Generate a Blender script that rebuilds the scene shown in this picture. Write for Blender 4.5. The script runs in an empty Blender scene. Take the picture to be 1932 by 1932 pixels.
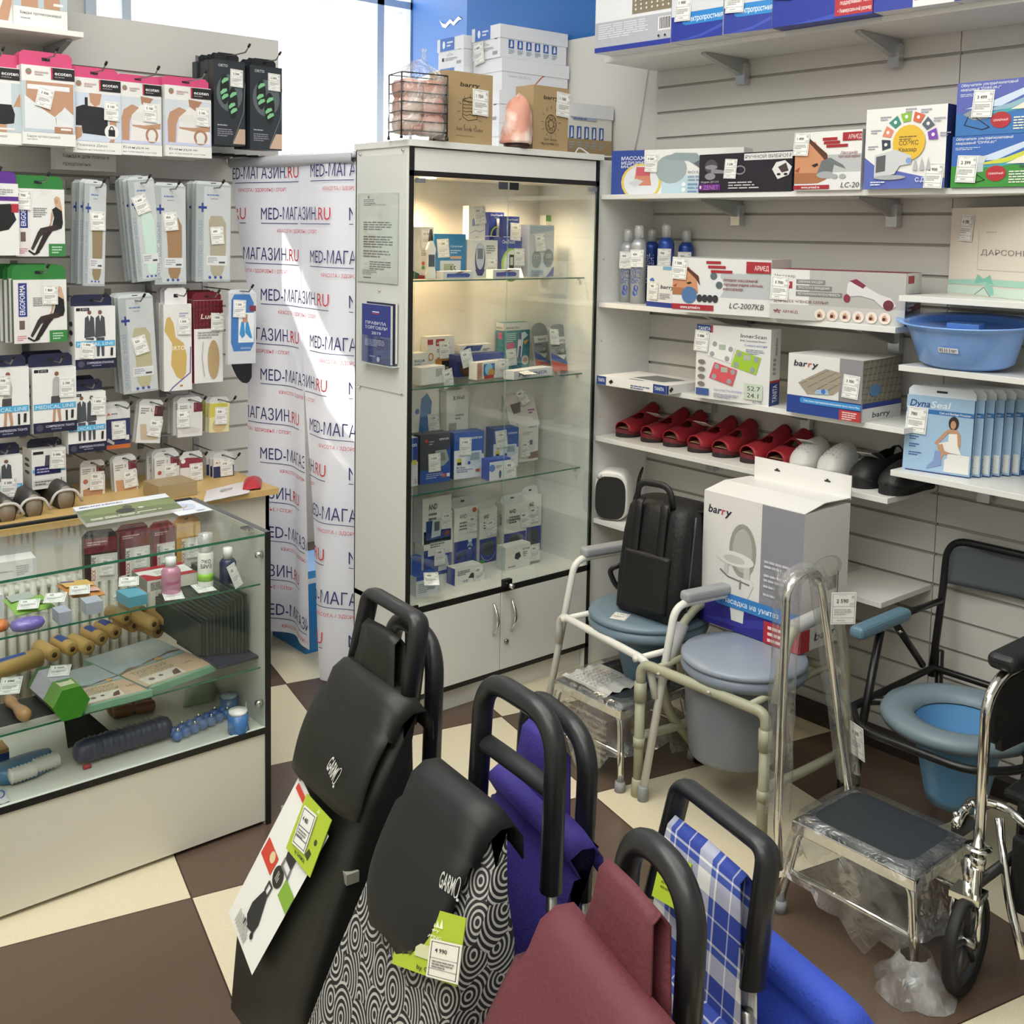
import bpy, math, random
from mathutils import Vector, Matrix
S = bpy.context.scene
COL = S.collection
R = math.radians
rnd = random.Random(7)

# ------------------------------------------------------------------ camera
FPX, YAW, PITCH, ROLL, CX, CY, HC = 2092.45, R(40.4526), R(5.1061), R(-1.0096), 966.0, 623.8, 1.72
_f = Vector((math.sin(YAW)*math.cos(PITCH), math.cos(YAW)*math.cos(PITCH), -math.sin(PITCH)))
_r = Vector((math.cos(YAW), -math.sin(YAW), 0)); _d = _f.cross(_r)
_r, _d = (_r*math.cos(ROLL)+_d*math.sin(ROLL)), (_d*math.cos(ROLL)-_r*math.sin(ROLL))
EYE = Vector((0, 0, HC))
cd = bpy.data.cameras.new('camera'); cam = bpy.data.objects.new('camera', cd); COL.objects.link(cam)
m3 = Matrix((_r, -_d, -_f)).transposed()
cam.matrix_world = Matrix.Translation(EYE) @ m3.to_4x4()
cd.sensor_fit = 'HORIZONTAL'; cd.sensor_width = 36; cd.lens = 36*FPX/1932
cd.shift_x = 0; cd.shift_y = -(966-CY)/1932
cd.clip_start = .05; cd.clip_end = 60
S.camera = cam
# survey helpers: where the sight line through a photograph point meets a plane of the room
def ray(x, y): return _f + _r*((x-CX)/FPX) + _d*((y-CY)/FPX)
def PX(x, y, v): q = ray(x, y); return EYE + q*(v/q.x)
def PY(x, y, v): q = ray(x, y); return EYE + q*(v/q.y)
def PZ(x, y, v): q = ray(x, y); return EYE + q*((v-HC)/q.z)
def PP(x, y, p0, n): q = ray(x, y); return EYE + q*((Vector(p0)-EYE).dot(n)/q.dot(n))

# ------------------------------------------------------------------ world, sun, lamps, exposure
S.view_settings.view_transform = 'Standard'; S.view_settings.look = 'None'
S.view_settings.exposure = 0.12; S.view_settings.gamma = 1.0; S.view_settings.use_curve_mapping = False
S.cycles.use_denoising = True
S.cycles.max_bounces = 8; S.cycles.diffuse_bounces = 4; S.cycles.glossy_bounces = 4
S.cycles.transparent_max_bounces = 32; S.cycles.transmission_bounces = 6
S.cycles.sample_clamp_indirect = 6; S.cycles.caustics_reflective = False; S.cycles.caustics_refractive = False
w = bpy.data.worlds.new('sky'); S.world = w; w.use_nodes = True
w.node_tree.nodes['Background'].inputs[0].default_value = (.97, .985, 1, 1)
w.node_tree.nodes['Background'].inputs[1].default_value = 5.0
def lamp(name, kind, loc, aim, energy, size=(1, 1), col=(1, 1, 1), **kw):
    l = bpy.data.lights.new(name, kind); l.energy = energy; l.color = col
    if kind == 'AREA': l.shape = 'RECTANGLE'; l.size, l.size_y = size
    for k, v in kw.items(): setattr(l, k, v)
    o = bpy.data.objects.new(name, l); COL.objects.link(o); o.location = loc
    o.rotation_euler = (Vector(aim)-Vector(loc)).to_track_quat('-Z', 'Y').to_euler()
    return o
SUN = Vector((-.5, -1, -1.12)).normalized()
lamp('sun', 'SUN', (3, 9, 9), Vector((3, 9, 9))+SUN, 22, col=(1, .96, .9), angle=.009)
CEIL = 3.5
lamp('ceiling_lamp', 'AREA', (1.7, 1.5, CEIL-.04), (1.7, 1.5, 0), 40, (1.6, 2.6), (1, .99, .94))
lamp('ceiling_lamp', 'AREA', (-.5, 0.2, CEIL-.04), (-.5, 0.2, 0), 70, (2.0, 3.0), (1, .99, .94))
lamp('ceiling_lamp', 'AREA', (0.4, 2.4, CEIL-.04), (.4, 2.4, 0), 48, (1.6, 1.6), (1, .99, .94))

# ------------------------------------------------------------------ materials
_mats = {}
def lin(h):
    h = h.lstrip('#')
    if len(h) == 3: h = ''.join(c*2 for c in h)
    v = [int(h[i:i+2], 16)/255 for i in (0, 2, 4)]
    return tuple((c/12.92 if c <= .04045 else ((c+.055)/1.055)**2.4) for c in v) + (1,)
def M(h, rough=.5, metal=0.0, bump=0, bscale=60, coat=0):
    k = (h, rough, metal, bump, bscale, coat)
    if k in _mats: return _mats[k]
    m = bpy.data.materials.new('paint_'+h.lstrip('#')); m.use_nodes = True
    b = m.node_tree.nodes['Principled BSDF']
    b.inputs['Base Color'].default_value = lin(h); b.inputs['Roughness'].default_value = rough
    b.inputs['Metallic'].default_value = metal
    if coat: b.inputs['Coat Weight'].default_value = coat; b.inputs['Coat Roughness'].default_value = .08
    if bump:
        nt = m.node_tree; n = nt.nodes.new('ShaderNodeTexNoise'); n.inputs['Scale'].default_value = bscale
        n.inputs['Detail'].default_value = 4
        tc = nt.nodes.new('ShaderNodeTexCoord'); nt.links.new(tc.outputs['Object'], n.inputs['Vector'])
        bp = nt.nodes.new('ShaderNodeBump'); bp.inputs['Strength'].default_value = bump; bp.inputs['Distance'].default_value = .01
        nt.links.new(n.outputs[0], bp.inputs['Height']); nt.links.new(bp.outputs[0], b.inputs['Normal'])
    _mats[k] = m; return m
def film(name, tint=(1, 1, 1), gloss=.08, white=0.0, bump=0, bscale=25, rough=.03, wcol=(.9, .92, .92)):
    """clear glass or foil: see-through, a mirror part, and for foil a little milky scatter"""
    if name in _mats: return _mats[name]
    m = bpy.data.materials.new(name); m.use_nodes = True; nt = m.node_tree
    for n in list(nt.nodes): nt.nodes.remove(n)
    L = nt.links.new
    out = nt.nodes.new('ShaderNodeOutputMaterial'); tr = nt.nodes.new('ShaderNodeBsdfTransparent')
    tr.inputs[0].default_value = (*tint, 1)
    gl = nt.nodes.new('ShaderNodeBsdfGlossy'); gl.inputs['Roughness'].default_value = rough
    lw = nt.nodes.new('ShaderNodeLayerWeight'); lw.inputs[0].default_value = .35
    mr = nt.nodes.new('ShaderNodeMapRange'); mr.inputs[3].default_value = gloss; mr.inputs[4].default_value = min(1, gloss*4+.12)
    L(lw.outputs['Fresnel'], mr.inputs[0])
    mx = nt.nodes.new('ShaderNodeMixShader'); L(mr.outputs[0], mx.inputs[0])
    src = tr
    if white:
        df = nt.nodes.new('ShaderNodeBsdfDiffuse'); df.inputs[0].default_value = (*wcol, 1)
        m2 = nt.nodes.new('ShaderNodeMixShader'); m2.inputs[0].default_value = white
        if bump:
            nz0 = nt.nodes.new('ShaderNodeTexNoise'); nz0.inputs['Scale'].default_value = bscale*.8; nz0.inputs['Detail'].default_value = 3
            tc0 = nt.nodes.new('ShaderNodeTexCoord'); L(tc0.outputs['Object'], nz0.inputs['Vector'])
            mr0 = nt.nodes.new('ShaderNodeMapRange'); mr0.inputs[1].default_value = .4; mr0.inputs[2].default_value = .7
            mr0.inputs[3].default_value = white*.5; mr0.inputs[4].default_value = min(.95, white*2.2); L(nz0.outputs[0], mr0.inputs[0]); L(mr0.outputs[0], m2.inputs[0])
        L(tr.outputs[0], m2.inputs[1]); L(df.outputs[0], m2.inputs[2]); src = m2
    L(src.outputs[0], mx.inputs[1]); L(gl.outputs[0], mx.inputs[2]); L(mx.outputs[0], out.inputs[0])
    if bump:
        nz = nt.nodes.new('ShaderNodeTexNoise'); nz.inputs['Scale'].default_value = bscale; nz.inputs['Detail'].default_value = 2
        nz.inputs['Distortion'].default_value = 1.5
        tc = nt.nodes.new('ShaderNodeTexCoord'); L(tc.outputs['Object'], nz.inputs['Vector'])
        bp = nt.nodes.new('ShaderNodeBump'); bp.inputs['Strength'].default_value = bump; bp.inputs['Distance'].default_value = .03
        L(nz.outputs[0], bp.inputs['Height']); L(bp.outputs[0], gl.inputs['Normal'])
    _mats[name] = m; return m
GLASS = film('clear_glass', (.972, .99, .98), .012)
GEDGE = M('#2f6a55', .15)
FOIL = film('plastic_foil', (.985, .985, .985), .045, .055, .35, 16, .16)
SACHET = film('sachet_foil', (.96, .97, .97), .10, .22, .6, 30, .15)
CHROME = M('#dcdcd6', .12, 1.0); STEEL = M('#9a9a98', .3, 1.0); BLACK = M('#141414', .45); WHITE = M('#e4e4e0', .45)
RUBBER = M('#101011', .6); GREY = M('#8f9499', .5)

# ------------------------------------------------------------------ mesh builder
def fil(pts, r, n=5, closed=False):
    """polyline with rounded corners"""
    pts = [Vector(p) for p in pts]; out = []; N = len(pts)
    for i, p in enumerate(pts):
        if not closed and i in (0, N-1): out.append(p); continue
        a, b = pts[i-1]-p, pts[(i+1) % N]-p
        rr = r[i] if isinstance(r, (list, tuple)) else r
        t = min(rr, a.length*.49, b.length*.49)
        if t < 1e-5: out.append(p); continue
        a = p+a.normalized()*t; b = p+b.normalized()*t
        for k in range(n+1):
            s = k/n; out.append(a*(1-s)**2 + p*2*s*(1-s) + b*s*s)
    return out
class G:
    def __init__(s): s.v = []; s.f = []; s.mi = []; s.sm = []; s.mats = []; s.T = None
    def mat(s, m):
        if isinstance(m, str): m = M(m)
        if m not in s.mats: s.mats.append(m)
        return s.mats.index(m)
    def add(s, vs, fs, m, smooth=False):
        o = len(s.v); i = s.mat(m)
        s.v += [tuple(s.T @ Vector(v)) if s.T else tuple(v) for v in vs]
        for f in fs: s.f.append([k+o for k in f]); s.mi.append(i); s.sm.append(smooth)
        return s
    def box(s, a, b, m):
        x0, y0, z0 = a; x1, y1, z1 = b
        v = [(x0,y0,z0),(x1,y0,z0),(x1,y1,z0),(x0,y1,z0),(x0,y0,z1),(x1,y0,z1),(x1,y1,z1),(x0,y1,z1)]
        return s.add(v, [(3,2,1,0),(4,5,6,7),(0,1,5,4),(1,2,6,5),(2,3,7,6),(3,0,4,7)], m)
    def quad(s, a, b, c, d, m): return s.add([a, b, c, d], [(0,1,2,3)], m)
    def poly(s, pts, m): return s.add(pts, [tuple(range(len(pts)))], m)
    def loft(s, rings, m, closed=True, caps=True, smooth=True):
        n = len(rings[0]); v = [p for r_ in rings for p in r_]; f = []
        for i in range(len(rings)-1):
            for k in range(n if closed else n-1):
                a, b = i*n+k, i*n+(k+1) % n
                f.append((a, b, b+n, a+n))
        if caps and closed: f.append(tuple(range(n-1, -1, -1))); f.append(tuple(range((len(rings)-1)*n, len(rings)*n)))
        return s.add(v, f, m, smooth)
    def tube(s, pts, r, m, n=10, closed=False, flat=1.0, up=None):
        pts = [Vector(p) for p in pts]; N = len(pts); rings = []; prev = None
        for i, p in enumerate(pts):
            if closed: t = pts[(i+1) % N]-pts[i-1]
            else: t = pts[min(i+1, N-1)]-pts[max(i-1, 0)]
            if t.length < 1e-9: t = Vector((0,0,1))
            t.normalize()
            if prev is None:
                u = Vector(up) if up else (Vector((0,0,1)) if abs(t.z) < .9 else Vector((1,0,0)))
            else: u = prev
            u = u-t*u.dot(t)
            if u.length < 1e-6: u = t.orthogonal()
            u.normalize(); prev = u; w_ = t.cross(u)
            rr = r[i] if isinstance(r, (list, tuple)) else r
            rings.append([p+u*(rr*math.cos(2*math.pi*k/n))+w_*(rr*flat*math.sin(2*math.pi*k/n)) for k in range(n)])
        if closed: rings.append(rings[0])
        return s.loft(rings, m, True, not closed)
    def lathe(s, prof, m, n=24, c=(0,0,0), sx=1, sy=1, caps=True):
        rings = [[(c[0]+r*sx*math.cos(2*math.pi*k/n), c[1]+r*sy*math.sin(2*math.pi*k/n), c[2]+z) for k in range(n)] for r, z in prof]
        return s.loft(rings, m, True, caps)
    def prism(s, pts, z0, z1, m, smooth=False):
        n = len(pts); v = [(x, y, z0) for x, y in pts]+[(x, y, z1) for x, y in pts]
        f = [tuple(range(n-1,-1,-1)), tuple(range(n, 2*n))]+[(k, (k+1) % n, (k+1) % n+n, k+n) for k in range(n)]
        return s.add(v, f, m, smooth)
    def build(s, name, parent=None, mx=None, bevel=0, seg=2, sub=0, solid=0):
        me = bpy.data.meshes.new(name); me.from_pydata(s.v, [], s.f)
        for m in s.mats: me.materials.append(m)
        me.polygons.foreach_set('material_index', s.mi); me.polygons.foreach_set('use_smooth', s.sm)
        me.update()
        return obj(name, me, parent, mx, bevel, seg, sub, solid)
def obj(name, me, parent=None, mx=None, bevel=0, seg=2, sub=0, solid=0):
    o = bpy.data.objects.new(name, me); COL.objects.link(o)
    if parent: o.parent = parent
    if mx is not None: o.matrix_basis = mx
    if solid: q = o.modifiers.new('solid', 'SOLIDIFY'); q.thickness = solid; q.offset = 0
    if bevel: q = o.modifiers.new('bevel', 'BEVEL'); q.width = bevel; q.segments = seg; q.limit_method = 'ANGLE'; q.angle_limit = R(40)
    if sub: q = o.modifiers.new('sub', 'SUBSURF'); q.levels = q.render_levels = sub
    return o
def tag(o, label, cat, group=None, kind=None):
    if label: o['label'] = label
    if cat: o['category'] = cat
    if group: o['group'] = group
    if kind: o['kind'] = kind
    return o
def empty(name, label, cat, loc=(0,0,0), yaw=0, group=None):
    o = bpy.data.objects.new(name, None); COL.objects.link(o); o.empty_display_size = .05
    o.matrix_basis = Matrix.Translation(loc) @ Matrix.Rotation(yaw, 4, 'Z')
    return tag(o, label, cat, group)
def struct(g, name, parent=None, **kw):
    o = g.build(name, parent, **kw); o['kind'] = 'structure'; return o
def dup(o, mx, label=None):
    c = o.copy(); COL.objects.link(c); c.matrix_basis = mx
    if label: c['label'] = label
    for ch in o.children:
        d = ch.copy(); COL.objects.link(d); d.parent = c
        for g_ in ch.children: e = g_.copy(); COL.objects.link(e); e.parent = d
    return c
# ------------------------------------------------------------------ print on faces
_txt = {}
def glyphs(s, bold=0):
    if (s, bold) in _txt: return _txt[(s, bold)]
    c = bpy.data.curves.new('t', 'FONT'); c.body = s; c.resolution_u = 2; c.offset = .013*bold
    o = bpy.data.objects.new('t', c); COL.objects.link(o)
    me = bpy.data.meshes.new_from_object(o.evaluated_get(bpy.context.evaluated_depsgraph_get()))
    v = [(p.co.x, p.co.y) for p in me.vertices]; f = [tuple(p.vertices) for p in me.polygons]
    bpy.data.objects.remove(o); bpy.data.curves.remove(c); bpy.data.meshes.remove(me)
    x0 = min(p[0] for p in v); x1 = max(p[0] for p in v)
    v = [((x-x0)/.72, y/.72) for x, y in v]
    _txt[(s, bold)] = (v, f, (x1-x0)/.72); return _txt[(s, bold)]
def ell(cx, cy, rx, ry, n=20, a0=0, a1=360):
    k = n if a1-a0 >= 360 else n+1
    return [(cx+rx*math.cos(R(a0+(a1-a0)*i/n)), cy+ry*math.sin(R(a0+(a1-a0)*i/n))) for i in range(k)]
def art(g, o, ux, uy, w, h, items, lift=.0006, step=.00014):
    """flat print on a face: o corner, ux uy unit axes, w h size; items in 0..1 of the face"""
    o, ux, uy = Vector(o), Vector(ux), Vector(uy); n = ux.cross(uy); k = 0
    def P(x, y): return o+ux*(x*w)+uy*(y*h)+n*(lift+k*step)
    for it in items:
        t, c = it[0], it[1]; k += 1
        m = M(c, .45) if isinstance(c, str) else c
        if t == 'r':
            x0, y0, x1, y1 = it[2:6]; g.quad(P(x0,y0), P(x1,y0), P(x1,y1), P(x0,y1), m)
        elif t == 'p': g.poly([P(*q) for q in it[2]], m)
        elif t == 'c':
            cx, cy, rx = it[2:5]; ry = it[5] if len(it) > 5 else rx*w/h
            g.poly([P(*q) for q in ell(cx, cy, rx, ry)], m)
        elif t == 'o':   # outline of an ellipse: cx cy rx ry thickness [a0 a1]
            cx, cy, rx, ry, th = it[2:7]; a0, a1 = it[7:9] if len(it) > 7 else (0, 360)
            A = ell(cx, cy, rx, ry, 20, a0, a1); B = ell(cx, cy, rx-th, ry-th*w/h, 20, a0, a1)
            if a1-a0 >= 360: A.append(A[0]); B.append(B[0])
            for i in range(len(A)-1): g.quad(P(*B[i]), P(*A[i]), P(*A[i+1]), P(*B[i+1]), m)
        elif t == 's':   # stroke: points, thickness (fraction of h)
            q = [Vector((x*w, y*h)) for x, y in it[2]]; th = it[3]*h/2
            for a, b in zip(q, q[1:]):
                d_ = (b-a)
                if d_.length < 1e-6: continue
                d_.normalize(); e = Vector((-d_.y, d_.x))*th; a2 = a-d_*th*.5; b2 = b+d_*th*.5
                g.quad(*[P(z.x/w, z.y/h) for z in (a2-e, b2-e, b2+e, a2+e)], m)
        elif t == 'l':   # lines of small print: x y(top) width rows lineheight
            x, y, ww, rows, lh = it[2:7]
            for r_ in range(rows):
                xx = x; e = x+ww*(1 if r_ < rows-1 else .65)*(.86+.14*rnd.random())
                while xx < e-.004:
                    l = min(ww*(.1+.16*rnd.random()), e-xx); yy = y-r_*lh
                    g.quad(P(xx, yy-lh*.5), P(xx+l, yy-lh*.5), P(xx+l, yy), P(xx, yy), m); xx += l+ww*.025
        elif t == 't':   # text: string x y capheight [maxwidth] [opts]
            st, x, y, th = it[2:6]; mw = it[6] if len(it) > 6 else None; op = it[7] if len(it) > 7 else ''
            v, f, tw = glyphs(st, 1 if 'b' in op else 0)
            sy = th*h; sx = sy
            if 'v' in op:
                if mw: sx = mw*h/tw
                sy = th*w; sx = sx if mw else sy
                pts = [o+ux*(x*w-b*sy)+uy*(y*h+a*sx)+n*(lift+k*step) for a, b in v]
            else:
                if mw: sx = mw*w/tw
                off = -tw*sx/2 if 'c' in op else 0
                sh = .22 if 'i' in op else 0
                pts = [o+ux*(x*w+off+a*sx+b*sy*sh)+uy*(y*h+b*sy)+n*(lift+k*step) for a, b in v]
            g.add(pts, f, m)
# ------------------------------------------------------------------ price tags
_tags = {}
TW, TH = .052, .066
def tag_mesh(price, plain=False):
    if price in _tags: return _tags[price]
    g = G(); w_, h_ = TW, TH
    g.box((0,0,0), (w_, .0006, h_), M('#eeeeea', .5))
    it = []
    for e in ((.05,.04,.95,.05),(.05,.95,.95,.96),(.05,.04,.065,.96),(.935,.04,.95,.96),(.05,.2,.95,.21),(.05,.56,.95,.57)):
        it.append(('r', '#80838b', *e))
    it += [('t', '#4a4a4a', price, .2, .68, .12, None, 'b'), ('l', '#b4b4b4', .12, .48, .76, 3, .07), ('l', '#a0a0a0', .25, .14, .5, 1, .05), ('l', '#bbb', .3, .92, .5, 1, .03), ('r', '#bbb', .8, .82, .9, .9), ('t', '#999', 'руб', .74, .62, .07)]
    art(g, (0,0,0), (1,0,0), (0,0,1), w_, h_, it, .0003)
    me = bpy.data.meshes.new('price_tag'); me.from_pydata(g.v, [], g.f)
    for m in g.mats: me.materials.append(m)
    me.polygons.foreach_set('material_index', g.mi); _tags[price] = me; return me
def price(parent, x, z, pr, rot=0, y=-.004, tilt=-4, sc=1.0, mx=None):
    """card taped to a front face: centre x,z in the parent's own metres"""
    mm = Matrix.Translation((x, y, z)) @ Matrix.Rotation(R(rot), 4, 'Y') @ Matrix.Rotation(R(tilt), 4, 'X') @ Matrix.Scale(sc, 4) @ Matrix.Translation((-TW/2, 0, -TH/2))
    if mx is not None: mm = mx @ mm
    return obj('price_tag', tag_mesh(pr), parent, mm)
# ------------------------------------------------------------------ cartons
def on_z(bl, br, top, z, push=0):
    """footprint of a box standing on height z, from three of its corners"""
    a, b = PZ(*bl, z), PZ(*br, z); d_ = b-a; yaw = math.atan2(d_.y, d_.x)
    n = Vector((-d_.y, d_.x, 0)).normalized()
    t = PP(*top, a, n); return a+n*push, yaw, d_.length, max(.004, t.z-z)
def on_x(x, bl, tr, z=None):
    a, b = PX(*bl, x), PX(*tr, x); z0 = a.z if z is None else z
    return Vector((x, a.y, z0)), -math.pi/2, a.y-b.y, b.z-z0
def on_y(y, bl, tr):
    a, b = PY(*bl, y), PY(*tr, y); return Vector((a.x, y, a.z)), 0, b.x-a.x, b.z-a.z
def carton(name, label, cat, pl, d, col='#e6e6e3', F=(), Rt=(), Lf=(), Tp=(), tags=(), group=None, rough=.4, tabcol=None, tab=.035, side=None, top=None, lean=0, foil=0, hole=True, tabw=1.0, push=0):
    p, yaw, w_, h_ = pl; p = p+Vector((-math.sin(yaw), math.cos(yaw), 0))*push
    mx = Matrix.Translation(p) @ Matrix.Rotation(yaw, 4, 'Z') @ Matrix.Rotation(R(lean), 4, 'X')
    g = G(); g.box((0,0,0), (w_, d, h_), M(col, rough))
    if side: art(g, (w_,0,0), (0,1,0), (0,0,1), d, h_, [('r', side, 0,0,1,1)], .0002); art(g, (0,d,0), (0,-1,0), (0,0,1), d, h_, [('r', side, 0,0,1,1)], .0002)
    if top: art(g, (0,0,h_), (1,0,0), (0,1,0), w_, d, [('r', top, 0,0,1,1)], .0002)
    art(g, (0,0,0), (1,0,0), (0,0,1), w_, h_, F); art(g, (w_,0,0), (0,1,0), (0,0,1), d, h_, Rt)
    art(g, (0,d,0), (0,-1,0), (0,0,1), d, h_, Lf); art(g, (0,0,h_), (1,0,0), (0,1,0), w_, d, Tp)
    o = g.build(name, None, mx); tag(o, label, cat, group)
    if tabcol:
        t = G(); a = w_*(1-tabw)/2; c = .012
        pts = [(a,0),(w_-a,0),(w_-a,tab-c),(w_-a-c,tab),(a+c,tab),(a,tab-c)]
        v = [(x, d*.5-.001, h_+z) for x, z in pts]+[(x, d*.5+.001, h_+z) for x, z in pts]; n = 6
        t.add(v, [tuple(range(n)), tuple(range(2*n-1,n-1,-1))]+[(k,(k+1)%n+0,(k+1)%n+n,k+n) for k in range(n)], M(tabcol, .4))
        if hole: art(t, (0,d*.5-.001,h_), (1,0,0), (0,0,1), w_, tab, [('r', '#1a1a1a', .42,.4,.58,.62)], .0004)
        t.build('hang_tab', o)
    if foil: G().box((-.002,-.003,-.001), (w_+.002, d+.002, h_+.002), FOIL).build('foil_wrap', o)
    for t in tags: price(o, t[0]*w_, t[1]*h_, t[2], *(t[3:]))
    return o
# ================================================================== THE ROOM
XW, YP, YS = 3.345, 3.06, 4.2        # right slat wall face, end of its shelving, left slat wall face
def floor_mat():
    m = bpy.data.materials.new('checker_tiles'); m.use_nodes = True; nt = m.node_tree; L = nt.links.new
    b = nt.nodes['Principled BSDF']; b.inputs['Roughness'].default_value = .28
    tc = nt.nodes.new('ShaderNodeTexCoord'); mp = nt.nodes.new('ShaderNodeMapping')
    mp.vector_type = 'TEXTURE'
    mp.inputs['Location'].default_value = (1.150, 2.578, 0); mp.inputs['Rotation'].default_value = (0, 0, R(-12.5))
    mp.inputs['Scale'].default_value = (.605, .605, 1)
    L(tc.outputs['Object'], mp.inputs['Vector'])
    sx = nt.nodes.new('ShaderNodeSeparateXYZ'); L(mp.outputs[0], sx.inputs[0])
    def mth(op, a, b_=None):
        n = nt.nodes.new('ShaderNodeMath'); n.operation = op
        for i, v in enumerate((a, b_)):
            if v is None: continue
            if isinstance(v, (int, float)): n.inputs[i].default_value = v
            else: L(v, n.inputs[i])
        return n.outputs[0]
    fx, fy = mth('FLOOR', sx.outputs[0]), mth('FLOOR', sx.outputs[1])
    par = mth('FLOORED_MODULO', mth('ADD', fx, fy), 2.0)
    gx = mth('ABSOLUTE', mth('SUBTRACT', mth('FRACT', sx.outputs[0]), .5)); gy = mth('ABSOLUTE', mth('SUBTRACT', mth('FRACT', sx.outputs[1]), .5))
    grout = mth('GREATER_THAN', mth('MAXIMUM', gx, gy), .4965)
    nz = nt.nodes.new('ShaderNodeTexNoise'); nz.inputs['Scale'].default_value = 260; nz.inputs['Detail'].default_value = 3; L(tc.outputs['Object'], nz.inputs['Vector'])
    nz2 = nt.nodes.new('ShaderNodeTexNoise'); nz2.inputs['Scale'].default_value = 3; L(tc.outputs['Object'], nz2.inputs['Vector'])
    c1 = nt.nodes.new('ShaderNodeMix'); c1.data_type = 'RGBA'; L(par, c1.inputs[0]); c1.inputs[6].default_value = lin('5c4a3c'); c1.inputs[7].default_value = lin('d8cdae')
    c2 = nt.nodes.new('ShaderNodeMix'); c2.data_type = 'RGBA'; c2.blend_type = 'OVERLAY'; c2.inputs[0].default_value = .35
    L(c1.outputs[2], c2.inputs[6]); L(nz.outputs[1], c2.inputs[7])
    hs = nt.nodes.new('ShaderNodeHueSaturation'); hs.inputs['Saturation'].default_value = .9; L(c2.outputs[2], hs.inputs['Color'])
    c3 = nt.nodes.new('ShaderNodeMix'); c3.data_type = 'RGBA'; L(grout, c3.inputs[0]); L(hs.outputs[0], c3.inputs[6]); c3.inputs[7].default_value = lin('3b2f24')
    L(c3.outputs[2], b.inputs['Base Color'])
    return m
WALLM = M('#d9d7d2', .7); SLAT = M('#cfcdc8', .38); SLOT = M('#a9a69f', .5); BOARD = M('#e3e3df', .35)
g = G(); g.box((-1.6, -2.0, -.1), (4.2, 6.0, 0), floor_mat()); struct(g, 'floor')
g = G(); g.box((-1.6, -2.0, CEIL), (4.2, 5.37, CEIL+.1), M('#e8e8e4', .8)); struct(g, 'ceiling')
g = G(); g.box((-1.7, -2.0, 0), (-1.6, 6.0, CEIL), WALLM); struct(g, 'wall_left')
g = G(); g.box((-1.6, -2.1, 0), (4.2, -2.0, CEIL), WALLM); struct(g, 'wall_front')
# right wall: plain white with a deep blue band above, then a splayed stretch that runs to the window
g = G(); BLUE = M('#1c64ad', .55)
xa, ya, xb, yb = 3.37, 4.33, 3.685, 5.243
def wallstrip(z0, z1, m):
    g.box((3.37, -2.0, z0), (3.6, 4.33, z1), m)
    g.prism([(xa, ya), (xa+.23, ya), (xb+.3, yb), (xb, yb)], z0, z1, m)
wallstrip(0, 2.555, WALLM); wallstrip(2.555, CEIL, BLUE)
struct(g, 'wall_right')
# the white wave mark on the blue stretch
g = G(); wv = [(829,66),(838,73),(846,74),(853,66),(858,64),(866,68),(874,60),(881,57),(888,60),(896,66)]
nb = Vector((-(yb-ya), xb-xa, 0)).normalized(); p0 = Vector((xa, ya, 0))+nb*.004
top_ = [(835,43),(843,47),(851,38),(856,33),(861,38),(866,42),(873,35),(878,30),(882,34),(886,36)]
def wave(cx, cy, sc):
    q = []
    for dx, dy in [(0,0),(6,7),(13,9),(19,2),(23,-2),(30,4),(37,-4),(41,-8),(48,-2)]: q.append((cx+dx*sc, cy+dy*sc))
    return q
for cx, cy in ((829, 38), (800, -18)):
    up = wave(cx, cy, .88); lo = [(x+.5, y+7) for x, y in up]; lo[0] = up[0]; lo[-1] = up[-1]
    for i in range(len(up)-1):
        g.poly([PP(*q, p0, nb) for q in (lo[i], lo[i+1], up[i+1], up[i])], M('#f4f4f4', .6))
struct(g, 'trim_1')
# back wall with its big window
g = G(); X0, X1, YB = 1.86, 3.72, 5.25
g.box((-1.6, YB, 0), (X0, YB+.12, 2.78), WALLM); g.box((-1.6, YB, 2.78), (X0, YB+.12, CEIL), BLUE); g.box((X0, YB, 0), (4.2, YB+.12, .9), WALLM)
g.box((X0, YB, 3.40), (4.2, YB+.12, CEIL), WALLM); g.box((3.72, YB, .9), (4.2, YB+.12, 3.4), WALLM)
struct(g, 'wall_back')
g = G(); FR = M('#c9d3de', .5)
for x in (X0, X1-.05): g.box((x, YB-.02, .9), (x+.05, YB+.06, 3.4), FR)
for px_ in (236, 715):
    c = PY(px_, 20, YB).x; g.box((c-.022, YB-.02, .9), (c+.022, YB+.06, 3.4), FR)
for z in (.9, 2.95, 3.36): g.box((X0, YB-.02, z), (X1, YB+.06, z+.04), FR)
wo = struct(g, 'window_1'); 
G().box((X0+.05, YB+.01, .94), (X1-.05, YB+.016, 3.36), film('window_pane', (1,1,1), .02)).build('glass_pane', wo)
g = G(); g.box((X0-.1, YB-.12, .86), (X1, YB+.0, .9), BOARD); struct(g, 'trim_2')
# unseen slab and strip, added so that sun enters only through the transom
g = G(); g.box((X0-1, YB+.1, 2.94), (X1+1.5, YB+2.6, 2.99), M('#bfc2c4', .7)); g.box((X0-1, YB+.13, 2.99), (2.86, YB+.2, 4.6), M('#bfc2c4', .7)); struct(g, 'sun_blocker')

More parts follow.
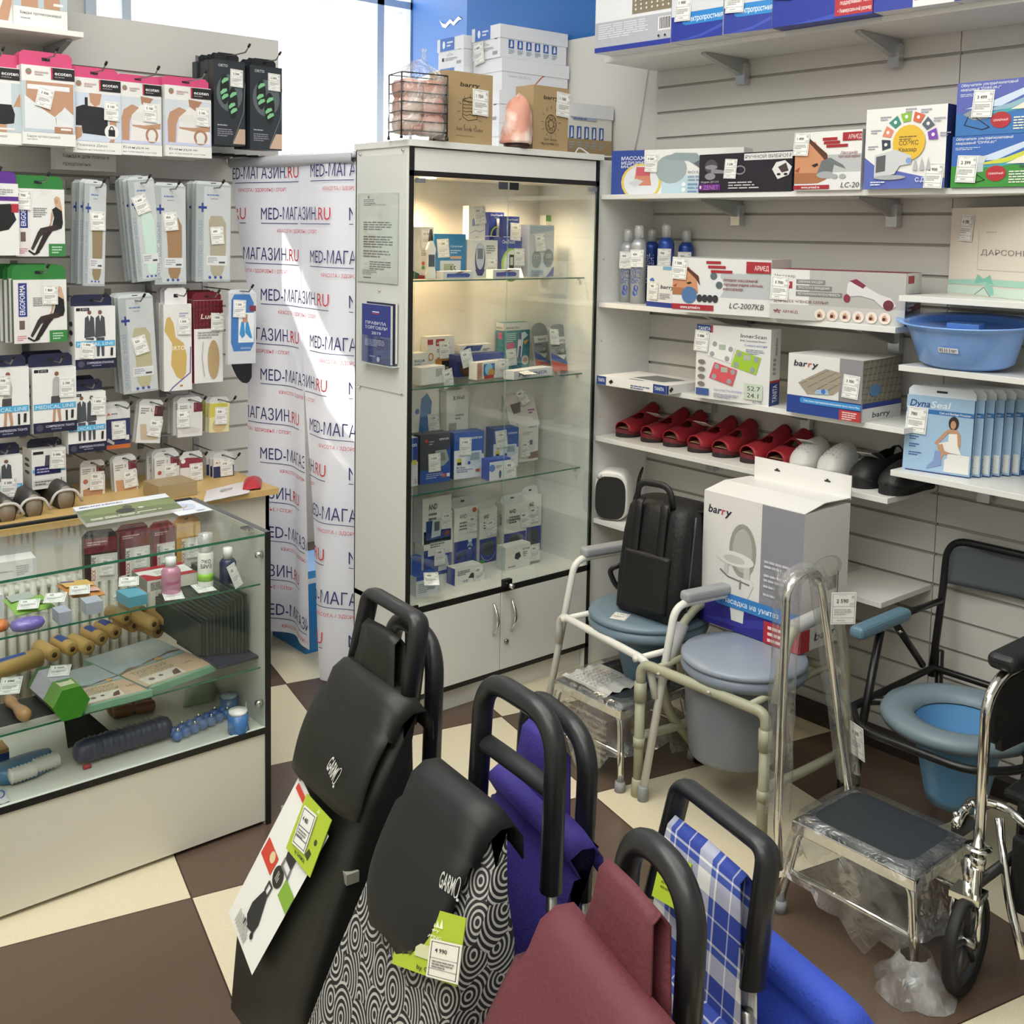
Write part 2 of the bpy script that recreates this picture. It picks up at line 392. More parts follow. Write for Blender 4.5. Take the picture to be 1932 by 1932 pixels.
def slat(g, o, ux, w_, z0, z1, zs, n):
    """slat board: strips with grooves between; o a floor corner, ux along, n out of the wall"""
    o, ux, n = Vector(o), Vector(ux), Vector(n)
    def slab(a, b, d0, d1, m):
        c = [o+ux*0+n*d0, o+ux*w_+n*d0, o+ux*w_+n*d1, o+n*d1]
        g.add([(q.x, q.y, a) for q in c]+[(q.x, q.y, b) for q in c], [(3,2,1,0),(4,5,6,7),(0,1,5,4),(1,2,6,5),(2,3,7,6),(3,0,4,7)], m)
    slab(z0, z1, -.02, -.009, SLOT)
    e = [z0]+[z for z in zs if z0 < z < z1]+[z1]
    for i, (a, b) in enumerate(zip(e, e[1:])):
        slab(a+(0 if i == 0 else .005), b-(0 if i == len(e)-2 else .005), -.009, 0, SLAT)
ZS = [.0+.1*k for k in range(1, 31)]
o1 = empty('trim_3', None, None); o1['kind'] = 'structure'
for k, (a, b) in enumerate(((YP+.0, 1.788), (1.785, .585), (.582, -.62))):
    g = G(); slat(g, (XW, a, 0), (0, -1, 0), a-b, .06, 3.1, ZS, (-1, 0, 0)); q = g.build('slat_board', o1); q['kind'] = 'structure'
o1 = empty('trim_4', None, None); o1['kind'] = 'structure'
for k, (a, b) in enumerate(((2.283, 1.085), (1.082, -.12))):
    g = G(); slat(g, (b, YS, 0), (1, 0, 0), a-b, .06, 2.49, [z-.003 for z in ZS if z < 2.35], (0, -1, 0))
    g.box((b, YS+.02, 0), (a, YS+.03, 2.49), SLAT); q = g.build('slat_board', o1); q['kind'] = 'structure'
# dark plinth gap at the foot of the right wall
g = G(); g.box((3.30, -2.0, 0), (3.342, 3.05, .06), M('#2a2522', .6)); struct(g, 'baseboard_right')
# white end panel of the right-hand shelving
g = G(); g.box((3.034, YP, 0), (XW, YP+.018, 2.0), M('#dedfdd', .4))
for z in (.75, 1.0, 1.3, 1.62): g.tube([(3.07, YP+.002, z), (3.07, YP-.001, z)], .004, 'c4c4c0', 8)
tag(g.build('end_panel', None), 'white upright end panel between glass cabinet and right wall shelves', 'panel')

# ================================================================== SHELVES
BRK = M('#aeb2b4', .35, .6)
def shelf(a, b, z, label, br, d=.30, group='white board shelves on the right slat wall'):
    g = G(); x1 = XW-.002; g.box((x1-d, b, z-.018), (x1, a, z), BOARD)
    o = g.build('wall_shelf', None, bevel=.0012); tag(o, label, 'shelf', group)
    for y in br:
        t = G(); t.add([(x1, y-.011, z-.019), (x1-.24, y-.011, z-.019), (x1-.24, y-.011, z-.026), (x1, y-.011, z-.085), (x1, y+.011, z-.019), (x1-.24, y+.011, z-.019), (x1-.24, y+.011, z-.026), (x1, y+.011, z-.085)],
              [(0,1,2,3),(7,6,5,4),(0,4,5,1),(1,5,6,2),(2,6,7,3),(3,7,4,0)], BRK)
        t.box((x1-.03, y-.02, z-.11), (x1, y+.02, z-.035), M('#c9ccd0', .2, .7)); t.build('bracket', o)
    return o
ZA = dict(t=2.384, s=1.867, a3=1.452, a4=1.150, a5=.927, a6=.598, b1=1.550, b2=1.341, b3=1.018)
shelf(3.055, .3, ZA['t'], 'topmost long white shelf carrying blue boxes', (2.62, 2.0, 1.4, .8))
shelf(3.055, .3, ZA['s'], 'second long white shelf from top with massagers', (2.62, 1.98, 1.4))
shelf(3.055, 1.787, ZA['a3'], 'white shelf under the massagers holding spray cans', (2.57, 1.95))
shelf(3.055, 1.743, ZA['a4'], 'white shelf with bathroom scale boxes', (2.72, 2.28))
shelf(3.055, 1.786, ZA['a5'], 'white shelf lined with red sandals', (2.7, 2.2))
shelf(3.055, 1.790, ZA['a6'], 'lowest white shelf with small fan heater', (2.7, 2.2))
shelf(1.781, .35, ZA['b1'], 'white shelf under the cream gift box', (1.41, .8))
shelf(1.771, .35, ZA['b2'], 'white shelf under the blue basin', (1.41, .8))
shelf(1.781, .35, ZA['b3'], 'white shelf holding the pale blue protector boxes', (1.62, .9))

# ================================================================== GLASS CABINET
cab = empty('display_cabinet', 'tall white glass display cabinet with black edges and lit top', 'cabinet', (0,0,0))
cx0, cx1, cy0, cy1, ct = 2.140, 3.024, 3.046, 3.376, 2.018
PAN = M('#dcddd9', .4); INN = M('#e6e3da', .5)
g = G()
g.box((cx0, cy0+.004, .0), (cx0+.016, cy1, 1.996), PAN); g.box((cx1-.016, cy0+.004, 0), (cx1, cy1, 1.996), PAN)
g.box((cx0, cy1-.006, .08), (cx1, cy1, 1.996), INN); g.box((cx0, cy0+.004, .395), (cx1, cy1-.006, .413), INN)
g.box((cx0+.016, cy0+.02, 1.905), (cx1-.016, cy1-.006, 1.922), INN); g.box((cx0+.018, cy0+.03, 0), (cx1-.018, cy0+.045, .085), PAN)
g.box((cx0+.016, cy0+.02, .085), (cx1-.016, cy1-.006, .101), PAN)
g.build('carcass', cab)
g = G(); g.box((cx0-.006, cy0-.012, 1.996), (cx1+.012, cy1+.004, ct), PAN); g.build('top_board', cab, bevel=.001)
g = G(); g.box((cx0+.02, cy0, 1.917), (cx1-.02, cy0+.016, 1.992), PAN); g.build('fascia', cab)
g = G()
for x in (cx0, cx1-.017): g.box((x, cy0-.001, 0), (x+.017, cy0+.004, 1.996), BLACK)
g.box((cx0, cy0-.001, 1.899), (cx1, cy0+.004, 1.917), BLACK); g.box((cx0, cy0-.001, .396), (cx1, cy0+.004, .417), BLACK); g.box((cx0, cy0-.001, .083), (cx1, cy0+.004, .099), BLACK)
g.build('edge_trim', cab)
xm = PY(952, 700, cy0).x
for a, b, s in ((cx0+.019, xm-.001, 1), (xm+.001, cx1-.019, 0)):
    g = G(); g.box((a, cy0-.004, .419), (b, cy0+.0005, 1.897), GLASS)
    for e in (a, b-.0012): g.box((e, cy0-.0042, .419), (e+.0012, cy0-.004, 1.897), M('#7fae9d', .2))
    d_ = g.build('glass_door', cab)
    x = (a+.0 if s else b-.04); G().box((x, cy0-.008, 1.876), (x+.04, cy0-.004, 1.892), M('#8d949b', .3, .7)).build('door_clip', d_)
    x2 = (b-.045 if s else a+.004); G().box((x2, cy0-.008, 1.868), (x2+.04, cy0-.004, 1.894), M('#3b4048' if s else '#15161f', .35)).build('door_clip', d_)
lk = G(); lk.box((xm-.002, cy0-.022, .412), (xm+.036, cy0-.004, .446), M('#202022', .3, .5)); lk.tube([(xm+.02, cy0-.018, .428), (xm+.02, cy0-.045, .424)], .009, CHROME, 10); lk.build('lock', cab)
G().box((cx0+.02, cy0-.012, .42), (cx0+.045, cy0-.004, .43), BLACK).build('hinge', cab)
for a, b, s in ((cx0+.018, xm-.002, 1), (xm+.002, cx1-.018, 0)):
    g = G(); g.box((a, cy0-.001, .101), (b, cy0+.012, .394), PAN); d_ = g.build('lower_door', cab, bevel=.001)
    x = xm-.035 if s else xm+.05; zb, zt = (.245, .36) if s else (.245, .36)
    pts = [(x, cy0-.001, zb)]+[(x, cy0-.004-.024*math.sin(math.pi*k/10), zb+(zt-zb)*k/10) for k in range(0, 11)]+[(x, cy0-.001, zt)]
    G().tube(pts, [.003]*1+[.0035+.004*math.sin(math.pi*k/10) for k in range(0, 11)]+[.003], CHROME, 8).build('handle', d_)
    if not s: G().tube([(xm+.028, cy0-.001, .205), (xm+.028, cy0-.008, .205)], .009, STEEL, 12).build('keyhole', d_)
for z in (1.548, 1.174, .801):
    g = G(); g.box((cx0+.018, 3.098, z-.005), (cx1-.018, cy1-.008, z), GLASS); g.box((cx0+.018, 3.0975, z-.005), (cx1-.018, 3.0985, z), GEDGE)
    for x in (cx0+.024, cx1-.024): g.tube([(x, 3.12, z-.008), (x, 3.13, z-.008)], .004, CHROME, 8)
    g.build('glass_shelf', cab)
# warm spotlight under the cabinet's top
sp = G(); lx, ly = PY(807, 333, 3.2).x, 3.2
sp.lathe([(.0, 0), (.03, 0), (.032, -.004), (.0, -.0045)], M('#fff2d8', .3), 16, (lx, ly, 1.905)); so = sp.build('spotlight', cab)
em = bpy.data.materials.new('lamp_glow'); em.use_nodes = True; em.node_tree.nodes['Principled BSDF'].inputs['Emission Color'].default_value = (1, .8, .5, 1); em.node_tree.nodes['Principled BSDF'].inputs['Emission Strength'].default_value = 6
so.data.materials[0] = em
lamp('cabinet_spotlight', 'SPOT', (lx, ly, 1.895), (lx+.08, ly+.03, .5), 27, col=(1, .67, .36), spot_size=R(150), spot_blend=.9, shadow_soft_size=.03)
lamp('cabinet_spotlight', 'SPOT', (2.80, 3.2, 1.895), (2.78, 3.23, .5), 9, col=(1, .78, .5), spot_size=R(150), spot_blend=.9, shadow_soft_size=.03)
# acrylic panel with a permit and the rule-book pocket on the cabinet's side
def side(px_, py_, d=.003): return PX(px_, py_, cx0-d)
a, b = side(676, 285), side(761, 745)
ac = G(); ac.box((cx0-.004, b.y, b.z), (cx0-.001, a.y, a.z-.02), M('#d3d5d2', .25))
for q in ((679,291),(760,283),(716,548),(678,730),(757,742)): c = side(*q, .005); ac.tube([c, c-Vector((.003,0,0))], .005, CHROME, 8)
tag(ac.build('notice_board', None), 'clear acrylic board screwed to the side of the glass cabinet', 'notice board')
a, b = side(678, 365), side(752, 537); pw, ph = a.y-b.y, a.z-b.z
g = G(); art(g, (cx0-.006, a.y, b.z), (0,-1,0), (0,0,1), pw, ph, [('r','#dfe0da',0,0,1,1), ('t','#777','УВЕДОМЛЕНИЕ',.25,.86,.018,.45), ('l','#8c8c8c',.14,.93,.3,4,.02), ('l','#777',.14,.68,.75,4,.026), ('l','#777',.14,.52,.75,5,.028), ('l','#888',.14,.36,.7,3,.03), ('l','#888',.3,.24,.6,4,.026), ('l','#999',.12,.14,.4,3,.02), ('r','#333',.14,.05,.34,.058), ('c','#888',.27,.955,.02)])
g.box((cx0-.0055, b.y, b.z), (cx0-.005, a.y, a.z), M('#dfe0da', .5)); o = g.build('permit_sheet', None); tag(o, 'printed permit sheet in a clear sleeve on the cabinet side', 'document')
G().box((cx0-.008, b.y-.004, b.z-.004), (cx0-.0075, a.y+.004, a.z), GLASS).build('sleeve', o)
NAVY = '#2b3a86'
for nm, x_, q0, q1, col_, lb in (('book', cx0-.030, (683,572), (736,690), NAVY, 'dark blue trade rules book in the clear wall pocket'), ('book', cx0-.018, (692,568), (745,688), '#26284a', 'second dark blue book behind the trade rules book')):
    a, b = PX(*q0, x_), PX(*q1, x_); hh = a.z-b.z; ww = a.y-b.y
    g = G(); g.box((x_, b.y, b.z), (x_+.010, a.y, a.z), M(col_, .35)); g.box((x_+.001, b.y-.0008, b.z+.002), (x_+.009, a.y-.004, a.z+.0004), M('#dcdcd4', .7))
    if col_ == NAVY: art(g, (x_, a.y, b.z), (0,-1,0), (0,0,1), ww, hh, [('t','#d7daec','ПРАВИЛА',.14,.66,.05,.72,'b'), ('t','#d7daec','ТОРГОВЛИ',.12,.58,.05,.78,'b'), ('t','#d7daec','2019',.36,.49,.05,.32,'b'), ('l','#aeb6dc',.12,.40,.76,5,.025), ('r','#e9e9e9',.38,.87,.62,.885), ('r','#4a62c0',.38,.855,.62,.87), ('r','#c8433f',.38,.84,.62,.855), ('c','#b9c0de',.6,.07,.05), ('l','#b9c0de',.3,.12,.3,1,.03)])
    tag(g.build(nm, None), lb, 'book')
a, b = PX(680, 630, cx0-.035), PX(738, 692, cx0-.035)
g = G(); g.box((cx0-.034, b.y-.004, b.z-.004), (cx0-.0315, a.y+.008, a.z), GLASS); g.box((cx0-.034, b.y-.004, b.z-.004), (cx0-.004, a.y+.008, b.z-.001), M('#cdd6d6', .2))
tag(g.build('leaflet_pocket', None), 'clear acrylic wall pocket holding two blue books', 'holder')

# ================================================================== BANNER CURTAIN
bm_ = bpy.data.materials.new('banner_cloth'); bm_.use_nodes = True; nt = bm_.node_tree; b = nt.nodes['Principled BSDF']
b.inputs['Base Color'].default_value = (.80, .80, .86, 1); b.inputs['Roughness'].default_value = .7
tl = nt.nodes.new('ShaderNodeBsdfTranslucent'); tl.inputs[0].default_value = (.86, .87, .93, 1)
mx = nt.nodes.new('ShaderNodeMixShader'); mx.inputs[0].default_value = .33
nt.links.new(b.outputs[0], mx.inputs[1]); nt.links.new(tl.outputs[0], mx.inputs[2]); nt.links.new(mx.outputs[0], nt.nodes['Material Output'].inputs[0])
pA, pB = PY(437, 305, 4.17), Vector((2.150, 3.40, 2.0)); zp = 1.985
pA.z = zp; pB.z = zp; cur = empty('banner_curtain', 'white printed banner curtain with repeated shop name and slits', 'curtain', pA)
du = (pB-pA); LU = du.length; du.normalize(); nn = Vector((du.y, -du.x, 0))     # nn points to the room (-x)
if nn.x > 0: nn = -nn
def cpt(u, z, off=0):
    """u in 0..1 along the rod: cloth surface with soft folds that grow towards the hem"""
    k = (zp-z)/zp
    amp = .012+.03*k
    q = amp*math.sin(u*9.0+.6)+.012*k*math.sin(u*23+1)
    return pA-pA+du*(u*LU)+nn*(q+off)+Vector((0, 0, z-zp))
def cloth(name, edges, zb, off=0):
    """edges(z) -> (u0,u1); grid of cloth"""
    g = G(); nu, nz_ = 26, 40; rows = []
    for j in range(nz_+1):
        z = zp-.03+(zb-zp+.03)*j/nz_; u0, u1 = edges(z)
        rows.append([cpt(u0+(u1-u0)*i/nu, z, off) for i in range(nu+1)])
    g.loft(rows, bm_, closed=False, caps=False); return g.build(name, cur, sub=0)
us = .66    # the slit
kz = lambda z: max(0, (zp-z)/zp)
e1 = lambda z: (.17*min(1, kz(z)/.26)+.12*max(0, kz(z)-.6), .565+.12*kz(z))
e2 = lambda z: (.545+.12*kz(z)+.17*max(0, (1.2-z)/1.2), 1.02)
cloth('left_panel', e1, .10); cloth('right_panel', e2, .03, -.005)
# print: staggered rows of the shop's name that follow the cloth
INK, RED_, = M('#35356e', .6), M('#cf3b46', .6)
pr = G()
def wrap(st, u0, z0, h, wid, m, bold=0):
    v, f, tw = glyphs(st, bold); sx = wid/tw
    # split at the slit: glyph points are simply carried by the cloth
    pts = [cpt(u0+(a*sx)/LU, z0+b_*h, .0022) for a, b_ in v]
    ok = []
    for q in f:
        uu = [u0+v[k][0]*sx/LU for k in q]; zz = [z0+v[k][1]*h for k in q]
        zc = sum(zz)/len(zz)
        if min(uu) < e1(zc)[0]+.004 or max(uu) > 1.0: continue
        lo, hi = e1(zc)[1]-.004, e2(zc)[0]+.004
        if max(uu) > lo and min(uu) < hi: continue
        ok.append(q)
    if ok: pr.add(pts, ok, m)
def bar(u0, u1, z, h, m):
    n = 24
    for k in range(n):
        a, b_ = u0+(u1-u0)*k/n, u0+(u1-u0)*(k+1)/n
        lo, hi = e1(z)[1]-.004, e2(z)[0]+.004
        if a < e1(z)[0]+.004 or b_ > 1.0 or (b_ > lo and a < hi): continue
        pr.quad(cpt(a, z, .0022), cpt(b_, z, .0022), cpt(b_, z+h, .0022), cpt(a, z+h, .0022), m)
NAMEW = .45; NH = .048
def logo(u0, z):
    wrap('MED-МАГАЗИН', u0, z, NH, NAMEW*.79, INK, 0); wrap('.RU', u0+NAMEW*.80/LU, z, NH, NAMEW*.2, RED_, 0)
    bar(u0, u0+NAMEW/LU, z-.016, .0028, INK); wrap('КРАСОТА / ЗДОРОВЬЕ / СПОРТ', u0+.085/LU, z-.050, .0135, .28, RED_)
z = 1.908; k = 0
UA, UB = -.016, .27
while z > .12:
    off = UA if k % 2 == 0 else UB
    for j in range(-1, 4):
        logo(off+j*.696, z)
    z -= .158; k += 1
pr.build('shop_name_print', cur)
g = G(); g.tube([(0,0,0), pB-pA], .012, M('#d5d8dc', .4), 12); g.build('rod_pocket', cur)
rows = []
for j in range(7):
    t = j/6; rows.append([du*(u/20*LU)+nn*(.018*math.sin(math.pi*2*t)+.001)+Vector((0,0,.024*math.cos(math.pi*2*t)-.012)) for u in range(21)])
g = G(); g.loft(rows, M('#b9bcc4', .7), closed=False, caps=False); g.build('rod_sleeve', cur)
g = G(); g.tube([(0, YS-pA.y, -.004), (0, .0, -.004)], .006, CHROME, 8)
g.tube([(.0, -.004, .024*math.sin(a*math.pi/8)) if 0 else (.022*math.cos(a*math.pi/8), -.004, .024*math.sin(a*math.pi/8)) for a in range(16)], .004, CHROME, 8, closed=True); g.lathe([(0,-.012),(.014,-.010),(.016,0),(.012,.012),(0,.016)], CHROME, 12, (0,0,0)); g.build('rod_holder', cur)
# ================================================================== GLASS COUNTER
kx0, kx1, ky0, ky1, kt = -.15, 1.482, 2.776, 3.27, .862
CREAM = M('#d9d6c8', .42)
cnt = empty('glass_counter', 'low glass shop counter with cream base and black edging', 'counter', (0,0,0))
g = G(); g.box((kx0, ky0+.004, .012), (kx1-.017, ky0+.02, .276), CREAM); g.box((kx0, ky0+.02, .012), (kx1-.017, ky1, .03), CREAM)
g.box((kx0, ky0+.002, .276), (kx1-.017, ky1, .291), M('#cfd0c6', .4)); g.build('base', cnt)
g = G(); g.box((kx1-.016, ky0+.004, 0), (kx1, ky1, kt), M('#c6c8c0', .4)); g.build('end_panel', cnt)
g = G(); g.box((kx1-.016, ky0-.001, 0), (kx1, ky0+.004, kt+.001), BLACK); g.box((kx1-.016, ky0, kt), (kx1, ky1, kt+.0015), M('#55585a', .4))
g.box((kx0, ky0-.001, .275), (kx1-.016, ky0+.004, .293), BLACK); g.box((kx0, ky1-.012, kt-.004), (kx1-.016, ky1+.004, kt+.004), BLACK); g.box((kx0, ky0+.03, .0), (kx1-.02, ky0+.05, .012), BLACK); g.build('edge_trim', cnt)
g = G(); g.box((kx0, ky0-.002, kt-.008), (kx1-.018, ky1-.012, kt-.002), GLASS); g.box((kx0, ky0-.0028, kt-.0085), (kx1-.018, ky0-.002, kt-.0015), GEDGE); g.build('glass_top', cnt)
g = G(); g.box((kx0, ky0+.002, .294), (kx1-.018, ky0+.007, kt-.009), GLASS); g.box((kx0, ky0-.0005, .2935), (kx1-.018, ky0+.007, .2955), M('#dfe8e2', .2)); g.build('glass_front', cnt)
for z in (.71, .465):
    g = G(); g.box((kx0, 2.80, z-.005), (kx1-.02, ky1-.02, z), GLASS); g.box((kx0, 2.7993, z-.005), (kx1-.02, 2.80, z), GEDGE); g.build('glass_shelf', cnt)
for q in ((494,1045),(494,1325)): c = PX(*q, kx1-.018); G().tube([c, c-Vector((.018,0,0))], .009, CHROME, 12).build('glass_clip', cnt)
for q in ((499,999),): c = PX(488,999, kx1-.03); G().box((c.x-.02, ky0+.05, kt-.002), (c.x+.004, ky0+.085, kt+.004), CHROME).build('glass_clip', cnt)
# white radiator behind the counter
g = G()
for k in range(22): g.tube([(.78+.032*k, 3.56, .12), (.78+.032*k, 3.56, .60)], .012, M('#dad8cc', .4), 8, flat=2.2)
for z in (.14, .58): g.tube([(.76, 3.56, z), (1.48, 3.56, z)], .016, M('#dad8cc', .4), 8)
for x in (.86, 1.38): g.box((x-.01, 3.55, 0), (x+.01, 3.57, .13), M('#dad8cc', .4))
tag(g.build('radiator', None), 'white ribbed radiator seen through the glass counter', 'radiator')

def tagcard(p, yaw, label, pr='790', tilt=0, group='loose price cards in the counter', sc=1.0):
    o = obj('price_card', tag_mesh(pr), None, Matrix.Translation(p) @ Matrix.Rotation(yaw, 4, 'Z') @ Matrix.Rotation(R(-86+tilt), 4, 'X') @ Matrix.Scale(sc, 4) @ Matrix.Translation((-TW/2,0,0)))
    return tag(o, label, 'price card', group)
def pouch(name, label, cat, quadpx, z, h, col, F=(), group=None, film_=True, parts=()):
    """soft flat packet lying on a surface: four photo corners (front-left, front-right, back-right, back-left)"""
    c = [PZ(*q, z+.001) for q in quadpx]; g = G(); n = 8; v = []; f = []
    for j in range(n+1):
        for i in range(n+1):
            s, t = i/n, j/n; p = c[0]*(1-s)*(1-t)+c[1]*s*(1-t)+c[2]*s*t+c[3]*(1-s)*t
            v.append(p+Vector((0,0,h*(math.sin(math.pi*s)*math.sin(math.pi*t))**.4+.0005*((i*7+j*3) % 3))))
    f = [(j*(n+1)+i, j*(n+1)+i+1, (j+1)*(n+1)+i+1, (j+1)*(n+1)+i) for j in range(n) for i in range(n)]
    m = len(v); v += [Vector((q.x, q.y, z)) for q in v[:]]
    f += [tuple(k+m for k in reversed(q)) for q in f]
    g.add(v, f, M(col, .35) if isinstance(col, str) else col, True)
    if F:
        o_ = c[0]+Vector((0,0,h*1.05)); ux = (c[1]-c[0]); uy = (c[3]-c[0]); art(g, o_+ux*.06+uy*.06, ux.normalized(), uy.normalized(), ux.length*.88, uy.length*.88, F)
    return tag(g.build(name, None), label, cat, group)
S1, S2, S0 = .71, .465, .291
carton('carton', 'plain white carton on the upper glass shelf at the frame edge', 'box', on_z((-60,1112), (69,1092), (69,1052), S1), .07, '#e8e8e6', F=[('t','#444','med-магазин.ru',.2,.52,.06,.45,'b'), ('l','#aaa',.7,.75,.2,5,.1)])
carton('carton', 'small white carton lying on the lower end of the upper glass shelf', 'box', on_z((-40,1172), (6,1163), (-40,1130), S1), .05, '#d4d8df')
# kinesio tape cards standing at the back
for i, (bl, br, tp, c1, lb) in enumerate((((160,1101),(222,1092),(160,1018),'#241b1c','black and maroon tape pack, leftmost of the standing row'), ((226,1087),(283,1077),(226,1006),'#5d1c26','maroon tape pack second in the standing row'), ((288,1074),(330,1066),(288,1000),'#7c1f2a','red tape pack third in the standing row'), ((334,1066),(378,1058),(334,990),'#c19256','gold brown tape pack at the end of the standing row'))):
    pl = on_z(bl, br, tp, S1)
    carton('tape_pack', lb, 'tape', pl, .035, c1, rough=.3, tabcol=c1, tab=.018, F=[('r','#6b1a28' if i < 3 else '#d8b074',0,.66,1,1), ('r','#d8d6d0',.36,0,1,.62), ('r','#e0dfda',.2,0,.36,.62), ('t','#b03a2c' if i != 3 else '#a0522a','ROCK',.33,.03,.12,.26,'bv'), ('t','#3a3a3a','TAPE',.33,.33,.12,.24,'bv'), ('l','#caa',.1,.92,.6,2,.05)], tags=[(.68,.34,'790',3,-.004,-3,.8)], group='tape packs standing in the counter')
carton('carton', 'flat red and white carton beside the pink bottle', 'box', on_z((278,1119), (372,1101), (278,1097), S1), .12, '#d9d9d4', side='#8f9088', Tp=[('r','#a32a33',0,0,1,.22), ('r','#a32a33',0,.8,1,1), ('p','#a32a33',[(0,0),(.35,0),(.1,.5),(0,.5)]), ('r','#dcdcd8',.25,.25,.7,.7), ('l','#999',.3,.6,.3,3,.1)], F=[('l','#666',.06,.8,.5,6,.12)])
def bottle(name, label, base, top, z, prof, group=None, prints=(), cat='bottle'):
    p = PZ(*base, z); t = PP(*top, p, Vector((-p.x,-p.y,0)).normalized()); h = t.z-z
    o = empty(name, label, cat, p, math.atan2(p.y, p.x)+math.pi/2-math.pi, group)
    for nm, m, pr_ in prof:
        g = G(); g.lathe([(r*h, zz*h) for r, zz in pr_], m if not isinstance(m, str) else M(m, .25), 20); 
        if nm in ('body','can'):
            rr = max(r for r, _ in pr_)*h
            for c_, txt, a0, zz, hh, ww in prints:
                v, f, tw = glyphs(txt, 1); sx = ww*h/tw
                pts = []
                for a_, b_ in v:
                    an = -math.pi/2+R(a0)+(a_*sx)/rr; pts.append((rr*1.012*math.cos(an), rr*1.012*math.sin(an), zz*h+b_*hh*h))
                g.add(pts, f, M(c_, .4))
        g.build(nm, o)
    return o
PINK = film('pink_gel', (.95,.55,.72), .08, .35, wcol=(.86,.5,.66))
bottle('sanitizer_bottle', 'pink hand gel bottle with white cap on the upper glass shelf', (323,1119), (323,1050), S1, [('body', PINK, [(.0,0),(.24,.01),(.25,.05),(.25,.62),(.2,.7),(.13,.74)]), ('cap', '#ececec', [(.14,.74),(.14,.99),(.0,1)])], None, prints=[('#b43a78','Sanitelle',-28,.3,.10,.42)])
bottle('spray_bottle', 'white and green breath spray bottle on the upper glass shelf', (388,1106), (389,1004), S1, [('body', '#e4e6e0', [(.0,0),(.135,.01),(.14,.05),(.14,.62),(.1,.68)]), ('cap', film('clear_cap', (.95,.96,.95), .1, .3), [(.13,.66),(.13,.98),(.0,1)]), ('label_band', '#8fc442', [(.1415,.12),(.1415,.26)])], None, prints=[('#333','ЭКО',-30,.46,.07,.17),('#333','БРИЗ',-35,.37,.07,.2)])
bottle('gel_bottle', 'small dark blue gel bottle with white cap near the counter end', (430,1098), (430,1032), S1, [('body', '#2d3350', [(.0,0),(.22,.01),(.23,.05),(.23,.58),(.18,.66),(.12,.68)]), ('cap', '#e4e4e2', [(.13,.68),(.13,.99),(.0,1)])], None)
for q, yw, lb, pr in (((330,1131),R(-15),'price card lying before the pink bottle','120'), ((392,1116),R(-5),'price card lying before the green spray bottle','260')):
    tagcard(PZ(*q, S1+.001), yw, lb, pr)
o = tagcard(PZ(452,1106, S1+.002), R(40), 'price card curled behind the dark blue gel bottle', '190', tilt=62)
carton('soap_box', 'small turquoise box under a price card on the upper shelf', 'box', on_z((243,1147), (279,1139), (243,1128), S1), .08, '#5b9fb8', tags=[])
p = PZ(250,1128, S1); tagcard(Vector((p.x-.01, p.y-.0, S1+.036)), R(-22), 'price card on the small turquoise box', '150')
for bl, br, tp, lb in (((163,1161),(195,1155),(163,1139),'pale lilac small box behind the front one'), ((112,1180),(136,1175),(112,1157),'pale lilac small box in front under a price card')):
    carton('small_box', lb, 'box', on_z(bl, br, tp, S1), .055, '#aab0c0', foil=0, group='pale lilac small boxes')
p = PZ(105,1157, S1); tagcard(Vector((p.x-.005, p.y+.0, S1+.03)), R(-25), 'price card on the front pale lilac box', '90')
pouch('plaster_pack', 'orange plaster packet with a price card on the upper shelf', 'packet', ((138,1128),(200,1122),(172,1096),(105,1104)), S1, .010, '#c58a4e', [('r','#d9b36a',0,.5,1,1), ('r','#3f4f9a',.02,.86,.5,.96), ('r','#caa7a0',.3,.02,.95,.3)])
tagcard(PZ(150,1121, S1+.013), R(-20), 'price card on the orange plaster packet', '75')
pouch('plaster_pack', 'green and grey plaster packet at the shelf front', 'packet', ((32,1162),(105,1145),(78,1122),(5,1132)), S1, .010, '#8fbf55', [('r','#aab0aa',0,.55,.7,1), ('r','#6e7b50',.4,.1,.9,.3)])
tagcard(PZ(52,1149, S1+.013), R(-22), 'price card on the green plaster packet', '60')
pouch('comb_pack', 'white strip packet lying by the turquoise box', 'packet', ((212,1128),(246,1121),(262,1108),(222,1116)), S1, .004, '#c8ccd2')
g = G(); c = PZ(52,1186, S1); g.lathe([(0,0),(.036,.002),(.042,.012),(.038,.022),(.02,.026),(0,.026)], M('#6f5cc0', .25), 20, c, 1.0, .7); o = tag(g.build('pill_case', None), 'purple oval pill case in clear foil at the shelf edge', 'case')
G().lathe([(.05,0),(.05,.028),(0,.032)], FOIL, 12, c, 1.1, .8).build('foil_wrap', o)
g = G(); c = PZ(-2,1190, S1); g.lathe([(0,0),(.02,.002),(.026,.012),(.02,.024),(0,.026)], M('#d47a40', .25), 16, c); tag(g.build('pill_case', None), 'orange pill case cut by the left picture edge', 'case')
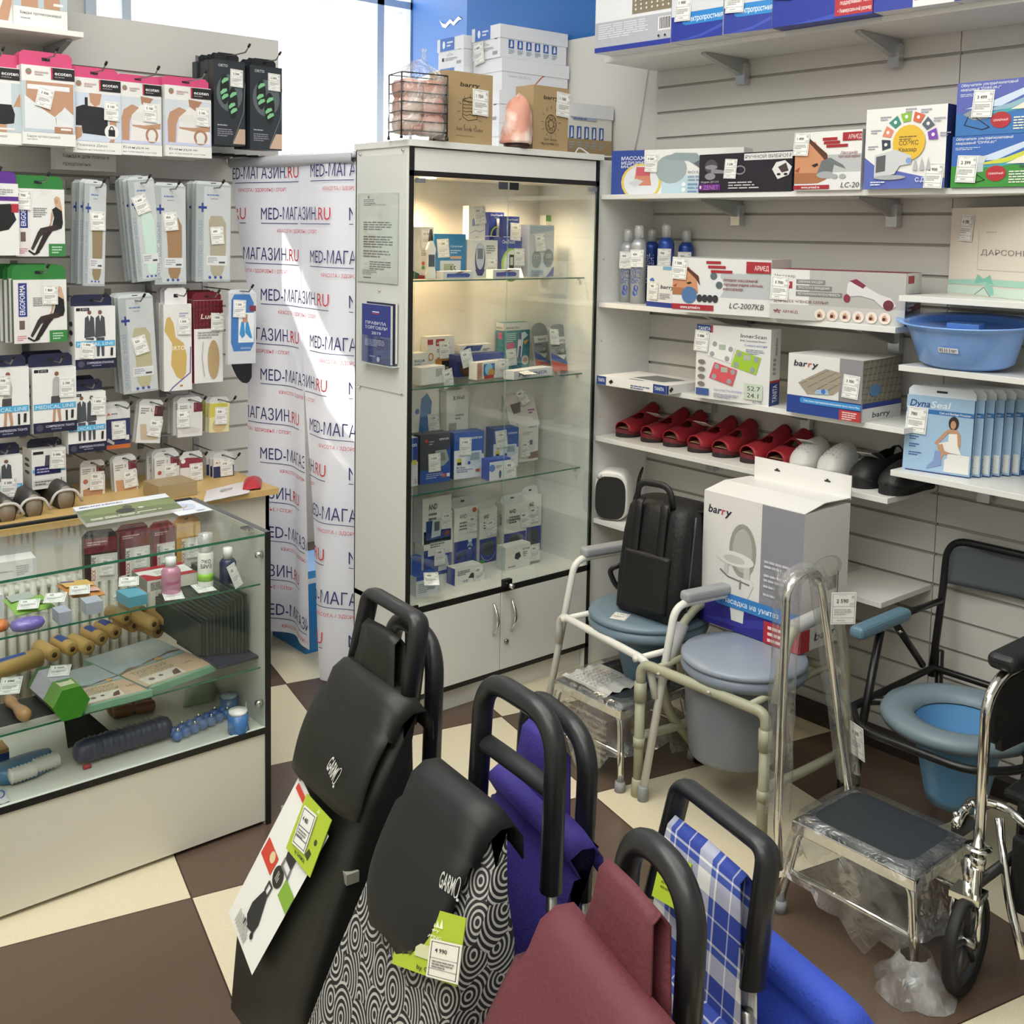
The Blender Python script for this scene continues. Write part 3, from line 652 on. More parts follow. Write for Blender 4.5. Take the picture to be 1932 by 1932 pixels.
# ---- lower glass shelf
ROLL, HOLE = M('#c9a564', .55), M('#5a3f1c', .7)
def roll(px_, dz, lb, L_=.10, rad=.021, yaw=99, i=0):
    c = PY(*px_, 2.98) if dz else PZ(px_[0], px_[1]+14, S2); c = Vector((c.x, c.y, 0))
    g = G(); a = R(yaw); d_ = Vector((math.cos(a), math.sin(a), 0)); e = Vector((-d_.y, d_.x, 0)); u = Vector((0,0,1)); z = dz
    rings = []
    for s, r in ((0, .008), (0, rad-.003), (.003, rad), (L_-.003, rad), (L_, rad-.003), (L_, .008), (.02,.008)):
        rings.append([c+d_*s+e*(r*math.cos(2*math.pi*k/16))+u*(rad+r*math.sin(2*math.pi*k/16)) for k in range(16)])
    rings = [[Vector((p.x, p.y, p.z+z)) for p in r_] for r_ in rings]
    g.loft(rings[:6], ROLL, True, False); g.loft([rings[0], [p+d_*.05 for p in rings[0]]], HOLE, True, True)
    o = tag(g.build('foam_roll', None), lb, 'roll', 'yellow rolls on the lower glass shelf')
    if i:
        b_ = G(); 
        b_.loft([[c+d_*s+e*((rad+.0006)*math.cos(t))+u*(rad+(rad+.0006)*math.sin(t))+Vector((0,0,z)) for t in [R(50+k*10) for k in range(8)]] for s in (.035, .06, .085)], M('#2f4f9a', .4), False, False); b_.build('paper_label', o)
    return o
base = PZ(193, 1222, S2); ring_of = [(193,1206,0,1),(219,1194,0,1),(254,1181,0,0),(299,1192,0,0),(340,1191,0,0),(366,1187,0,0),(137,1225,0,1),(168,1223,0,0),(103,1236,0,0),(239,1167,1,0),(268,1156,1,0),(291,1178,1,0),(319,1171,1,0),(342,1157,2,0)]
names = ['front pair, left one with blue label','front pair, right one with blue label','low one behind the front pair','low one in the middle, half hidden','low one near the right end','rightmost low one','left cluster, one with blue label','left cluster, plain one','left cluster, farthest left standing out','upper one above the pair','upper one at the back left','upper one in the middle','upper one right of the middle','topmost of the pile']
for (x, y, lv, lab), nm in zip(ring_of, names):
    z = 0.0 if lv == 0 else (.037 if lv == 1 else .07)
    c = PZ(x, y, S2+.021+z)
    o = roll((x, y), 0, 'yellow foam roll: '+nm, i=lab); mv = Vector((c.x, c.y, S2+z))-Vector((PZ(x, y+14, S2).x, PZ(x, y+14, S2).y, 0)); o.location = mv
    for ch in o.children: pass
c = PZ(20,1288,S2); g = G(); g.tube([(c.x-.12, c.y+.03, S2+.026), (c.x+.10, c.y+.07, S2+.026)], .026, ROLL, 16); o = tag(g.build('foam_roll', None), 'long yellow roll lying at the left end behind the green box', 'roll', 'yellow rolls on the lower glass shelf')
g = G(); g.loft([[Vector((c.x-.07+s*.16, c.y+.04+s*.03, S2+.026))+Vector((0,-math.cos(t)*.0266, math.sin(t)*.0266)) for t in [R(60+k*10) for k in range(7)]] for s in (.1,.5,.8)], M('#2f4f9a', .4), False, False); g.build('paper_label', o)
# green hexagonal box, lying
hx0, hx1 = PZ(136,1357,S2), PZ(72,1300,S2)
d_ = Vector((hx1.x-hx0.x, hx1.y-hx0.y, 0)); d_ = d_.normalized()*.185; e = Vector((d_.y, -d_.x, 0)).normalized(); rr = .047
hexr = lambda o_: [o_+e*(rr*math.cos(R(60*k)))+Vector((0,0,rr*.866+rr*math.sin(R(60*k)))) for k in range(6)]
A_, B_ = hexr(Vector((hx0.x,hx0.y,S2))), hexr(Vector((hx0.x,hx0.y,S2))+d_)
g = G(); C1, C2 = [a*.62+b*.38 for a, b in zip(A_, B_)], [a*.1+b*.9 for a, b in zip(A_, B_)]
g.loft([A_, C1], M('#5f8f35', .3), True, False, False); g.loft([C1, C2], M('#a9a9b4', .35), True, False, False); g.loft([C2, B_], M('#2f5f25', .3), True, False, False)
g.poly(A_[::-1], M('#3f8a26', .3)); g.poly(B_, M('#2f5f25', .3))
for k in (1, 0): 
    q = [A_[k], A_[k+1], C1[k+1], C1[k]]; f_ = lambda s, t: q[0]*(1-s)*(1-t)+q[1]*s*(1-t)+q[2]*s*t+q[3]*(1-s)*t+Vector((0,0,.0008))
    g.quad(f_(.1,.35), f_(.9,.35), f_(.9,.8), f_(.1,.8), M('#c9cba8', .4)); g.quad(f_(.2,.75), f_(.8,.75), f_(.8,.98), f_(.2,.98), M('#4d7d52', .4))
hxo = tag(g.build('hexagonal_box', None), 'green hexagonal gift box lying on the lower glass shelf', 'box')
c = (A_[1]+A_[2]+B_[1]+B_[2])/4; tagcard(c+Vector((0.0,.0,.002)), R(-25), 'price card on the green hexagonal box', '2 050')
# acupressure mats in foil
def flat(name, lb, cat, q, z, h, col, Tp=(), Fr=(), group=None, foil=0):
    c = [PZ(*p, z+h) for p in q]; ux = c[1]-c[0]; uy = c[3]-c[0]; yaw = math.atan2(ux.y, ux.x)
    pl = (Vector((c[0].x, c[0].y, z)), yaw, ux.length, h); 
    return carton(name, lb, cat, pl, uy.length, col, Tp=Tp, F=Fr, group=group, foil=foil)
mat_art = [('r','#a9b4b4',0,.5,1,1), ('r','#d8b999',.02,.04,1,.45), ('r','#a7bcc4',.0,.47,1,.6), ('p','#7a5a4c',[(0,.44),(.2,.52),(.35,.5),(.5,.54),(.7,.56),(.85,.6),(1,.57),(1,.54),(.8,.55),(.5,.5),(.2,.47),(0,.41)]), ('t','#8f8f60','ТИБЕТСКИЙ',.12,.33,.07,.5,'b'), ('t','#8f8f60','АППЛИКАТОР',.14,.25,.06,.5,'b'), ('r','#e4ded2',.08,.06,.62,.23), ('c','#7b4f3a',.2,.15,.04), ('c','#4a4a42',.34,.16,.03), ('p','#8f6a5a',[(.45,.08),(.56,.08),(.6,.2),(.5,.16)]), ('t','#9a7a60','144',.74,.22,.05), ('c','#c79a62',.62,.5,.05)]
flat('massage_mat', 'mint acupressure mat pack behind the green hexagonal box', 'mat', ((160,1335),(288,1302),(226,1248),(104,1272)), S2, .016, '#86b49a', mat_art, [('r','#7fc09a',0,0,1,1)], 'acupressure mats', 1)
flat('massage_mat', 'mint acupressure mat pack next to the dark blue mats', 'mat', ((278,1300),(408,1254),(338,1202),(216,1230)), S2, .018, '#86b49a', mat_art, [('r','#7fc09a',0,0,1,1)], 'acupressure mats', 1)
for k, z in enumerate((0, .009, .018)): flat('rubber_mat', ('lowest','middle','topmost')[k]+' of the dark blue flat rubber mats', 'mat', ((412,1258+k*0),(488,1237),(432,1190),(344,1207)), S2+z, .008, '#2c3144' if k else '#8b8478', group='dark blue mats stacked at the counter end')
tagcard(PZ(407,1206, S2+.029), R(-22), 'price card on the dark blue rubber mats', '640')
g = G(); 
for k in range(14): x = 1.452-.009*k; g.box((x-.007, 2.86+.004*k, S2+.028), (x, 3.22, S2+.20-.006*k), M('#33423e' if k % 2 else '#2a3634', .6))
tag(g.build('foam_sheets', None), 'upright stack of dark green foam sheets at the counter end', 'foam sheet')
# wooden massager on black tray
a = PZ(0,1386,S2); b = PZ(108,1352,S2); c = PZ(30,1312,S2); g = G(); g.box((a.x-.10, 2.815, S2), (b.x, 2.96, S2+.012), M('#2b2c2c', .5)); g.box((a.x-.10, 2.812, S2), (b.x, 2.815, S2+.013), M('#b9bab2', .4)); tag(g.build('foam_tray', None), 'black foam tray under the wooden massager', 'tray')
a = PZ(14,1318,S2+.03); b = PZ(50,1352,S2+.03); g = G(); ax = (b-a)
prof = [(.0,.004),(.02,.012),(.25,.015),(.38,.011),(.45,.012),(.5,.010),(.6,.014),(.8,.018),(.93,.017),(1,.008)]
g.tube([a+ax*t for t, _ in prof], [r for _, r in prof], M('#a9825c', .25), 14); tag(g.build('wooden_massager', None), 'turned wooden massager on the black foam tray', 'massager')
p = PZ(12,1312,S2+.03); tagcard(p+Vector((0,-.02,.01)), R(-25), 'price card leaning on the wooden massager', '1 090', 15)
# ---- counter floor
c1, c2 = PZ(212,1356,S0), PZ(292,1340,S0); g = G(); ax = c2-c1
for j in range(3): 
    o_ = Vector((0, .02*j, .017)); prof = [(0,.012),(.04,.017),(.3,.019),(.46,.017),(.5,.009),(.54,.017),(.7,.019),(.96,.017),(1,.012)]
    if j != 1: g.tube([c1+ax*t+o_ for t, _ in prof], [r for _, r in prof], M('#8a5a36', .35), 12)
g.tube([c1+ax*.02+Vector((0,.02,.017)), c1+ax*.98+Vector((0,.02,.017))], .018, M('#7c4c2c', .4), 12)
o = tag(g.build('wooden_roller', None), 'brown wooden foot roller in clear foil on the counter floor', 'roller')
# dark wedge
a, b, c = PZ(128,1412,S0), PZ(208,1380,S0), PZ(150,1372,S0); g = G()
g.add([a, PZ(172,1398,S0), b, c, a+Vector((0,.03,.075)), PZ(165,1392,S0)+Vector((0,.03,.075))], [(0,1,5,4),(1,2,5),(2,3,4,5),(3,0,4),(0,3,2,1)], M('#3a3d38', .7)); tag(g.build('foam_wedge', None), 'dark grey foam wedge on the counter floor', 'wedge')
# long spiky blue roller in foil
a, b = PZ(150,1455,S0), PZ(332,1398,S0); ax = b-a; L_ = ax.length; ax.normalize(); e = Vector((-ax.y, ax.x, 0)); rr = .034; c = a+e*.035+Vector((0,0,rr))
g = G(); rings = []
for t in [0,.03,.08]+[.08+.84*k/40 for k in range(1,41)]+[.97,1]:
    r_ = rr*(.45 if t in (0,1) else .8 if t in (.03,.97) else (1.0 if int(t*60) % 2 else .9))
    rings.append([c+ax*(t*L_)+e*(r_*math.cos(2*math.pi*k/18)*(1 if k % 2 else .93))+Vector((0,0,r_*math.sin(2*math.pi*k/18)*(1 if k % 2 else .93))) for k in range(18)])
g.loft(rings, M('#2b3350', .35), True, True); o = tag(g.build('spiky_roller', None), 'long dark navy spiked massage roller on the counter floor', 'massager')
G().tube([a+e*.0+ax*.01+Vector((0,-.0,.006)), a+ax*.03+Vector((0,0,.006))], .006, M('#a8202c', .4), 8).build('red_ring', o)
# string of blue ball massagers
g = G(); a, b = PZ(345,1400,S0), PZ(438,1358,S0)
for k in range(7):
    for j in range(2):
        c = a+(b-a)*(k/6)+Vector((-.01,.014+.03*j,.016)); g.lathe([(0,-.015),(.011,-.011),(.0155,0),(.011,.011),(0,.015)], M('#4c74b4', .25), 12, c)
        if k % 2 == j: g.lathe([(0,-.006),(.006,0),(0,.006)], CHROME, 8, c+Vector((0,-.004,.018)))
o = tag(g.build('ball_massager', None), 'blue ball massager belt with metal beads in clear foil', 'massager')
q = [PZ(*p, S0+.036) for p in ((338,1405),(440,1372),(420,1345),(350,1368))]; G().quad(*q, FOIL).build('foil_wrap', o)
bottle('salt_jar', 'small blue jar with white lid near the counter end', (449,1381), (450,1337), S0, [('body', '#3f6ea8', [(0,0),(.4,.02),(.42,.1),(.42,.8)]), ('lid', '#e8e8e6', [(.38,.8),(.38,.95),(.0,1)])], cat='jar')
bottle('salt_jar', 'second blue jar standing behind the first', (432,1345), (433,1308), S0, [('body', '#4a6c94', [(0,0),(.42,.02),(.44,.1),(.44,.8)]), ('lid', '#8fa3ad', [(.4,.8),(.4,.95),(.0,1)])], cat='jar')
tagcard(PZ(472,1372, S0+.001), R(62), 'price card standing beside the blue jars', '230', tilt=76)
pouch('gauze_pack', 'pale green packet at the back of the counter floor', 'packet', ((345,1335),(405,1322),(415,1290),(350,1302)), S0, .035, '#8ea482')
# teal foot massager with white rollers
a, b = PZ(8,1492,S0), PZ(112,1455,S0); ax = (b-a); L_ = ax.length; ax.normalize(); e = Vector((-ax.y, ax.x, 0)); o_ = a+e*.055
g = G(); sec = []
for t in [k/14 for k in range(15)]:
    hw = .05*(math.sin(math.pi*(.08+.84*t))**.45); sec.append([o_+ax*(t*L_)+e*(hw*math.cos(R(q)))+Vector((0,0,.004+.04*max(0,math.sin(R(q)))**.6)) for q in range(-20, 201, 20)])
g.loft(sec, M('#4b7ea3', .3), True, True); fo = tag(g.build('foot_massager', None), 'blue foot massager with white bobbled rollers', 'massager')
for t, off in ((.36, -.045), (.82, -.035)):
    c = o_+ax*(t*L_)+e*off+Vector((0,0,.026)); g = G(); rings = []
    for k in range(15): r_ = .021*(1 if k % 2 else .78)*(1 if 0 < k < 14 else .5); rings.append([c+ax*(-.035+.005*k)+e*(r_*math.cos(2*math.pi*j/12))+Vector((0,0,r_*math.sin(2*math.pi*j/12))) for j in range(12)])
    g.loft(rings, M('#d9d9d0', .35), True, True); g.build('roller', fo)
a = PZ(-4,1452,S0); g = G(); g.box((a.x-.09, a.y-.01, S0), (PZ(20,1452,S0).x, a.y+.05, S0+.055), M('#b8905e', .5)); g.box((a.x-.09, a.y-.012, S0+.02), (PZ(20,1452,S0).x, a.y-.009, S0+.045), M('#2b4690', .4)); tag(g.build('small_carton', None), 'tan carton with blue stripe at the left end of the counter floor', 'box')
pouch('insole_pack', 'clear packet with a blue ring print at the lower left corner', 'packet', ((-30,1528),(18,1512),(10,1488),(-34,1500)), S0, .006, '#c9ccd0', [('o','#3a5aa8',.7,.5,.22,.3,.06)])
# ---- things lying on the counter's glass top
KT = kt-.0015
g = G(); a, b, c, d_ = [PZ(*q, KT+.011) for q in ((163,988),(345,958),(262,938),(137,958))]
m_ = len(g.v); g.add([Vector((p.x,p.y,KT)) for p in (a,b,c,d_)]+[a,b,c,d_], [(3,2,1,0),(4,5,6,7),(0,1,5,4),(1,2,6,5),(2,3,7,6),(3,0,4,7)], M('#d8d8d4', .5))
ux, uy = (b-a), (d_-a); art(g, a, ux.normalized(), uy.normalized(), ux.length, uy.length, [('r','#6e7a58',0,0,1,.78), ('r','#dfe3ea',0,.74,1,1), ('p','#7f8c5e',[(0,.5),(.3,.72),(.55,.66),(.8,.74),(1,.6),(1,.3),(.6,.4),(.3,.3),(0,.4)]), ('c','#40423c',.45,.36,.1,.14), ('c','#58584e',.5,.55,.05,.1), ('c','#c9c6c0',.62,.4,.03,.05), ('t','#3c4470','MED-МАГАЗИН.RU',.05,.84,.07,.45,'b'), ('l','#e8e6da',.06,.16,.8,2,.06)])
tag(g.build('catalogue', None), 'thick product catalogue lying on the counter glass', 'catalogue')
g = G(); a, b, c, d_ = [PZ(*q, KT+.0012) for q in ((338,973),(402,962),(356,941),(295,951))]; g.quad(a,b,c,d_, M('#dfe5ee', .4)); ux, uy = b-a, d_-a
art(g, a, ux.normalized(), uy.normalized(), ux.length, uy.length, [('t','#8aa0c4','med',.06,.82,.06,.2,'b'), ('c','#c4d0e6',.5,.5,.3,.22), ('p','#c79a6a',[(.25,.3),(.6,.5),(.58,.54),(.24,.36)]), ('r','#b4c4e2',.3,.56,.8,.6), ('l','#aab',.6,.15,.3,2,.05)])
tag(g.build('leaflet', None), 'pale blue leaflet lying on the counter glass', 'leaflet')
# desk behind with folders, red purse and dark bags
g = G(); g.box((.75, 3.66, .728), (1.99, 4.17, .75), M('#c9a86c', .45)); g.box((.75, 3.70, .0), (1.97, 3.715, .728), M('#cfccc0', .5)); g.box((1.955, 3.70, 0), (1.97, 4.17, .728), M('#cfccc0', .5)); g.box((.75, 3.70, 0), (.765, 4.17, .728), M('#cfccc0', .5))
tag(g.build('desk', None), 'light wood topped desk under the hanging goods', 'desk')
DZ = .751
pouch('folder', 'white brochure with grey print on the wooden desk', 'brochure', ((383,948),(470,930),(475,905),(390,925)), DZ, .008, '#dcd8d8', [('c','#a8a2a4',.4,.5,.1,.14), ('c','#a8a2a4',.55,.5,.08,.12)])
pouch('purse', 'red folded pouch beside the white brochure', 'pouch', ((457,925),(492,921),(494,905),(460,908)), DZ+.004, .03, '#b02a36')
carton('cardboard_box', 'tan open cardboard box behind the small packets', 'box', on_z((300,945), (372,933), (300,918), DZ), .12, '#a3906c')
for i, (q, lb) in enumerate((((-20,985,40,960),'dark wrapped orthosis roll at the left picture edge'), ((30,975,90,950),'dark wrapped orthosis roll with a white edge'), ((90,960,150,938),'dark wrapped orthosis roll beside the catalogue'))):
    a, b = PZ(q[0], q[1], DZ), PZ(q[2], q[1]-8, DZ); c = (a+b)/2; r_ = (b-a).length*.52; g = G()
    g.tube([c+Vector((0,-.02,r_*.62)), c+Vector((.0,.22,r_*.62))], [r_*.95, r_*.95], M('#3c3836', .4), 16, flat=.62); o = tag(g.build('orthosis_pack', None), lb, 'packet', 'dark wrapped rolls behind the counter')
    h = G(); h.tube([c+Vector((0,-.024,r_*.62)), c+Vector((0,-.021,r_*.62))], [r_*.8, r_*.8], M('#8a8074', .4), 16, flat=.62); h.tube(fil([c+Vector((-r_,-.025,r_*.3)), c+Vector((-r_*.6,-.025,r_*1.15)), c+Vector((r_*.6,-.025,r_*1.15)), c+Vector((r_,-.025,r_*.3))], .05), .005, M('#c4c2c0', .4), 6); h.build('end_card', o)
# blue bin glimpsed through the slit of the banner
c = PZ(604, 1236, 0); g = G(); rr = [(-.2,-.02),(.22,-.02),(.22,.3),(-.2,.3)]
q = lambda s, z: [Vector((c.x+.13+x*s, c.y+.06+y*s, z)) for x, y in rr]
g.loft([q(.86,0), q(.86,.08), q(1,.29)], M('#2a80c8', .35), True, True, False); o = tag(g.build('storage_bin', None), 'blue plastic bin seen through the banner slit', 'bin')
g = G(); g.loft([q(1.03,.29), q(1.03,.31)], M('#e4e8ee', .4), True, True, False); g.loft([q(.9,.31), q(.8,.34)], M('#3f8fd0', .35), True, True, False); g.build('lid', o)
# ================================================================== LEFT SLAT WALL
g = G(); a = PY(158, 61, 3.9); zt = a.z
g.box((.4, 3.9, zt-.018), (a.x, YS-.001, zt), BOARD); o = g.build('wall_shelf', None, bevel=.001); tag(o, 'white shelf high on the left slat wall', 'shelf')
for x in (1.35, .7):
    t = G(); t.add([(x-.01, YS, zt-.02), (x-.01, YS-.24, zt-.02), (x-.01, YS-.24, zt-.027), (x-.01, YS, zt-.09), (x+.01, YS, zt-.02), (x+.01, YS-.24, zt-.02), (x+.01, YS-.24, zt-.027), (x+.01, YS, zt-.09)], [(0,1,2,3),(7,6,5,4),(0,4,5,1),(1,5,6,2),(2,6,7,3),(3,7,4,0)], BRK); t.build('bracket', o)
SK, SK2 = '#b98f74', '#a97f66'
def eco(body, title, sub=''):
    return [('r','#b9c6cf',.0,.16,1,.80)]+body+[('r','#1d1d20',.55,.84,1,.99), ('r','#c8304e',.55,.84,.58,.99), ('t','#eceaea','ecoten',.62,.90,.05,.32,'b'), ('l','#999',.62,.88,.32,1,.02), ('c','#b06a68',.13,.92,.055), ('c','#7c8a6a',.13,.93,.04), ('l','#c4a8a8',.24,.93,.26,2,.03),
        ('r','#e4e4e1',0,0,1,.155), ('t','#555a60',title,.08,.09,.032,.62)]+([('t','#777',sub,.08,.035,.022,.78)] if sub else [('l','#999',.08,.07,.3,1,.02)])
briefs = [('r',SK,.08,.28,.97,.8), ('p','#d9dde0',[(.05,.2),(.05,.62),(.4,.45),(.62,.36),(.64,.22),(.6,.2)]), ('p','#d9dde0',[(.64,.2),(.64,.35),(.8,.5),(.97,.4),(.97,.2)]), ('r','#e3e4e6',.1,.7,.9,.76), ('p',SK2,[(.6,.16),(.95,.16),(.95,.24),(.6,.24)]), ('p','#d5d9dc',[(.6,.36),(.72,.44),(.78,.42),(.7,.34)]), ('r','#e9e3e0',.72,.2,.92,.225), ('r','#e9e3e0',.72,.25,.92,.275)]
sling = [('r','#c9d3e2',0,.16,1,.8), ('p',SK,[(.05,.16),(.05,.34),(.2,.34),(.18,.22)]), ('p','#232427',[(.06,.36),(.07,.6),(.22,.64),(.6,.62),(.72,.6),(.72,.24),(.2,.26),(.18,.36)]), ('p','#d8d2cc',[(.28,.63),(.3,.74),(.6,.74),(.6,.62)]), ('p',SK,[(.34,.8),(.36,.68),(.46,.62),(.56,.66),(.6,.8)]), ('r','#232427',.25,.6,.31,.74), ('r',SK,.76,.3,.9,.56), ('c','#e8e6e4',.8,.30,.15), ('p','#232427',[(.73,.24),(.73,.33),(.87,.33),(.87,.24)]), ('o','#232427',.8,.33,.05,.05,.02,0,180), ('p',SK,[(.74,.16),(.78,.2),(.86,.2),(.84,.16)])]
arm = [('r','#c5cbe6',0,.16,1,.5), ('r','#ccd3da',0,.5,1,.8), ('p','#e3e0de',[(.25,.2),(.3,.6),(.5,.7),(.97,.74),(.97,.2)]), ('p',SK,[(.06,.2),(.05,.5),(.1,.62),(.3,.7),(.46,.66),(.3,.56),(.24,.46),(.22,.2)]), ('p',SK2,[(.5,.82),(.52,.72),(.66,.66),(.8,.8)]), ('p','#dcdad8',[(.28,.5),(.36,.6),(.6,.6),(.7,.52),(.5,.48)]), ('p',SK,[(.28,.48),(.3,.42),(.6,.42),(.97,.46),(.97,.38),(.6,.37),(.3,.40)]), ('o',SK2,.76,.29,.15,.11,.05), ('r','#e1dedb',.68,.2,.84,.3)]
dark = [('p','#dadde0',[(.3,.5),(.3,.8),(.8,.8),(.8,.5)]), ('p',SK,[(.85,.5),(.8,.44),(.9,.6),(1,.72),(1,.5)]), ('p','#1c1d1f',[(.2,.3),(.25,.52),(.8,.52),(.86,.4),(.84,.28),(.5,.24)]), ('r',SK,.3,.16,.7,.26), ('r','#e9e3e0',.55,.19,.85,.215)]
def hookrod(x, z, y1, label):
    g = G(); g.box((x-.012, YS-.004, z-.02), (x+.012, YS+.001, z+.03), STEEL)
    g.tube([(x, YS-.003, z), (x, y1, z), (x+.004, y1-.022, z+.022)], .0028, STEEL, 8); g.tube([(x+.003, y1-.017, z+.017), (x+.0055, y1-.026, z+.028)], .0045, RUBBER, 8)
    return tag(g.build('wall_hook', None), label, 'hook', 'wire hooks on the left slat wall')
def hang(name, label, cat, bl, tr, y, d, col='#e3e3e1', F=(), Lf=(), n=0, sp=.04, blabel='', group=None, tabc=None, tab=.05, tags=(), roll=0, hook=.06, hz=None, side=None, rough=.4, top=None, tabw=1.0, hl=None, shape=None, foil=0):
    p, yaw, w_, h_ = on_y(y, bl, tr)
    o = carton(name, label, cat, (p, yaw, w_, h_), d, col, F=F, Lf=Lf, tags=tags, group=group, tabcol=tabc, tab=tab, side=side, top=top, rough=rough, tabw=tabw, foil=foil)
    if roll: o.matrix_basis = o.matrix_basis @ Matrix.Translation((w_/2,0,h_)) @ Matrix.Rotation(R(roll), 4, 'Y') @ Matrix.Translation((-w_/2,0,-h_))
    for k in range(n):
        c = dup(o, Matrix.Translation(Vector((rnd.uniform(-.006,.004), sp*(k+1), rnd.uniform(-.004,.006)))) @ o.matrix_basis, blabel)
        for ch in list(c.children):
            if ch.name.startswith('price_tag'): bpy.data.objects.remove(ch)
        c['group'] = group or blabel
    if n and not group: o['group'] = blabel
    if hook: hookrod(p.x+w_/2, p.z+h_+(hz if hz is not None else (tab*.55 if tabc else .012)), y-hook, hl or 'hook of the '+label)
    return o
PINKT = '#cc4a78'; yA = 3.93
G1 = 'bandage boxes with pink hang tabs'
hang('bandage_box', 'bandage box with black shorts picture at the left picture edge', 'box', (-58,268), (40,130), yA, .045, F=eco(dark, 'Бандаж противогрыжевой'), tabc=PINKT, tab=.045, group=G1, n=1, blabel='pink tabbed bandage box hidden behind the black shorts one')
hang('bandage_box', 'bandage box with white briefs picture', 'box', (43,271), (140,131), yA-.02, .045, F=eco(briefs, 'Бандаж противогрыжевой'), tabc=PINKT, tab=.05, group=G1, tags=[(.42,.60,'2 500',14)], n=1, blabel='pink tabbed bandage box hidden behind the white briefs one')
hang('bandage_box', 'bandage box with black arm sling picture', 'box', (138,287), (227,153), yA, .045, F=eco(sling, 'Повязка Дезо', 'бандаж на плечевой сустав'), tabc=PINKT, tab=.04, group=G1, tags=[(.80,.58,'2 100',3)], n=1, blabel='pink tabbed bandage box hidden behind the arm sling one')
hang('bandage_box', 'bandage box with shoulder picture, beside the arm sling box', 'box', (226,291), (304,161), yA+.005, .045, F=eco(arm, 'Бандаж', 'на плечевой сустав'), tabc=PINKT, tab=.03, group=G1, tags=[(.72,.60,'2 100',3)], hook=.13)
hang('bandage_box', 'rightmost pink topped bandage box with shoulder picture', 'box', (312,294), (398,168), yA-.01, .045, F=eco(arm, 'Бандаж', 'на плечевой сустав'), tabc=PINKT, tab=.035, group=G1, tags=[(.80,.58,'2 100',3)], n=3, sp=.048, blabel='pink tabbed bandage box stacked behind the rightmost one', hook=.12)
hang('bandage_box', 'bandage box hanging lower behind the arm sling box', 'box', (105,319), (217,190), 4.08, .05, F=[('l','#999',.1,.9,.7,3,.05), ('t','#6a6a6a','Бандаж для плеча и',.12,.17,.05,.76), ('t','#6a6a6a','предплечья',.12,.06,.05,.45), ('r',SK2,.7,.26,.8,.36)], hook=0)
orto = [('r','#2c3238',.0,.0,1,1), ('c','#5a6468',.5,.62,.42,.22), ('p','#c3a793',[(.6,.02),(1,.02),(1,.2),(.8,.2)]), ('s','#7f8a8c',[(1,.75),(.95,.4),(.6,.04)],.006), ('c','#1b2220',.34,.66,.15,.18), ('c','#1b2220',.6,.5,.16,.19), ('t','#c9cdd2','ORTO',.14,.92,.032,.3,'b'), ('l','#aab',.1,.24,.5,1,.025), ('l','#889',.1,.19,.5,4,.025)]
for cx_, cy_ in ((.34,.75),(.3,.62),(.34,.56),(.6,.59),(.56,.46),(.62,.40)): orto.append(('p','#7fc08e',[(cx_-.1,cy_),(cx_-.02,cy_+.04),(cx_+.1,cy_+.05),(cx_+.12,cy_+.02),(cx_,cy_-.01),(cx_-.08,cy_-.03)]))
hang('insole_box', 'black insole box with green footprints, left stack front', 'box', (404,272), (462,118), yA, .04, '#23272c', F=orto, tabc='#1c1f22', tab=.03, tags=[(.72,.80,'2 200',2)], n=3, sp=.045, blabel='black insole box behind the left front one', group='black insole boxes', hook=.13, tabw=.75)
hang('insole_box', 'black insole box with green footprints, right stack front', 'box', (472,281), (532,129), yA-.02, .04, '#23272c', F=orto, tabc='#1c1f22', tab=.03, tags=[(.74,.82,'2 200',2)], n=2, sp=.045, blabel='black insole box behind the right front one', group='black insole boxes', hook=.08, tabw=.75)
G().box((.0,0,0),(.001,.001,.001), BLACK)
a = PY(400,280,3.99); g = G()
for k in range(4): g.tube([(a.x+.03+.05*k, 4.19, a.z-.012), (a.x+.03+.05*k, 3.97, a.z-.02)], .004, RUBBER, 6)
tag(g.build('wire_rack', None), 'black wire rack under the black insole boxes', 'rack')
# boxes on the shelf
hb = lambda nm, lb, bl, tr, y, F: carton(nm, lb, 'box', (lambda q: (Vector((q[0].x, y, zt)), 0, q[2], .30))(on_y(y, bl, tr)), .16, F=F)
hb('bandage_box', 'bandage box with dark shorts on the high left shelf', (26,43), (125,-80), 3.93, [('r','#b4c3cb',0,.22,1,1), ('p',SK,[(.14,.22),(.14,.5),(.45,.5),(.45,.22)]), ('p',SK,[(.56,.22),(.56,.5),(.86,.5),(.86,.22)]), ('p','#27304a',[(.1,.42),(.1,.8),(.9,.8),(.9,.4),(.6,.38),(.5,.44),(.4,.38)]), ('r','#e9e3e0',.74,.26,.92,.29), ('t','#666','Бандаж противогрыжевой',.12,.14,.03,.76), ('l','#999',.12,.1,.3,1,.02)])
hb('bandage_box', 'bandage box cut by the left picture edge on the high shelf', (-70,30), (22,-80), 3.95, [('r','#d8dcdc',0,0,1,1), ('p',SK,[(.66,.05),(.95,.5),(1,.3),(.9,.05)])])
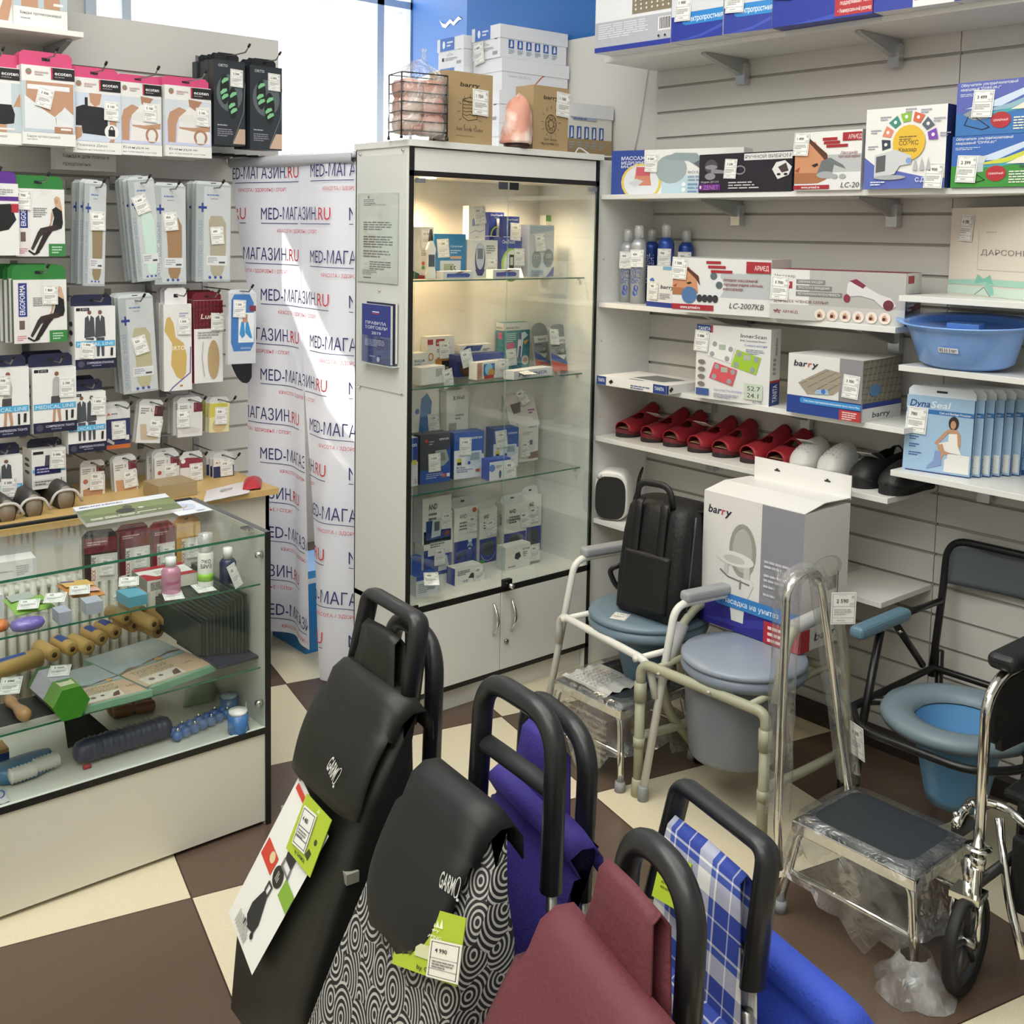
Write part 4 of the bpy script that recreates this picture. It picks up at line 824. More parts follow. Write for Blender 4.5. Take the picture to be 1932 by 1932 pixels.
# row two
PURP, GRN = '#5a2f8a', '#2f7a3a'
woman = [('p','#c9a98c',[(.78,.86),(.83,.9),(.9,.88),(.94,.74),(.96,.6),(.9,.66),(.82,.72)]), ('c',SK,.83,.82,.035,.035), ('p','#1f1f22',[(.74,.70),(.82,.74),(.94,.68),(.96,.5),(.93,.42),(.82,.4),(.74,.46),(.78,.58)]), ('p',SK,[(.73,.68),(.70,.5),(.66,.44),(.7,.44),(.76,.6)]), ('p','#3a2f30',[(.84,.48),(.5,.42),(.44,.36),(.30,.12),(.34,.09),(.5,.3),(.62,.36),(.86,.40)]), ('p','#2b2224',[(.76,.40),(.56,.34),(.42,.12),(.38,.05),(.42,.03),(.52,.12),(.66,.3)]), ('p','#17171a',[(.36,.05),(.26,.1),(.24,.08),(.36,.02),(.48,.06),(.46,.08)])]
ergo = [('r','#e0dcdc',0,0,.3,1), ('r','#2b3a80',.09,.42,.25,.95), ('t','#e6e8f0','ERGOFORMA',.21,.45,.10,.47,'bv'), ('r','#6b5a52',.10,.22,.2,.36), ('l','#c78',.06,.12,.18,3,.03), ('l','#888',.36,.72,.28,5,.03)]+woman+[('r','#3a8045',.66,0,1,.19), ('l','#b8d8bc',.72,.15,.22,3,.04)]
hang('tights_box', 'white tights box with purple hang tab at the left picture edge', 'box', (-62,482), (34,347), yA, .04, F=[('p','#1b1b1e',[(.4,.3),(.4,.7),(.85,.72),(.95,.5),(.8,.36)]), ('r','#5a2f8a',.5,.76,1,.82), ('r','#b03040',.86,.6,1,.72), ('l','#999',.5,.92,.45,3,.03)], tabc=PURP, tab=.04)
hang('tights_box', 'green topped tights box with lady in black, upper one', 'box', (30,484), (121,358), yA+.02, .035, F=ergo, tabc=GRN, tab=.045, tags=[(.16,.83,'1 700',3)], side='#5f7a62', n=1, blabel='green tabbed tights box behind the upper lady one')
hang('tights_box', 'green topped tights box with lady in black, lower one', 'box', (27,649), (125,527), yA-.02, .022, F=ergo, tabc=GRN, tab=.048, tags=[(.68,.76,'1 800',2)], side='#49614b', n=4, sp=.045, blabel='green tabbed tights box stacked behind the lower one', hook=.05)
SAC = '#b4babb'
def insole(c2, cross=True):
    f = [('r','#aab1b3',.0,0,1,1), ('r','#c3c8c9',.22,.02,.98,.98), ('t','#8c99a8','ORTHOPEDIC INSOLES',.17,.05,.11,.58,'bv'), ('l','#6a86b4',.3,.90,.55,1,.03), ('l','#99a',.4,.86,.35,1,.02), ('r','#2b3f8a',.06,.75,.30,.775), ('r','#2b3f8a',.15,.715,.20,.81), ('p',c2,[(.36,.62),(.42,.68),(.74,.68),(.86,.6),(.86,.3),(.8,.12),(.72,.06),(.5,.06),(.42,.12),(.40,.4)]), ('r','#d6d9da',.3,.17,.9,.27), ('r','#555',.66,.19,.84,.21), ('l','#99a',.34,.25,.3,3,.02), ('c','#3a55a0',.4,.045,.04), ('c','#3a55a0',.56,.045,.04), ('c','#3a55a0',.72,.045,.04)]
    return f
GI = 'hanging clear insole sachets'
for bl, tr, c2, lb, tg, rl, n, pr in (((163,540),(201,348),'#8f8064','insole sachet with tan sole, leftmost of the upper row',(.62,.64),2,3,'450'), ((243,531),(290,340),'#c4dcd2','insole sachet with mint sole in the upper row',(.42,.76),-5,3,'1 600'), ((293,537),(350,352),'#9c7c5c','insole sachet with brown leather sole in the upper row',(.5,.64),0,1,'950'), ((372,532),(436,350),'#aaa28e','insole sachet with grey beige sole, rightmost of the upper row',(.6,.48),1,3,'690'), ((224,744),(288,560),'#b4ae8e','insole sachet with olive sole in the middle row',(.55,.50),-3,2,'550')):
    hang('insole_sachet', lb, 'sachet', bl, tr, yA, .012, SAC, F=insole(c2), tags=[(*tg,pr,rl*2-6)], roll=rl, n=n, sp=.035, group=GI, blabel='clear insole sachet behind the one hanging in front', tabc='#cfd4d6', tab=.012, rough=.22, hook=.05, hz=-.012, hl='hook of the '+lb)
# row three
SUIT, BL_ = '#4a4e55', '#58a9d6'
def person2(x, s=1, tie=1):
    return [('c','#7a5a4a',x,.905,.05,.035), ('p',SUIT,[(x-.13,.5),(x-.11,.82),(x-.03,.86),(x+.03,.86),(x+.11,.82),(x+.13,.52)]), ('p','#e8e8e8',[(x-.03,.86),(x,.76),(x+.03,.86)]), ('p',SUIT,[(x-.1,.5),(x-.09,.2),(x-.03,.2),(x,.48),(x+.03,.2),(x+.09,.2),(x+.1,.5)])]
def medl(body, band, foot, sub=1):
    return [('r','#e9e9e8',0,0,1,1), ('r','#1d1d24',.04,.93,.14,.98), ('r','#1d1d24',.15,.93,.36,.98), ('t','#cfcfd4','ОРТО',.18,.943,.024,.14,'b')]+body+[('r',BL_,.02,.36,.98,.45)]+[('t','#d7ecf6','MEDICAL LINE',.06,.375,.055,.88), ('r','#1e1f3a',.0,.0,1,.16), ('c','#4a4a62',.14,.08,.08), ('t','#c9cbe0',foot,.28,.08,.035,.66,'b'), ('l','#8a8cb0',.4,.06,.4,1,.03), ('p','#2b2b30',[(.86,.2),(.87,.33),(.93,.33),(.92,.2)])]
couple = person2(.36)+person2(.62)
lady = [('c','#8a5f4e',.55,.905,.05,.035), ('p','#b4b2b2',[(.44,.56),(.46,.82),(.52,.86),(.6,.85),(.64,.7),(.62,.56)]), ('p','#4b464a',[(.42,.56),(.4,.36),(.62,.36),(.62,.56)]), ('p',SK,[(.46,.36),(.44,.18),(.42,.15),(.5,.16),(.52,.36)]), ('p',SK,[(.54,.36),(.58,.18),(.56,.15),(.64,.17),(.62,.36)]), ('r','#2b2b30',.74,.17,.79,.33)]
sidep = [('c','#33353c',.5,.72,.26,.04), ('c','#33353c',.5,.58,.26,.04), ('c','#33353c',.5,.4,.26,.04)]
GM = 'compression hosiery boxes with navy tabs'
hang('stocking_box', 'hosiery box with couple in suits, upper one with tilted price card', 'box', (142,698), (217,577), yA-.03, .07, F=medl(couple,1,'COMPRESSION STOCKINGS'), Lf=sidep, tabc='#20233f', tab=.04, tags=[(.3,.32,'1 490',8)], group=GM)
hang('stocking_box', 'hosiery box with couple in suits, lower one beside the lady box', 'box', (129,857), (199,737), yA-.03, .07, F=medl(couple,1,'COMPRESSION STOCKINGS'), Lf=sidep, tabc='#20233f', tab=.04, tags=[(.8,.76,'1 490',4)], group=GM, n=1, sp=.075, blabel='navy tabbed hosiery box behind the lower couple one')
hang('stocking_box', 'compression tights box with lady, at the left picture edge', 'box', (-32,830), (54,692), yA-.04, .07, F=medl(lady,1,'COMPRESSION TIGHTS'), Lf=sidep, tabc='#20233f', tab=.04, tags=[(.42,.76,'2 390',5)], group=GM)
hang('stocking_box', 'compression tights box with lady, next to the couple box', 'box', (63,819), (143,691), yA-.04, .08, F=medl(lady,1,'COMPRESSION TIGHTS'), Lf=sidep, tabc='#20233f', tab=.045, tags=[(.78,.68,'2 390',2)], group=GM, n=1, sp=.085, blabel='navy tabbed tights box behind the lady one')
hang('stocking_box', 'hosiery box at the lower left picture edge', 'box', (-38,965), (42,858), yA-.04, .07, F=medl(couple,1,'COMPRESSION STOCKINGS'), Lf=sidep, tabc='#20233f', tab=.04, tags=[(.66,.40,'2 200',5)], group=GM)
hang('stocking_box', 'small hosiery box with navy sticker across, lowest row', 'box', (61,925), (124,843), yA-.02, .10, F=[('p',SUIT,[(.36,.5),(.4,.84),(.56,.84),(.56,.5)]), ('r','#1d1d24',.04,.88,.34,.95), ('r',BL_,.02,.42,.98,.5), ('r','#232457',.08,.36,.84,.58), ('l','#a9abd6',.14,.52,.6,2,.07), ('r','#cfcfcc',.04,.1,.96,.24), ('r','#333',.84,.1,.86,.24), ('l','#666',.08,.2,.5,2,.06)], Lf=sidep, tabc='#20233f', tab=.03, tags=[(.74,.72,'2 490',4)], group=GM)
p_ = on_y(3.99, (55,938), (113,905)); carton('stocking_box', 'hosiery box peeping out under the small stickered one', 'box', p_, .05, '#d9d9d6', F=[('r','#2a2320',0,.1,.45,.6), ('r','#dededc',.5,.3,.95,.8)])
hang('insole_box', 'white and purple insole box with golden sole picture', 'box', (310,739), (361,573), yA, .03, F=[('p','#c9ab66',[(.1,.84),(.02,.7),(.3,.55),(.25,.3),(.45,.16),(.65,.12),(.78,.2),(.82,.4),(.7,.55),(.42,.62),(.35,.78),(.22,.86)]), ('t','#ece6da','ORTO',.2,.47,.05,.55,'b'), ('s','#6a4aa0',[(.96,.5),(.94,.2),(.3,.04),(.2,0)],.012), ('l','#a99fc6',.55,.9,.35,2,.03), ('r','#b07a3a',.56,.045,.66,.065)], tabc='#e4e2e4', tab=.06, tabw=.8, tags=[(.72,.75,'1 300',2)], group='insole boxes in the middle row', n=2, sp=.04, blabel='insole box behind the golden sole one', hook=.06)
plaid_art = [('r','#7a1a26',0,.66,1,1)]+[('r','#4a1018',k*.125,.66,k*.125+.05,1) for k in range(8)]+[('r','#5a141e',0,.68+k*.06,1,.70+k*.06) for k in range(5)]+[('t','#e4d4c8','Lum',.22,.78,.06,.5,'bi'), ('l','#999',.12,.62,.75,3,.03), ('c','#b39a72',.66,.28,.2,.24), ('s','#b9b2a0',[(.3,.5),(.26,.3),(.34,.08)],.01)]
hang('insole_box', 'white insole box with red plaid top', 'box', (367,724), (420,566), yA, .03, F=plaid_art, tags=[(.8,.74,'1 000',3)], group='insole boxes in the middle row', n=2, sp=.04, side='#8a3540', blabel='insole box behind the red plaid one', tabc='#6a1a26', tab=.03)
sock = [('p','#3f74b4',[(.1,.9),(.2,.98),(.75,.98),(.9,.86),(.94,.3),(.8,.18),(.2,.18),(.1,.3)]), ('r','#dfe4e6',.36,.3,.92,.72), ('r','#7a2a3a',.75,.74,.98,.82), ('p','#3a8ac4',[(.4,.42),(.46,.6),(.56,.58),(.6,.4),(.5,.36)]), ('p','#3a8ac4',[(.6,.44),(.62,.6),(.7,.6),(.86,.36),(.78,.36)]), ('r',SK,.5,.58,.68,.7), ('t','#d7e4f0','ααα',.45,.21,.03,.35)]
hang('gel_sock_pack', 'blue gel sock packet at the right end of the left slat wall', 'packet', (432,688), (484,552), yA-.06, .02, '#c9cdd2', F=sock, tags=[(.38,.78,'1 200',3)], roll=1, hook=.05, tabc='#d0d4d8', tab=.012)
c = PY(456,665,4.02); g = G(); sec = ell(0,0,.055,.125,24); g.prism([(x*(1.0+.15*math.sin(y*14)), y) for x, y in sec], -.006, .006, M('#20242e', .5)); g.prism([(x*.86, y*.9) for x, y in sec], -.008, -.006, M('#6a3a44', .6))
o = g.build('insole_pair', None, Matrix.Translation(c) @ Matrix.Rotation(R(90), 4, 'X') @ Matrix.Rotation(R(8), 4, 'Z')); tag(o, 'dark insoles hanging behind the blue gel sock packet', 'insole')
# small packets
GP = 'small clear packets in the two lowest rows'
hd = lambda c1='#6a2a38', num='1': [('r','#dcdcda',0,.0,1,1), ('r',c1,.64,.72,1,1), ('r','#8a4a56',.66,.78,.74,.96), ('t','#555',num,.5,.84,.09,None,'b'), ('l','#888',.08,.93,.34,3,.06)]
navy = [('r','#2d3560',0,.1,1,.74), ('r','#c46a38',0,0,1,.1), ('r','#dadada',0,.74,1,1), ('p','#c46a38',[(.08,.84),(.16,.9),(.24,.84)]), ('l','#777',.26,.88,.4,1,.06), ('r','#e0e0e0',.8,.2,.95,.32)]
for bl, tr, F, lb, tg, pr, rl, n in (
  ((198,849),(245,768), navy+[('p','#b9b9b4',[(.08,.2),(.34,.1),(.38,.16),(.12,.28)])], 'navy and orange packet, left one of the fourth row', (.54,.46), '740', 0, 1),
  ((264,838),(309,763), hd('#4a2a2c','L')+[('p','#c4b29a',[(.1,.5),(.2,.08),(.9,.1),(.8,.4),(.4,.3),(.35,.5)])], 'beige bandage packet, second in the fourth row', (.72,.42), '500', 7, 1),
  ((336,826),(382,758), hd()+[('p','#cfcaca',[(.1,.25),(.2,.1),(.85,.1),(.9,.22),(.5,.3)])], 'white and maroon packet, third in the fourth row', (.22,.55), '560', 1, 3),
  ((396,817),(433,758), [('r','#dcd8a0',0,0,1,1), ('p','#c9bf52',[(0,.5),(0,.98),(.9,.98),(.9,.6)]), ('c','#cdb48a',.5,.22,.34)], 'yellow packet at the end of the fourth row', (.58,.56), '500', 2, 2),
  ((153,944),(198,877), hd('#4a2f2a','2')+[('p','#b58c6c',[(.1,.02),(.1,.3),(.4,.36),(.9,.3),(.9,.05)]), ('r','#5a3a30',.3,.3,.8,.34), ('c','#b06a5c',.2,.55,.1)], 'toe cushion packet with number two, lowest row', (.66,.55), '750', 1, 0),
  ((214,943),(257,868), hd()+[('p','#c49a72',[(.1,.06),(.06,.52),(.9,.5),(.95,.1)])], 'tan pad packet with number one, lowest row', (.68,.52), '650', -3, 1),
  ((292,929),(338,860), hd()+[('c','#b0564c',.2,.56,.08), ('p','#d4cfca',[(.05,.04),(.1,.35),(.5,.3),(.5,.04)]), ('r','#7a4a44',.62,.06,.94,.34)], 'white and maroon packet in the lowest row', (.62,.54), '550', 0, 2),
  ((340,940),(382,860), [('r','#dcdcda',0,0,1,1), ('p','#8a3a46',[(0,.76),(0,.96),(.3,1),(1,.96),(1,.78),(.6,.74)]), ('c','#e4e2e2',.14,.92,.1), ('c','#3f5fb4',.52,.3,.2,.16)], 'packet with blue gel pad, lowest row', (.7,.62), '1 000', 0, 0),
  ((403,922),(441,862), navy+[('c','#8a6a56',.25,.16,.14), ('c','#8a6a56',.66,.42,.3,.1)], 'navy and orange packet, rightmost of the lowest row', (.62,.68), '310', 0, 2)):
    hang('small_packet', lb, 'packet', bl, tr, yA+.02, .010, '#cfd0ce', F=F, tags=[(*tg,pr,rl)], roll=rl, n=n, sp=.03, group=GP, blabel='small clear packet behind a front one in the lower rows', tabc='#c9cbcb', tab=.022, rough=.25, hook=.10, hl='hook of the '+lb)
# ================================================================== IN THE GLASS CABINET
Z1, Z2, Z3, Z0 = 1.548, 1.174, .801, .4135
def C(name, lb, cat, bl, br, tp, z, d, col='#e6e4de', push=0, y=None, **kw):
    pl = on_z(bl, br, tp, z, min(0, push)); yb = max(pl[0].y, pl[0].y+math.sin(pl[1])*pl[2])
    if y is None and z > 1.5: y = 3.19
    if y is None and yb+d*math.cos(pl[1]) > 3.364: y = 3.36-d
    if y: p, a_, w_, h_ = on_y(y, bl, (br[0], tp[1])); p.z = z; pl = (p, 0, w_, max(.006, PY(*tp, y).z-z))
    return carton(name, lb, cat, pl, d, col, **kw)
zt = lambda x, y_, y: PY(x, y_, y).z+.001
OT, OTB = '#2b3f93', '#33479c'
# top shelf
C('meter_box', 'white box behind the black tipped thermometer, left of top glass shelf', 'box', (779,522), (818,521), (780,428), Z1, .07, y=3.18, F=[('r','#dbd6cc',.0,0,.3,1), ('c','#c05030',.5,.3,.08), ('c','#5a8a40',.5,.22,.08), ('p','#2c5a3c',[(0,0),(0,.16),(.3,.1),(.4,0)]), ('p','#8a2f30',[(.2,0),(.25,.08),(.7,.06),(.7,0)]), ('l','#999',.4,.55,.4,3,.04)], tags=[(.66,.78,'15 390',0)])
p = PY(812,526,3.135); p.z = Z1+.0; g = G(); g.prism([(-.017,.0),(-.018,.02),(-.014,.04),(-.014,.085),(-.017,.105),(-.006,.135),(.006,.135),(.017,.105),(.014,.085),(.014,.04),(.018,.02),(.017,0)], -.012, .012, M('#e4e1d8', .35))
mx_ = Matrix.Translation(p) @ Matrix.Rotation(R(-20), 4, 'Z') @ Matrix.Rotation(R(90), 4, 'X'); art(g, (-.011,.045,.012), (1,0,0), (0,1,0), .022, .042, [('r','#3d4553',0,0,1,1)])
o = tag(g.build('ear_thermometer', None, mx_, bevel=.003), 'white infrared thermometer with black tip standing on the top glass shelf', 'thermometer'); g = G(); g.lathe([(.009,.132),(.008,.15),(.004,.175),(0,.178)], M('#1d1e20', .4), 14); g.T = None
q = g.build('tip', o, Matrix.Rotation(R(-90), 4, 'X'))
C('meter_box', 'blue glucose meter box showing a white meter', 'box', (819,521), (879,519), (819,441), Z1, .05, '#2f7fb4', F=[('r','#d9dde0',.18,.04,.84,.40), ('r','#a9b49c',.3,.12,.62,.33), ('t','#2a2d2a','5.5',.5,.15,.13,.18,'b'), ('t','#e4eef4','Сателлит',.5,.7,.05,.4,'b'), ('l','#cfe0ea',.5,.64,.36,2,.05), ('r','#d6a484',.5,.44,.86,.50)], tags=[(.26,.68,'1 290',-3)])
C('meter_box', 'white meter box with upright blue meter picture', 'box', (881,521), (939,520), (881,453), Z1, .05, F=[('c','#3a4272',.42,.5,.17,.44), ('c','#c4ccd6',.42,.58,.14,.36), ('r','#6a727c',.33,.5,.51,.78), ('p','#34407e',[(.26,.22),(.58,.22),(.5,.06),(.34,.06)]), ('l','#888',.62,.86,.3,4,.06)], tags=[(.8,.30,'1 300',4)])
t1 = C('strip_box', 'narrow white strip box standing on the meter boxes', 'box', (884,453), (916,450), (880,388), zt(881,453,3.19), .035, y=3.195, F=[('p','#8f9cc4',[(.2,.4),(.2,.6),(.5,.7),(.6,.44)]), ('s','#6a5aa0',[(.1,.2),(.4,.28),(.7,.24),(.9,.3)],.012), ('l','#999',.4,.1,.4,1,.04)], tags=[(.62,.74,'990',-8)])
C('strip_box', 'upper blue test strip box with green ring', 'box', (922,446), (951,444), (921,400), zt(930,446,3.25), .035, OT, y=3.255, F=[('t','#e0e4f4','OneTouch',.1,.84,.09,.8,'b'), ('l','#6fb070',.35,.78,.4,1,.06), ('o','#a4c84a',.6,.0,.5,.44,.09,60,180), ('r','#e4e4e4',.5,0,1,.3)], tags=[(.86,.38,'1 400',-3)], group='blue test strip boxes')
C('strip_box', 'second upper blue test strip box, partly behind price cards', 'box', (953,447), (980,446), (953,408), zt(950,447,3.2), .035, OTB, y=3.205, F=[('t','#e0e4f4','OneTouch',.1,.8,.09,.8,'b'), ('l','#6fb070',.35,.7,.4,1,.06)], tags=[(.7,.25,'1 600',3)], group='blue test strip boxes')
C('meter_box', 'blue meter box at the back, behind the green ring box', 'box', (922,521), (950,520), (922,446), Z1, .045, OT, y=3.25, F=[('t','#e0e4f4','OneTouch',.1,.85,.07,.8,'b'), ('l','#a9c',.1,.7,.4,2,.05)], group='blue test strip boxes')
C('meter_box', 'blue meter box with large green ring', 'box', (944,523), (985,521), (944,447), Z1, .045, OTB, y=3.2, F=[('t','#e0e4f4','OneTouch',.06,.84,.09,.6,'b'), ('l','#6fb070',.3,.72,.6,1,.05), ('c','#a4c84a',.5,.3,.48,.42), ('c','#e4e6e2',.56,.3,.42,.38), ('p','#1d2420',[(.4,.06),(.4,.56),(.62,.56),(.62,.06)]), ('r','#c9d6c4',.44,.3,.58,.5)], tags=[(.86,.5,'950',1)], group='blue test strip boxes')
C('meter_box', 'pale box with two grey meters pictured', 'box', (997,522), (1046,519), (997,424), Z1, .05, '#cfd3d6', F=[('c','#9ca2a4',.3,.34,.19,.17), ('c','#8c9294',.78,.36,.2,.18), ('r','#b9c0b4',.2,.34,.42,.42), ('r','#b9c0b4',.68,.36,.9,.44), ('t','#444','9.5',.22,.35,.05,.18), ('t','#444','7.5',.7,.37,.05,.18), ('p','#3f509a',[(.7,0),(1,.2),(1,0)]), ('p','#a9bccc',[(.05,.84),(.95,.9),(.95,.98),(.05,.98)]), ('l','#6f93b8',.1,.12,.5,4,.03)], tags=[(.42,.66,'790',-5)])
C('strip_box', 'narrow white and green strip box at the back right', 'box', (1028,512), (1047,509), (1028,406), Z1, .035, y=3.30, F=[('r','#5c9a44',0,.9,1,1), ('s','#4a7a38',[(.3,.62),(.46,.5),(.7,.72)],.016), ('l','#888',.2,.84,.6,2,.03)], tags=[(.8,.50,'690',12)])
for bl, br, tp, lb, c_ in (((836,530),(893,527),(836,512),'flat carton with blue pen picture, left one','#d9d6d4'), ((930,528),(980,525),(930,509),'flat carton with blue pen picture, right one','#d6d2d0')):
    C('pen_box', lb, 'box', bl, br, tp, Z1, .04, c_, y=3.115, F=[('p','#3a4fa0',[(.12,.25),(.12,.7),(.8,.75),(.9,.55),(.85,.25)]), ('p','#8a3a4a',[(.4,.75),(.6,.98),(.75,.98),(.55,.75)]), ('r','#5a6ab8',.15,.3,.75,.4)], group='flat pen boxes')
tagcard(Vector((PY(975,530,3.125).x, 3.125, Z1+.002)), R(-30), 'price card lying before the flat pen boxes', '600', tilt=25, group='price cards in the glass cabinet')
# second shelf
C('carton', 'white carton with blue lettering cut by the cabinet frame', 'box', (775,718), (808,714), (775,668), Z2, .05, F=[('t','#3a7fae','RICA',.2,.66,.1,.6,'b'), ('l','#888',.2,.6,.6,1,.06)])
C('meter_box', 'white and red box with orange device picture', 'box', (806,692), (858,688), (804,636), Z2, .04, push=.02, F=[('r','#a8323a',.3,.76,.62,.93), ('r','#a8323a',0,.80,.2,.93), ('t','#eee','mmн',.34,.8,.07,.24,'b'), ('l','#888',.34,.68,.4,2,.05), ('p','#c08848',[(.3,.02),(.28,.42),(.4,.48),(.9,.5),(.97,.4),(.97,.04)]), ('r','#2b2825',.52,.06,.82,.38), ('t','#c9b9a0','30 сек',.55,.16,.09,.24,'b'), ('o','#c08848',.12,.5,.1,.1,.04)], tags=[(.62,.66,'2 100',0)])
C('carton', 'plain white small carton before the red box', 'box', (792,727), (836,721), (792,694), Z2, .05, F=[('l','#999',.6,.85,.3,6,.08)], push=-.008, tags=[(1.12,.22,'3 600',-9)])
C('meter_box', 'blue carton with baby face picture', 'box', (862,712), (950,704), (862,671), Z2, .05, '#2b3878', push=.01, F=[('c','#5a3a34',.2,.36,.14,.36), ('c','#7c5446',.22,.4,.11,.28), ('r','#33489c',.34,.6,1,1), ('l','#8a9ace',.6,.72,.3,2,.1)], tags=[(.1,.9,'520',-12,-.03)])
C('strip_box', 'narrow white and blue carton lying on the baby face carton', 'box', (868,669), (929,662), (868,652), Z2+.075, .04, F=[('p','#34458c',[(.02,.3),(.2,.9),(.7,.9),(.6,.3)]), ('r','#5c8a50',.02,.05,.3,.25), ('l','#667',.7,.5,.25,2,.15)])
C('meter_box', 'small white carton with blue glow picture', 'box', (892,716), (952,708), (892,684), Z2, .04, push=-.02, F=[('r','#2f6fae',.2,.18,.55,.88), ('c','#8cc4e4',.36,.55,.12), ('c','#c89a4a',.44,.3,.1), ('r','#b5413a',.22,0,.52,.2), ('r','#c9a48c',0,0,.16,1), ('l','#a55',.03,.9,.1,7,.12)], tags=[(.78,.5,'1 300',3)])
C('nebulizer_box', 'teal and white box with thermometer picture', 'box', (950,700), (1000,695), (949,610), Z2, .05, '#2b8088', push=.02, F=[('r','#dcdad2',0,.84,1,1), ('t','#4a4a4a','SENSITEC',.06,.87,.045,.55,'b'), ('r','#c4527a',.1,.46,.4,.58), ('l','#bfe0e0',.1,.78,.4,5,.04), ('p','#d9e0e6',[(.5,.26),(.55,.76),(.8,.8),(.92,.72),(.74,.64),(.68,.26)]), ('p','#3a4c9a',[(.54,.26),(.58,.5),(.66,.5),(.64,.26)]), ('r','#45508c',.55,.64,.66,.78), ('c','#e4dcd6',.82,.2,.14), ('c','#c49a84',.82,.19,.09), ('p','#d39a52',[(.74,.6),(.98,.64),(.8,.52)])], Lf=[('r','#dcdad2',0,.84,1,1), ('r','#c4527a',.3,.66,.8,.8), ('t','#4a4a4a','SENSITEC',.06,.87,.045,.8,'b')], tags=[(.28,.28,'7 950',-3)])
C('flat_box', 'flat blue and white box lying under a price card', 'box', (962,716), (1034,706), (962,700), Z2, .05, '#d6d9de', push=-.02, F=[('t','#2f4596','PLANNER',.12,.3,.4,.75,'b')])
tagcard(PZ(1001,706,Z2+.024), R(-12), 'price card on the flat blue and white box', '400', group='price cards in the glass cabinet')
for (bl, tr), lb in ((((1011,699),(1040,610)),'left one of two grey pedometer blisters'), (((1042,702),(1078,612)),'right one of two grey pedometer blisters')):
    a = PZ(*bl, Z2); pl = on_z(bl, (tr[0], bl[1]-4), (bl[0], tr[1]), Z2)
    g = G(); w_, h_ = pl[2], pl[3]; out = [(0,0),(w_,0),(w_,h_*.78)]+[(w_/2+w_/2*math.cos(R(k)), h_*.78+h_*.22*math.sin(R(k))) for k in range(15,180,15)]+[(0,h_*.78)]
    g.prism(out, -.004, .004, M('#8d9092', .35)); art(g, (0,0,.004), (1,0,0), (0,1,0), w_, h_, [('r','#d9d6ce',.05,.58,.95,.72), ('t','#333','barry',.3,.62,.06,.5,'bi'), ('l','#444',.1,.55,.7,1,.05), ('p','#c0503c',[(0,0),(0,.24),(1,.08),(1,0)]), ('p','#3d55a0',[(0,.26),(0,.4),(1,.14),(1,.1)]), ('p','#e4e4e0',[(.3,.35),(.8,.34),(.6,.24)])])
    o = g.build('pedometer_pack', None, Matrix.Translation(pl[0]) @ Matrix.Rotation(pl[1], 4, 'Z') @ Matrix.Rotation(R(80), 4, 'X')); tag(o, lb, 'blister pack', 'grey blister packs')
    d = G(); d.lathe([(0,.002),(.018,.004),(.022,.010),(.014,.014),(0,.015)], M('#6d7274', .3), 20, (w_*.5, h_*.42, .0), 1, .62); d.lathe([(0,.0152),(.011,.0152)], M('#a9b0a8', .2), 16, (w_*.5, h_*.43, .0), 1, .6, False); d.build('pedometer', o)
    if 'right' in lb: price(o, w_*.25, .004, '595', 6, 0, mx=Matrix.Translation((0,h_*.72,.006)) @ Matrix.Rotation(R(-90), 4, 'X'))
# third shelf
C('cuff_box', 'white box with blue cuff picture on third glass shelf', 'box', (776,838), (828,832), (776,738), Z3, .05, F=[('p','#4a7cb8',[(.2,.22),(.34,.9),(.56,.96),(.74,.86),(.6,.28),(.4,.3)]), ('c','#3f6fae',.2,.76,.08), ('l','#8a9ab4',.12,.2,.55,2,.06), ('r','#34508e',.78,.03,.9,.13)], tags=[(.8,.62,'1 350',-4)], push=.07)
b1 = dict(w='#dfe1e4')
C('cuff_box', 'grey white narrow box with pale photo, standing behind the monitor boxes', 'box', (842,828), (884,823), (840,738), Z3, .04, push=.07, F=[('t','#555','B.Well',.3,.88,.05,.5,'b'), ('l','#999',.4,.7,.4,2,.04), ('r','#a9a6a0',.1,.22,.45,.6), ('r','#777',.08,.06,.3,.14), ('p','#c44a50',[(.3,0),(.5,.04),(.6,0)])], tags=[(.7,.36,'350',-3)])
def omron(F, base='#3a5fae'): return [('r','#dfe3ea',0,0,1,.62), ('p',base,[(0,.62),(0,1),(1,1),(1,.5),(.6,.48),(.2,.62)]), ('t','#e6ebf6','omron',.58,.84,.07,.36,'b')]+F
mon = [('p','#c7d2e2',[(.35,.3),(.5,.58),(.92,.58),(.96,.34),(.7,.26)]), ('p','#93a4ae',[(.52,.38),(.58,.54),(.84,.54),(.86,.38)]), ('c','#2f4a9c',.5,.33,.05)]
tails = [('r','#2b2b2b',.1,.3,.24,.38), ('r','#d8cb40',.1,.36,.24,.44), ('l','#8895b4',.08,.2,.6,2,.04), ('t','#68789c','M2 Basic',.08,.22,.05,.3,'b'), ('r','#c0584c',.72,.12,.86,.18)]
C('monitor_box', 'dark blue monitor box cut by the cabinet frame', 'box', (775,918), (788,916), (775,827), Z3, .06, '#d9dce2', push=.02, F=[('r','#2b3f90',0,.5,1,1), ('t','#e4e8f4','on',.1,.82,.09,.7,'b'), ('r','#d8cb40',.1,.44,.8,.54), ('t','#c04a40','5',.5,.05,.1)])
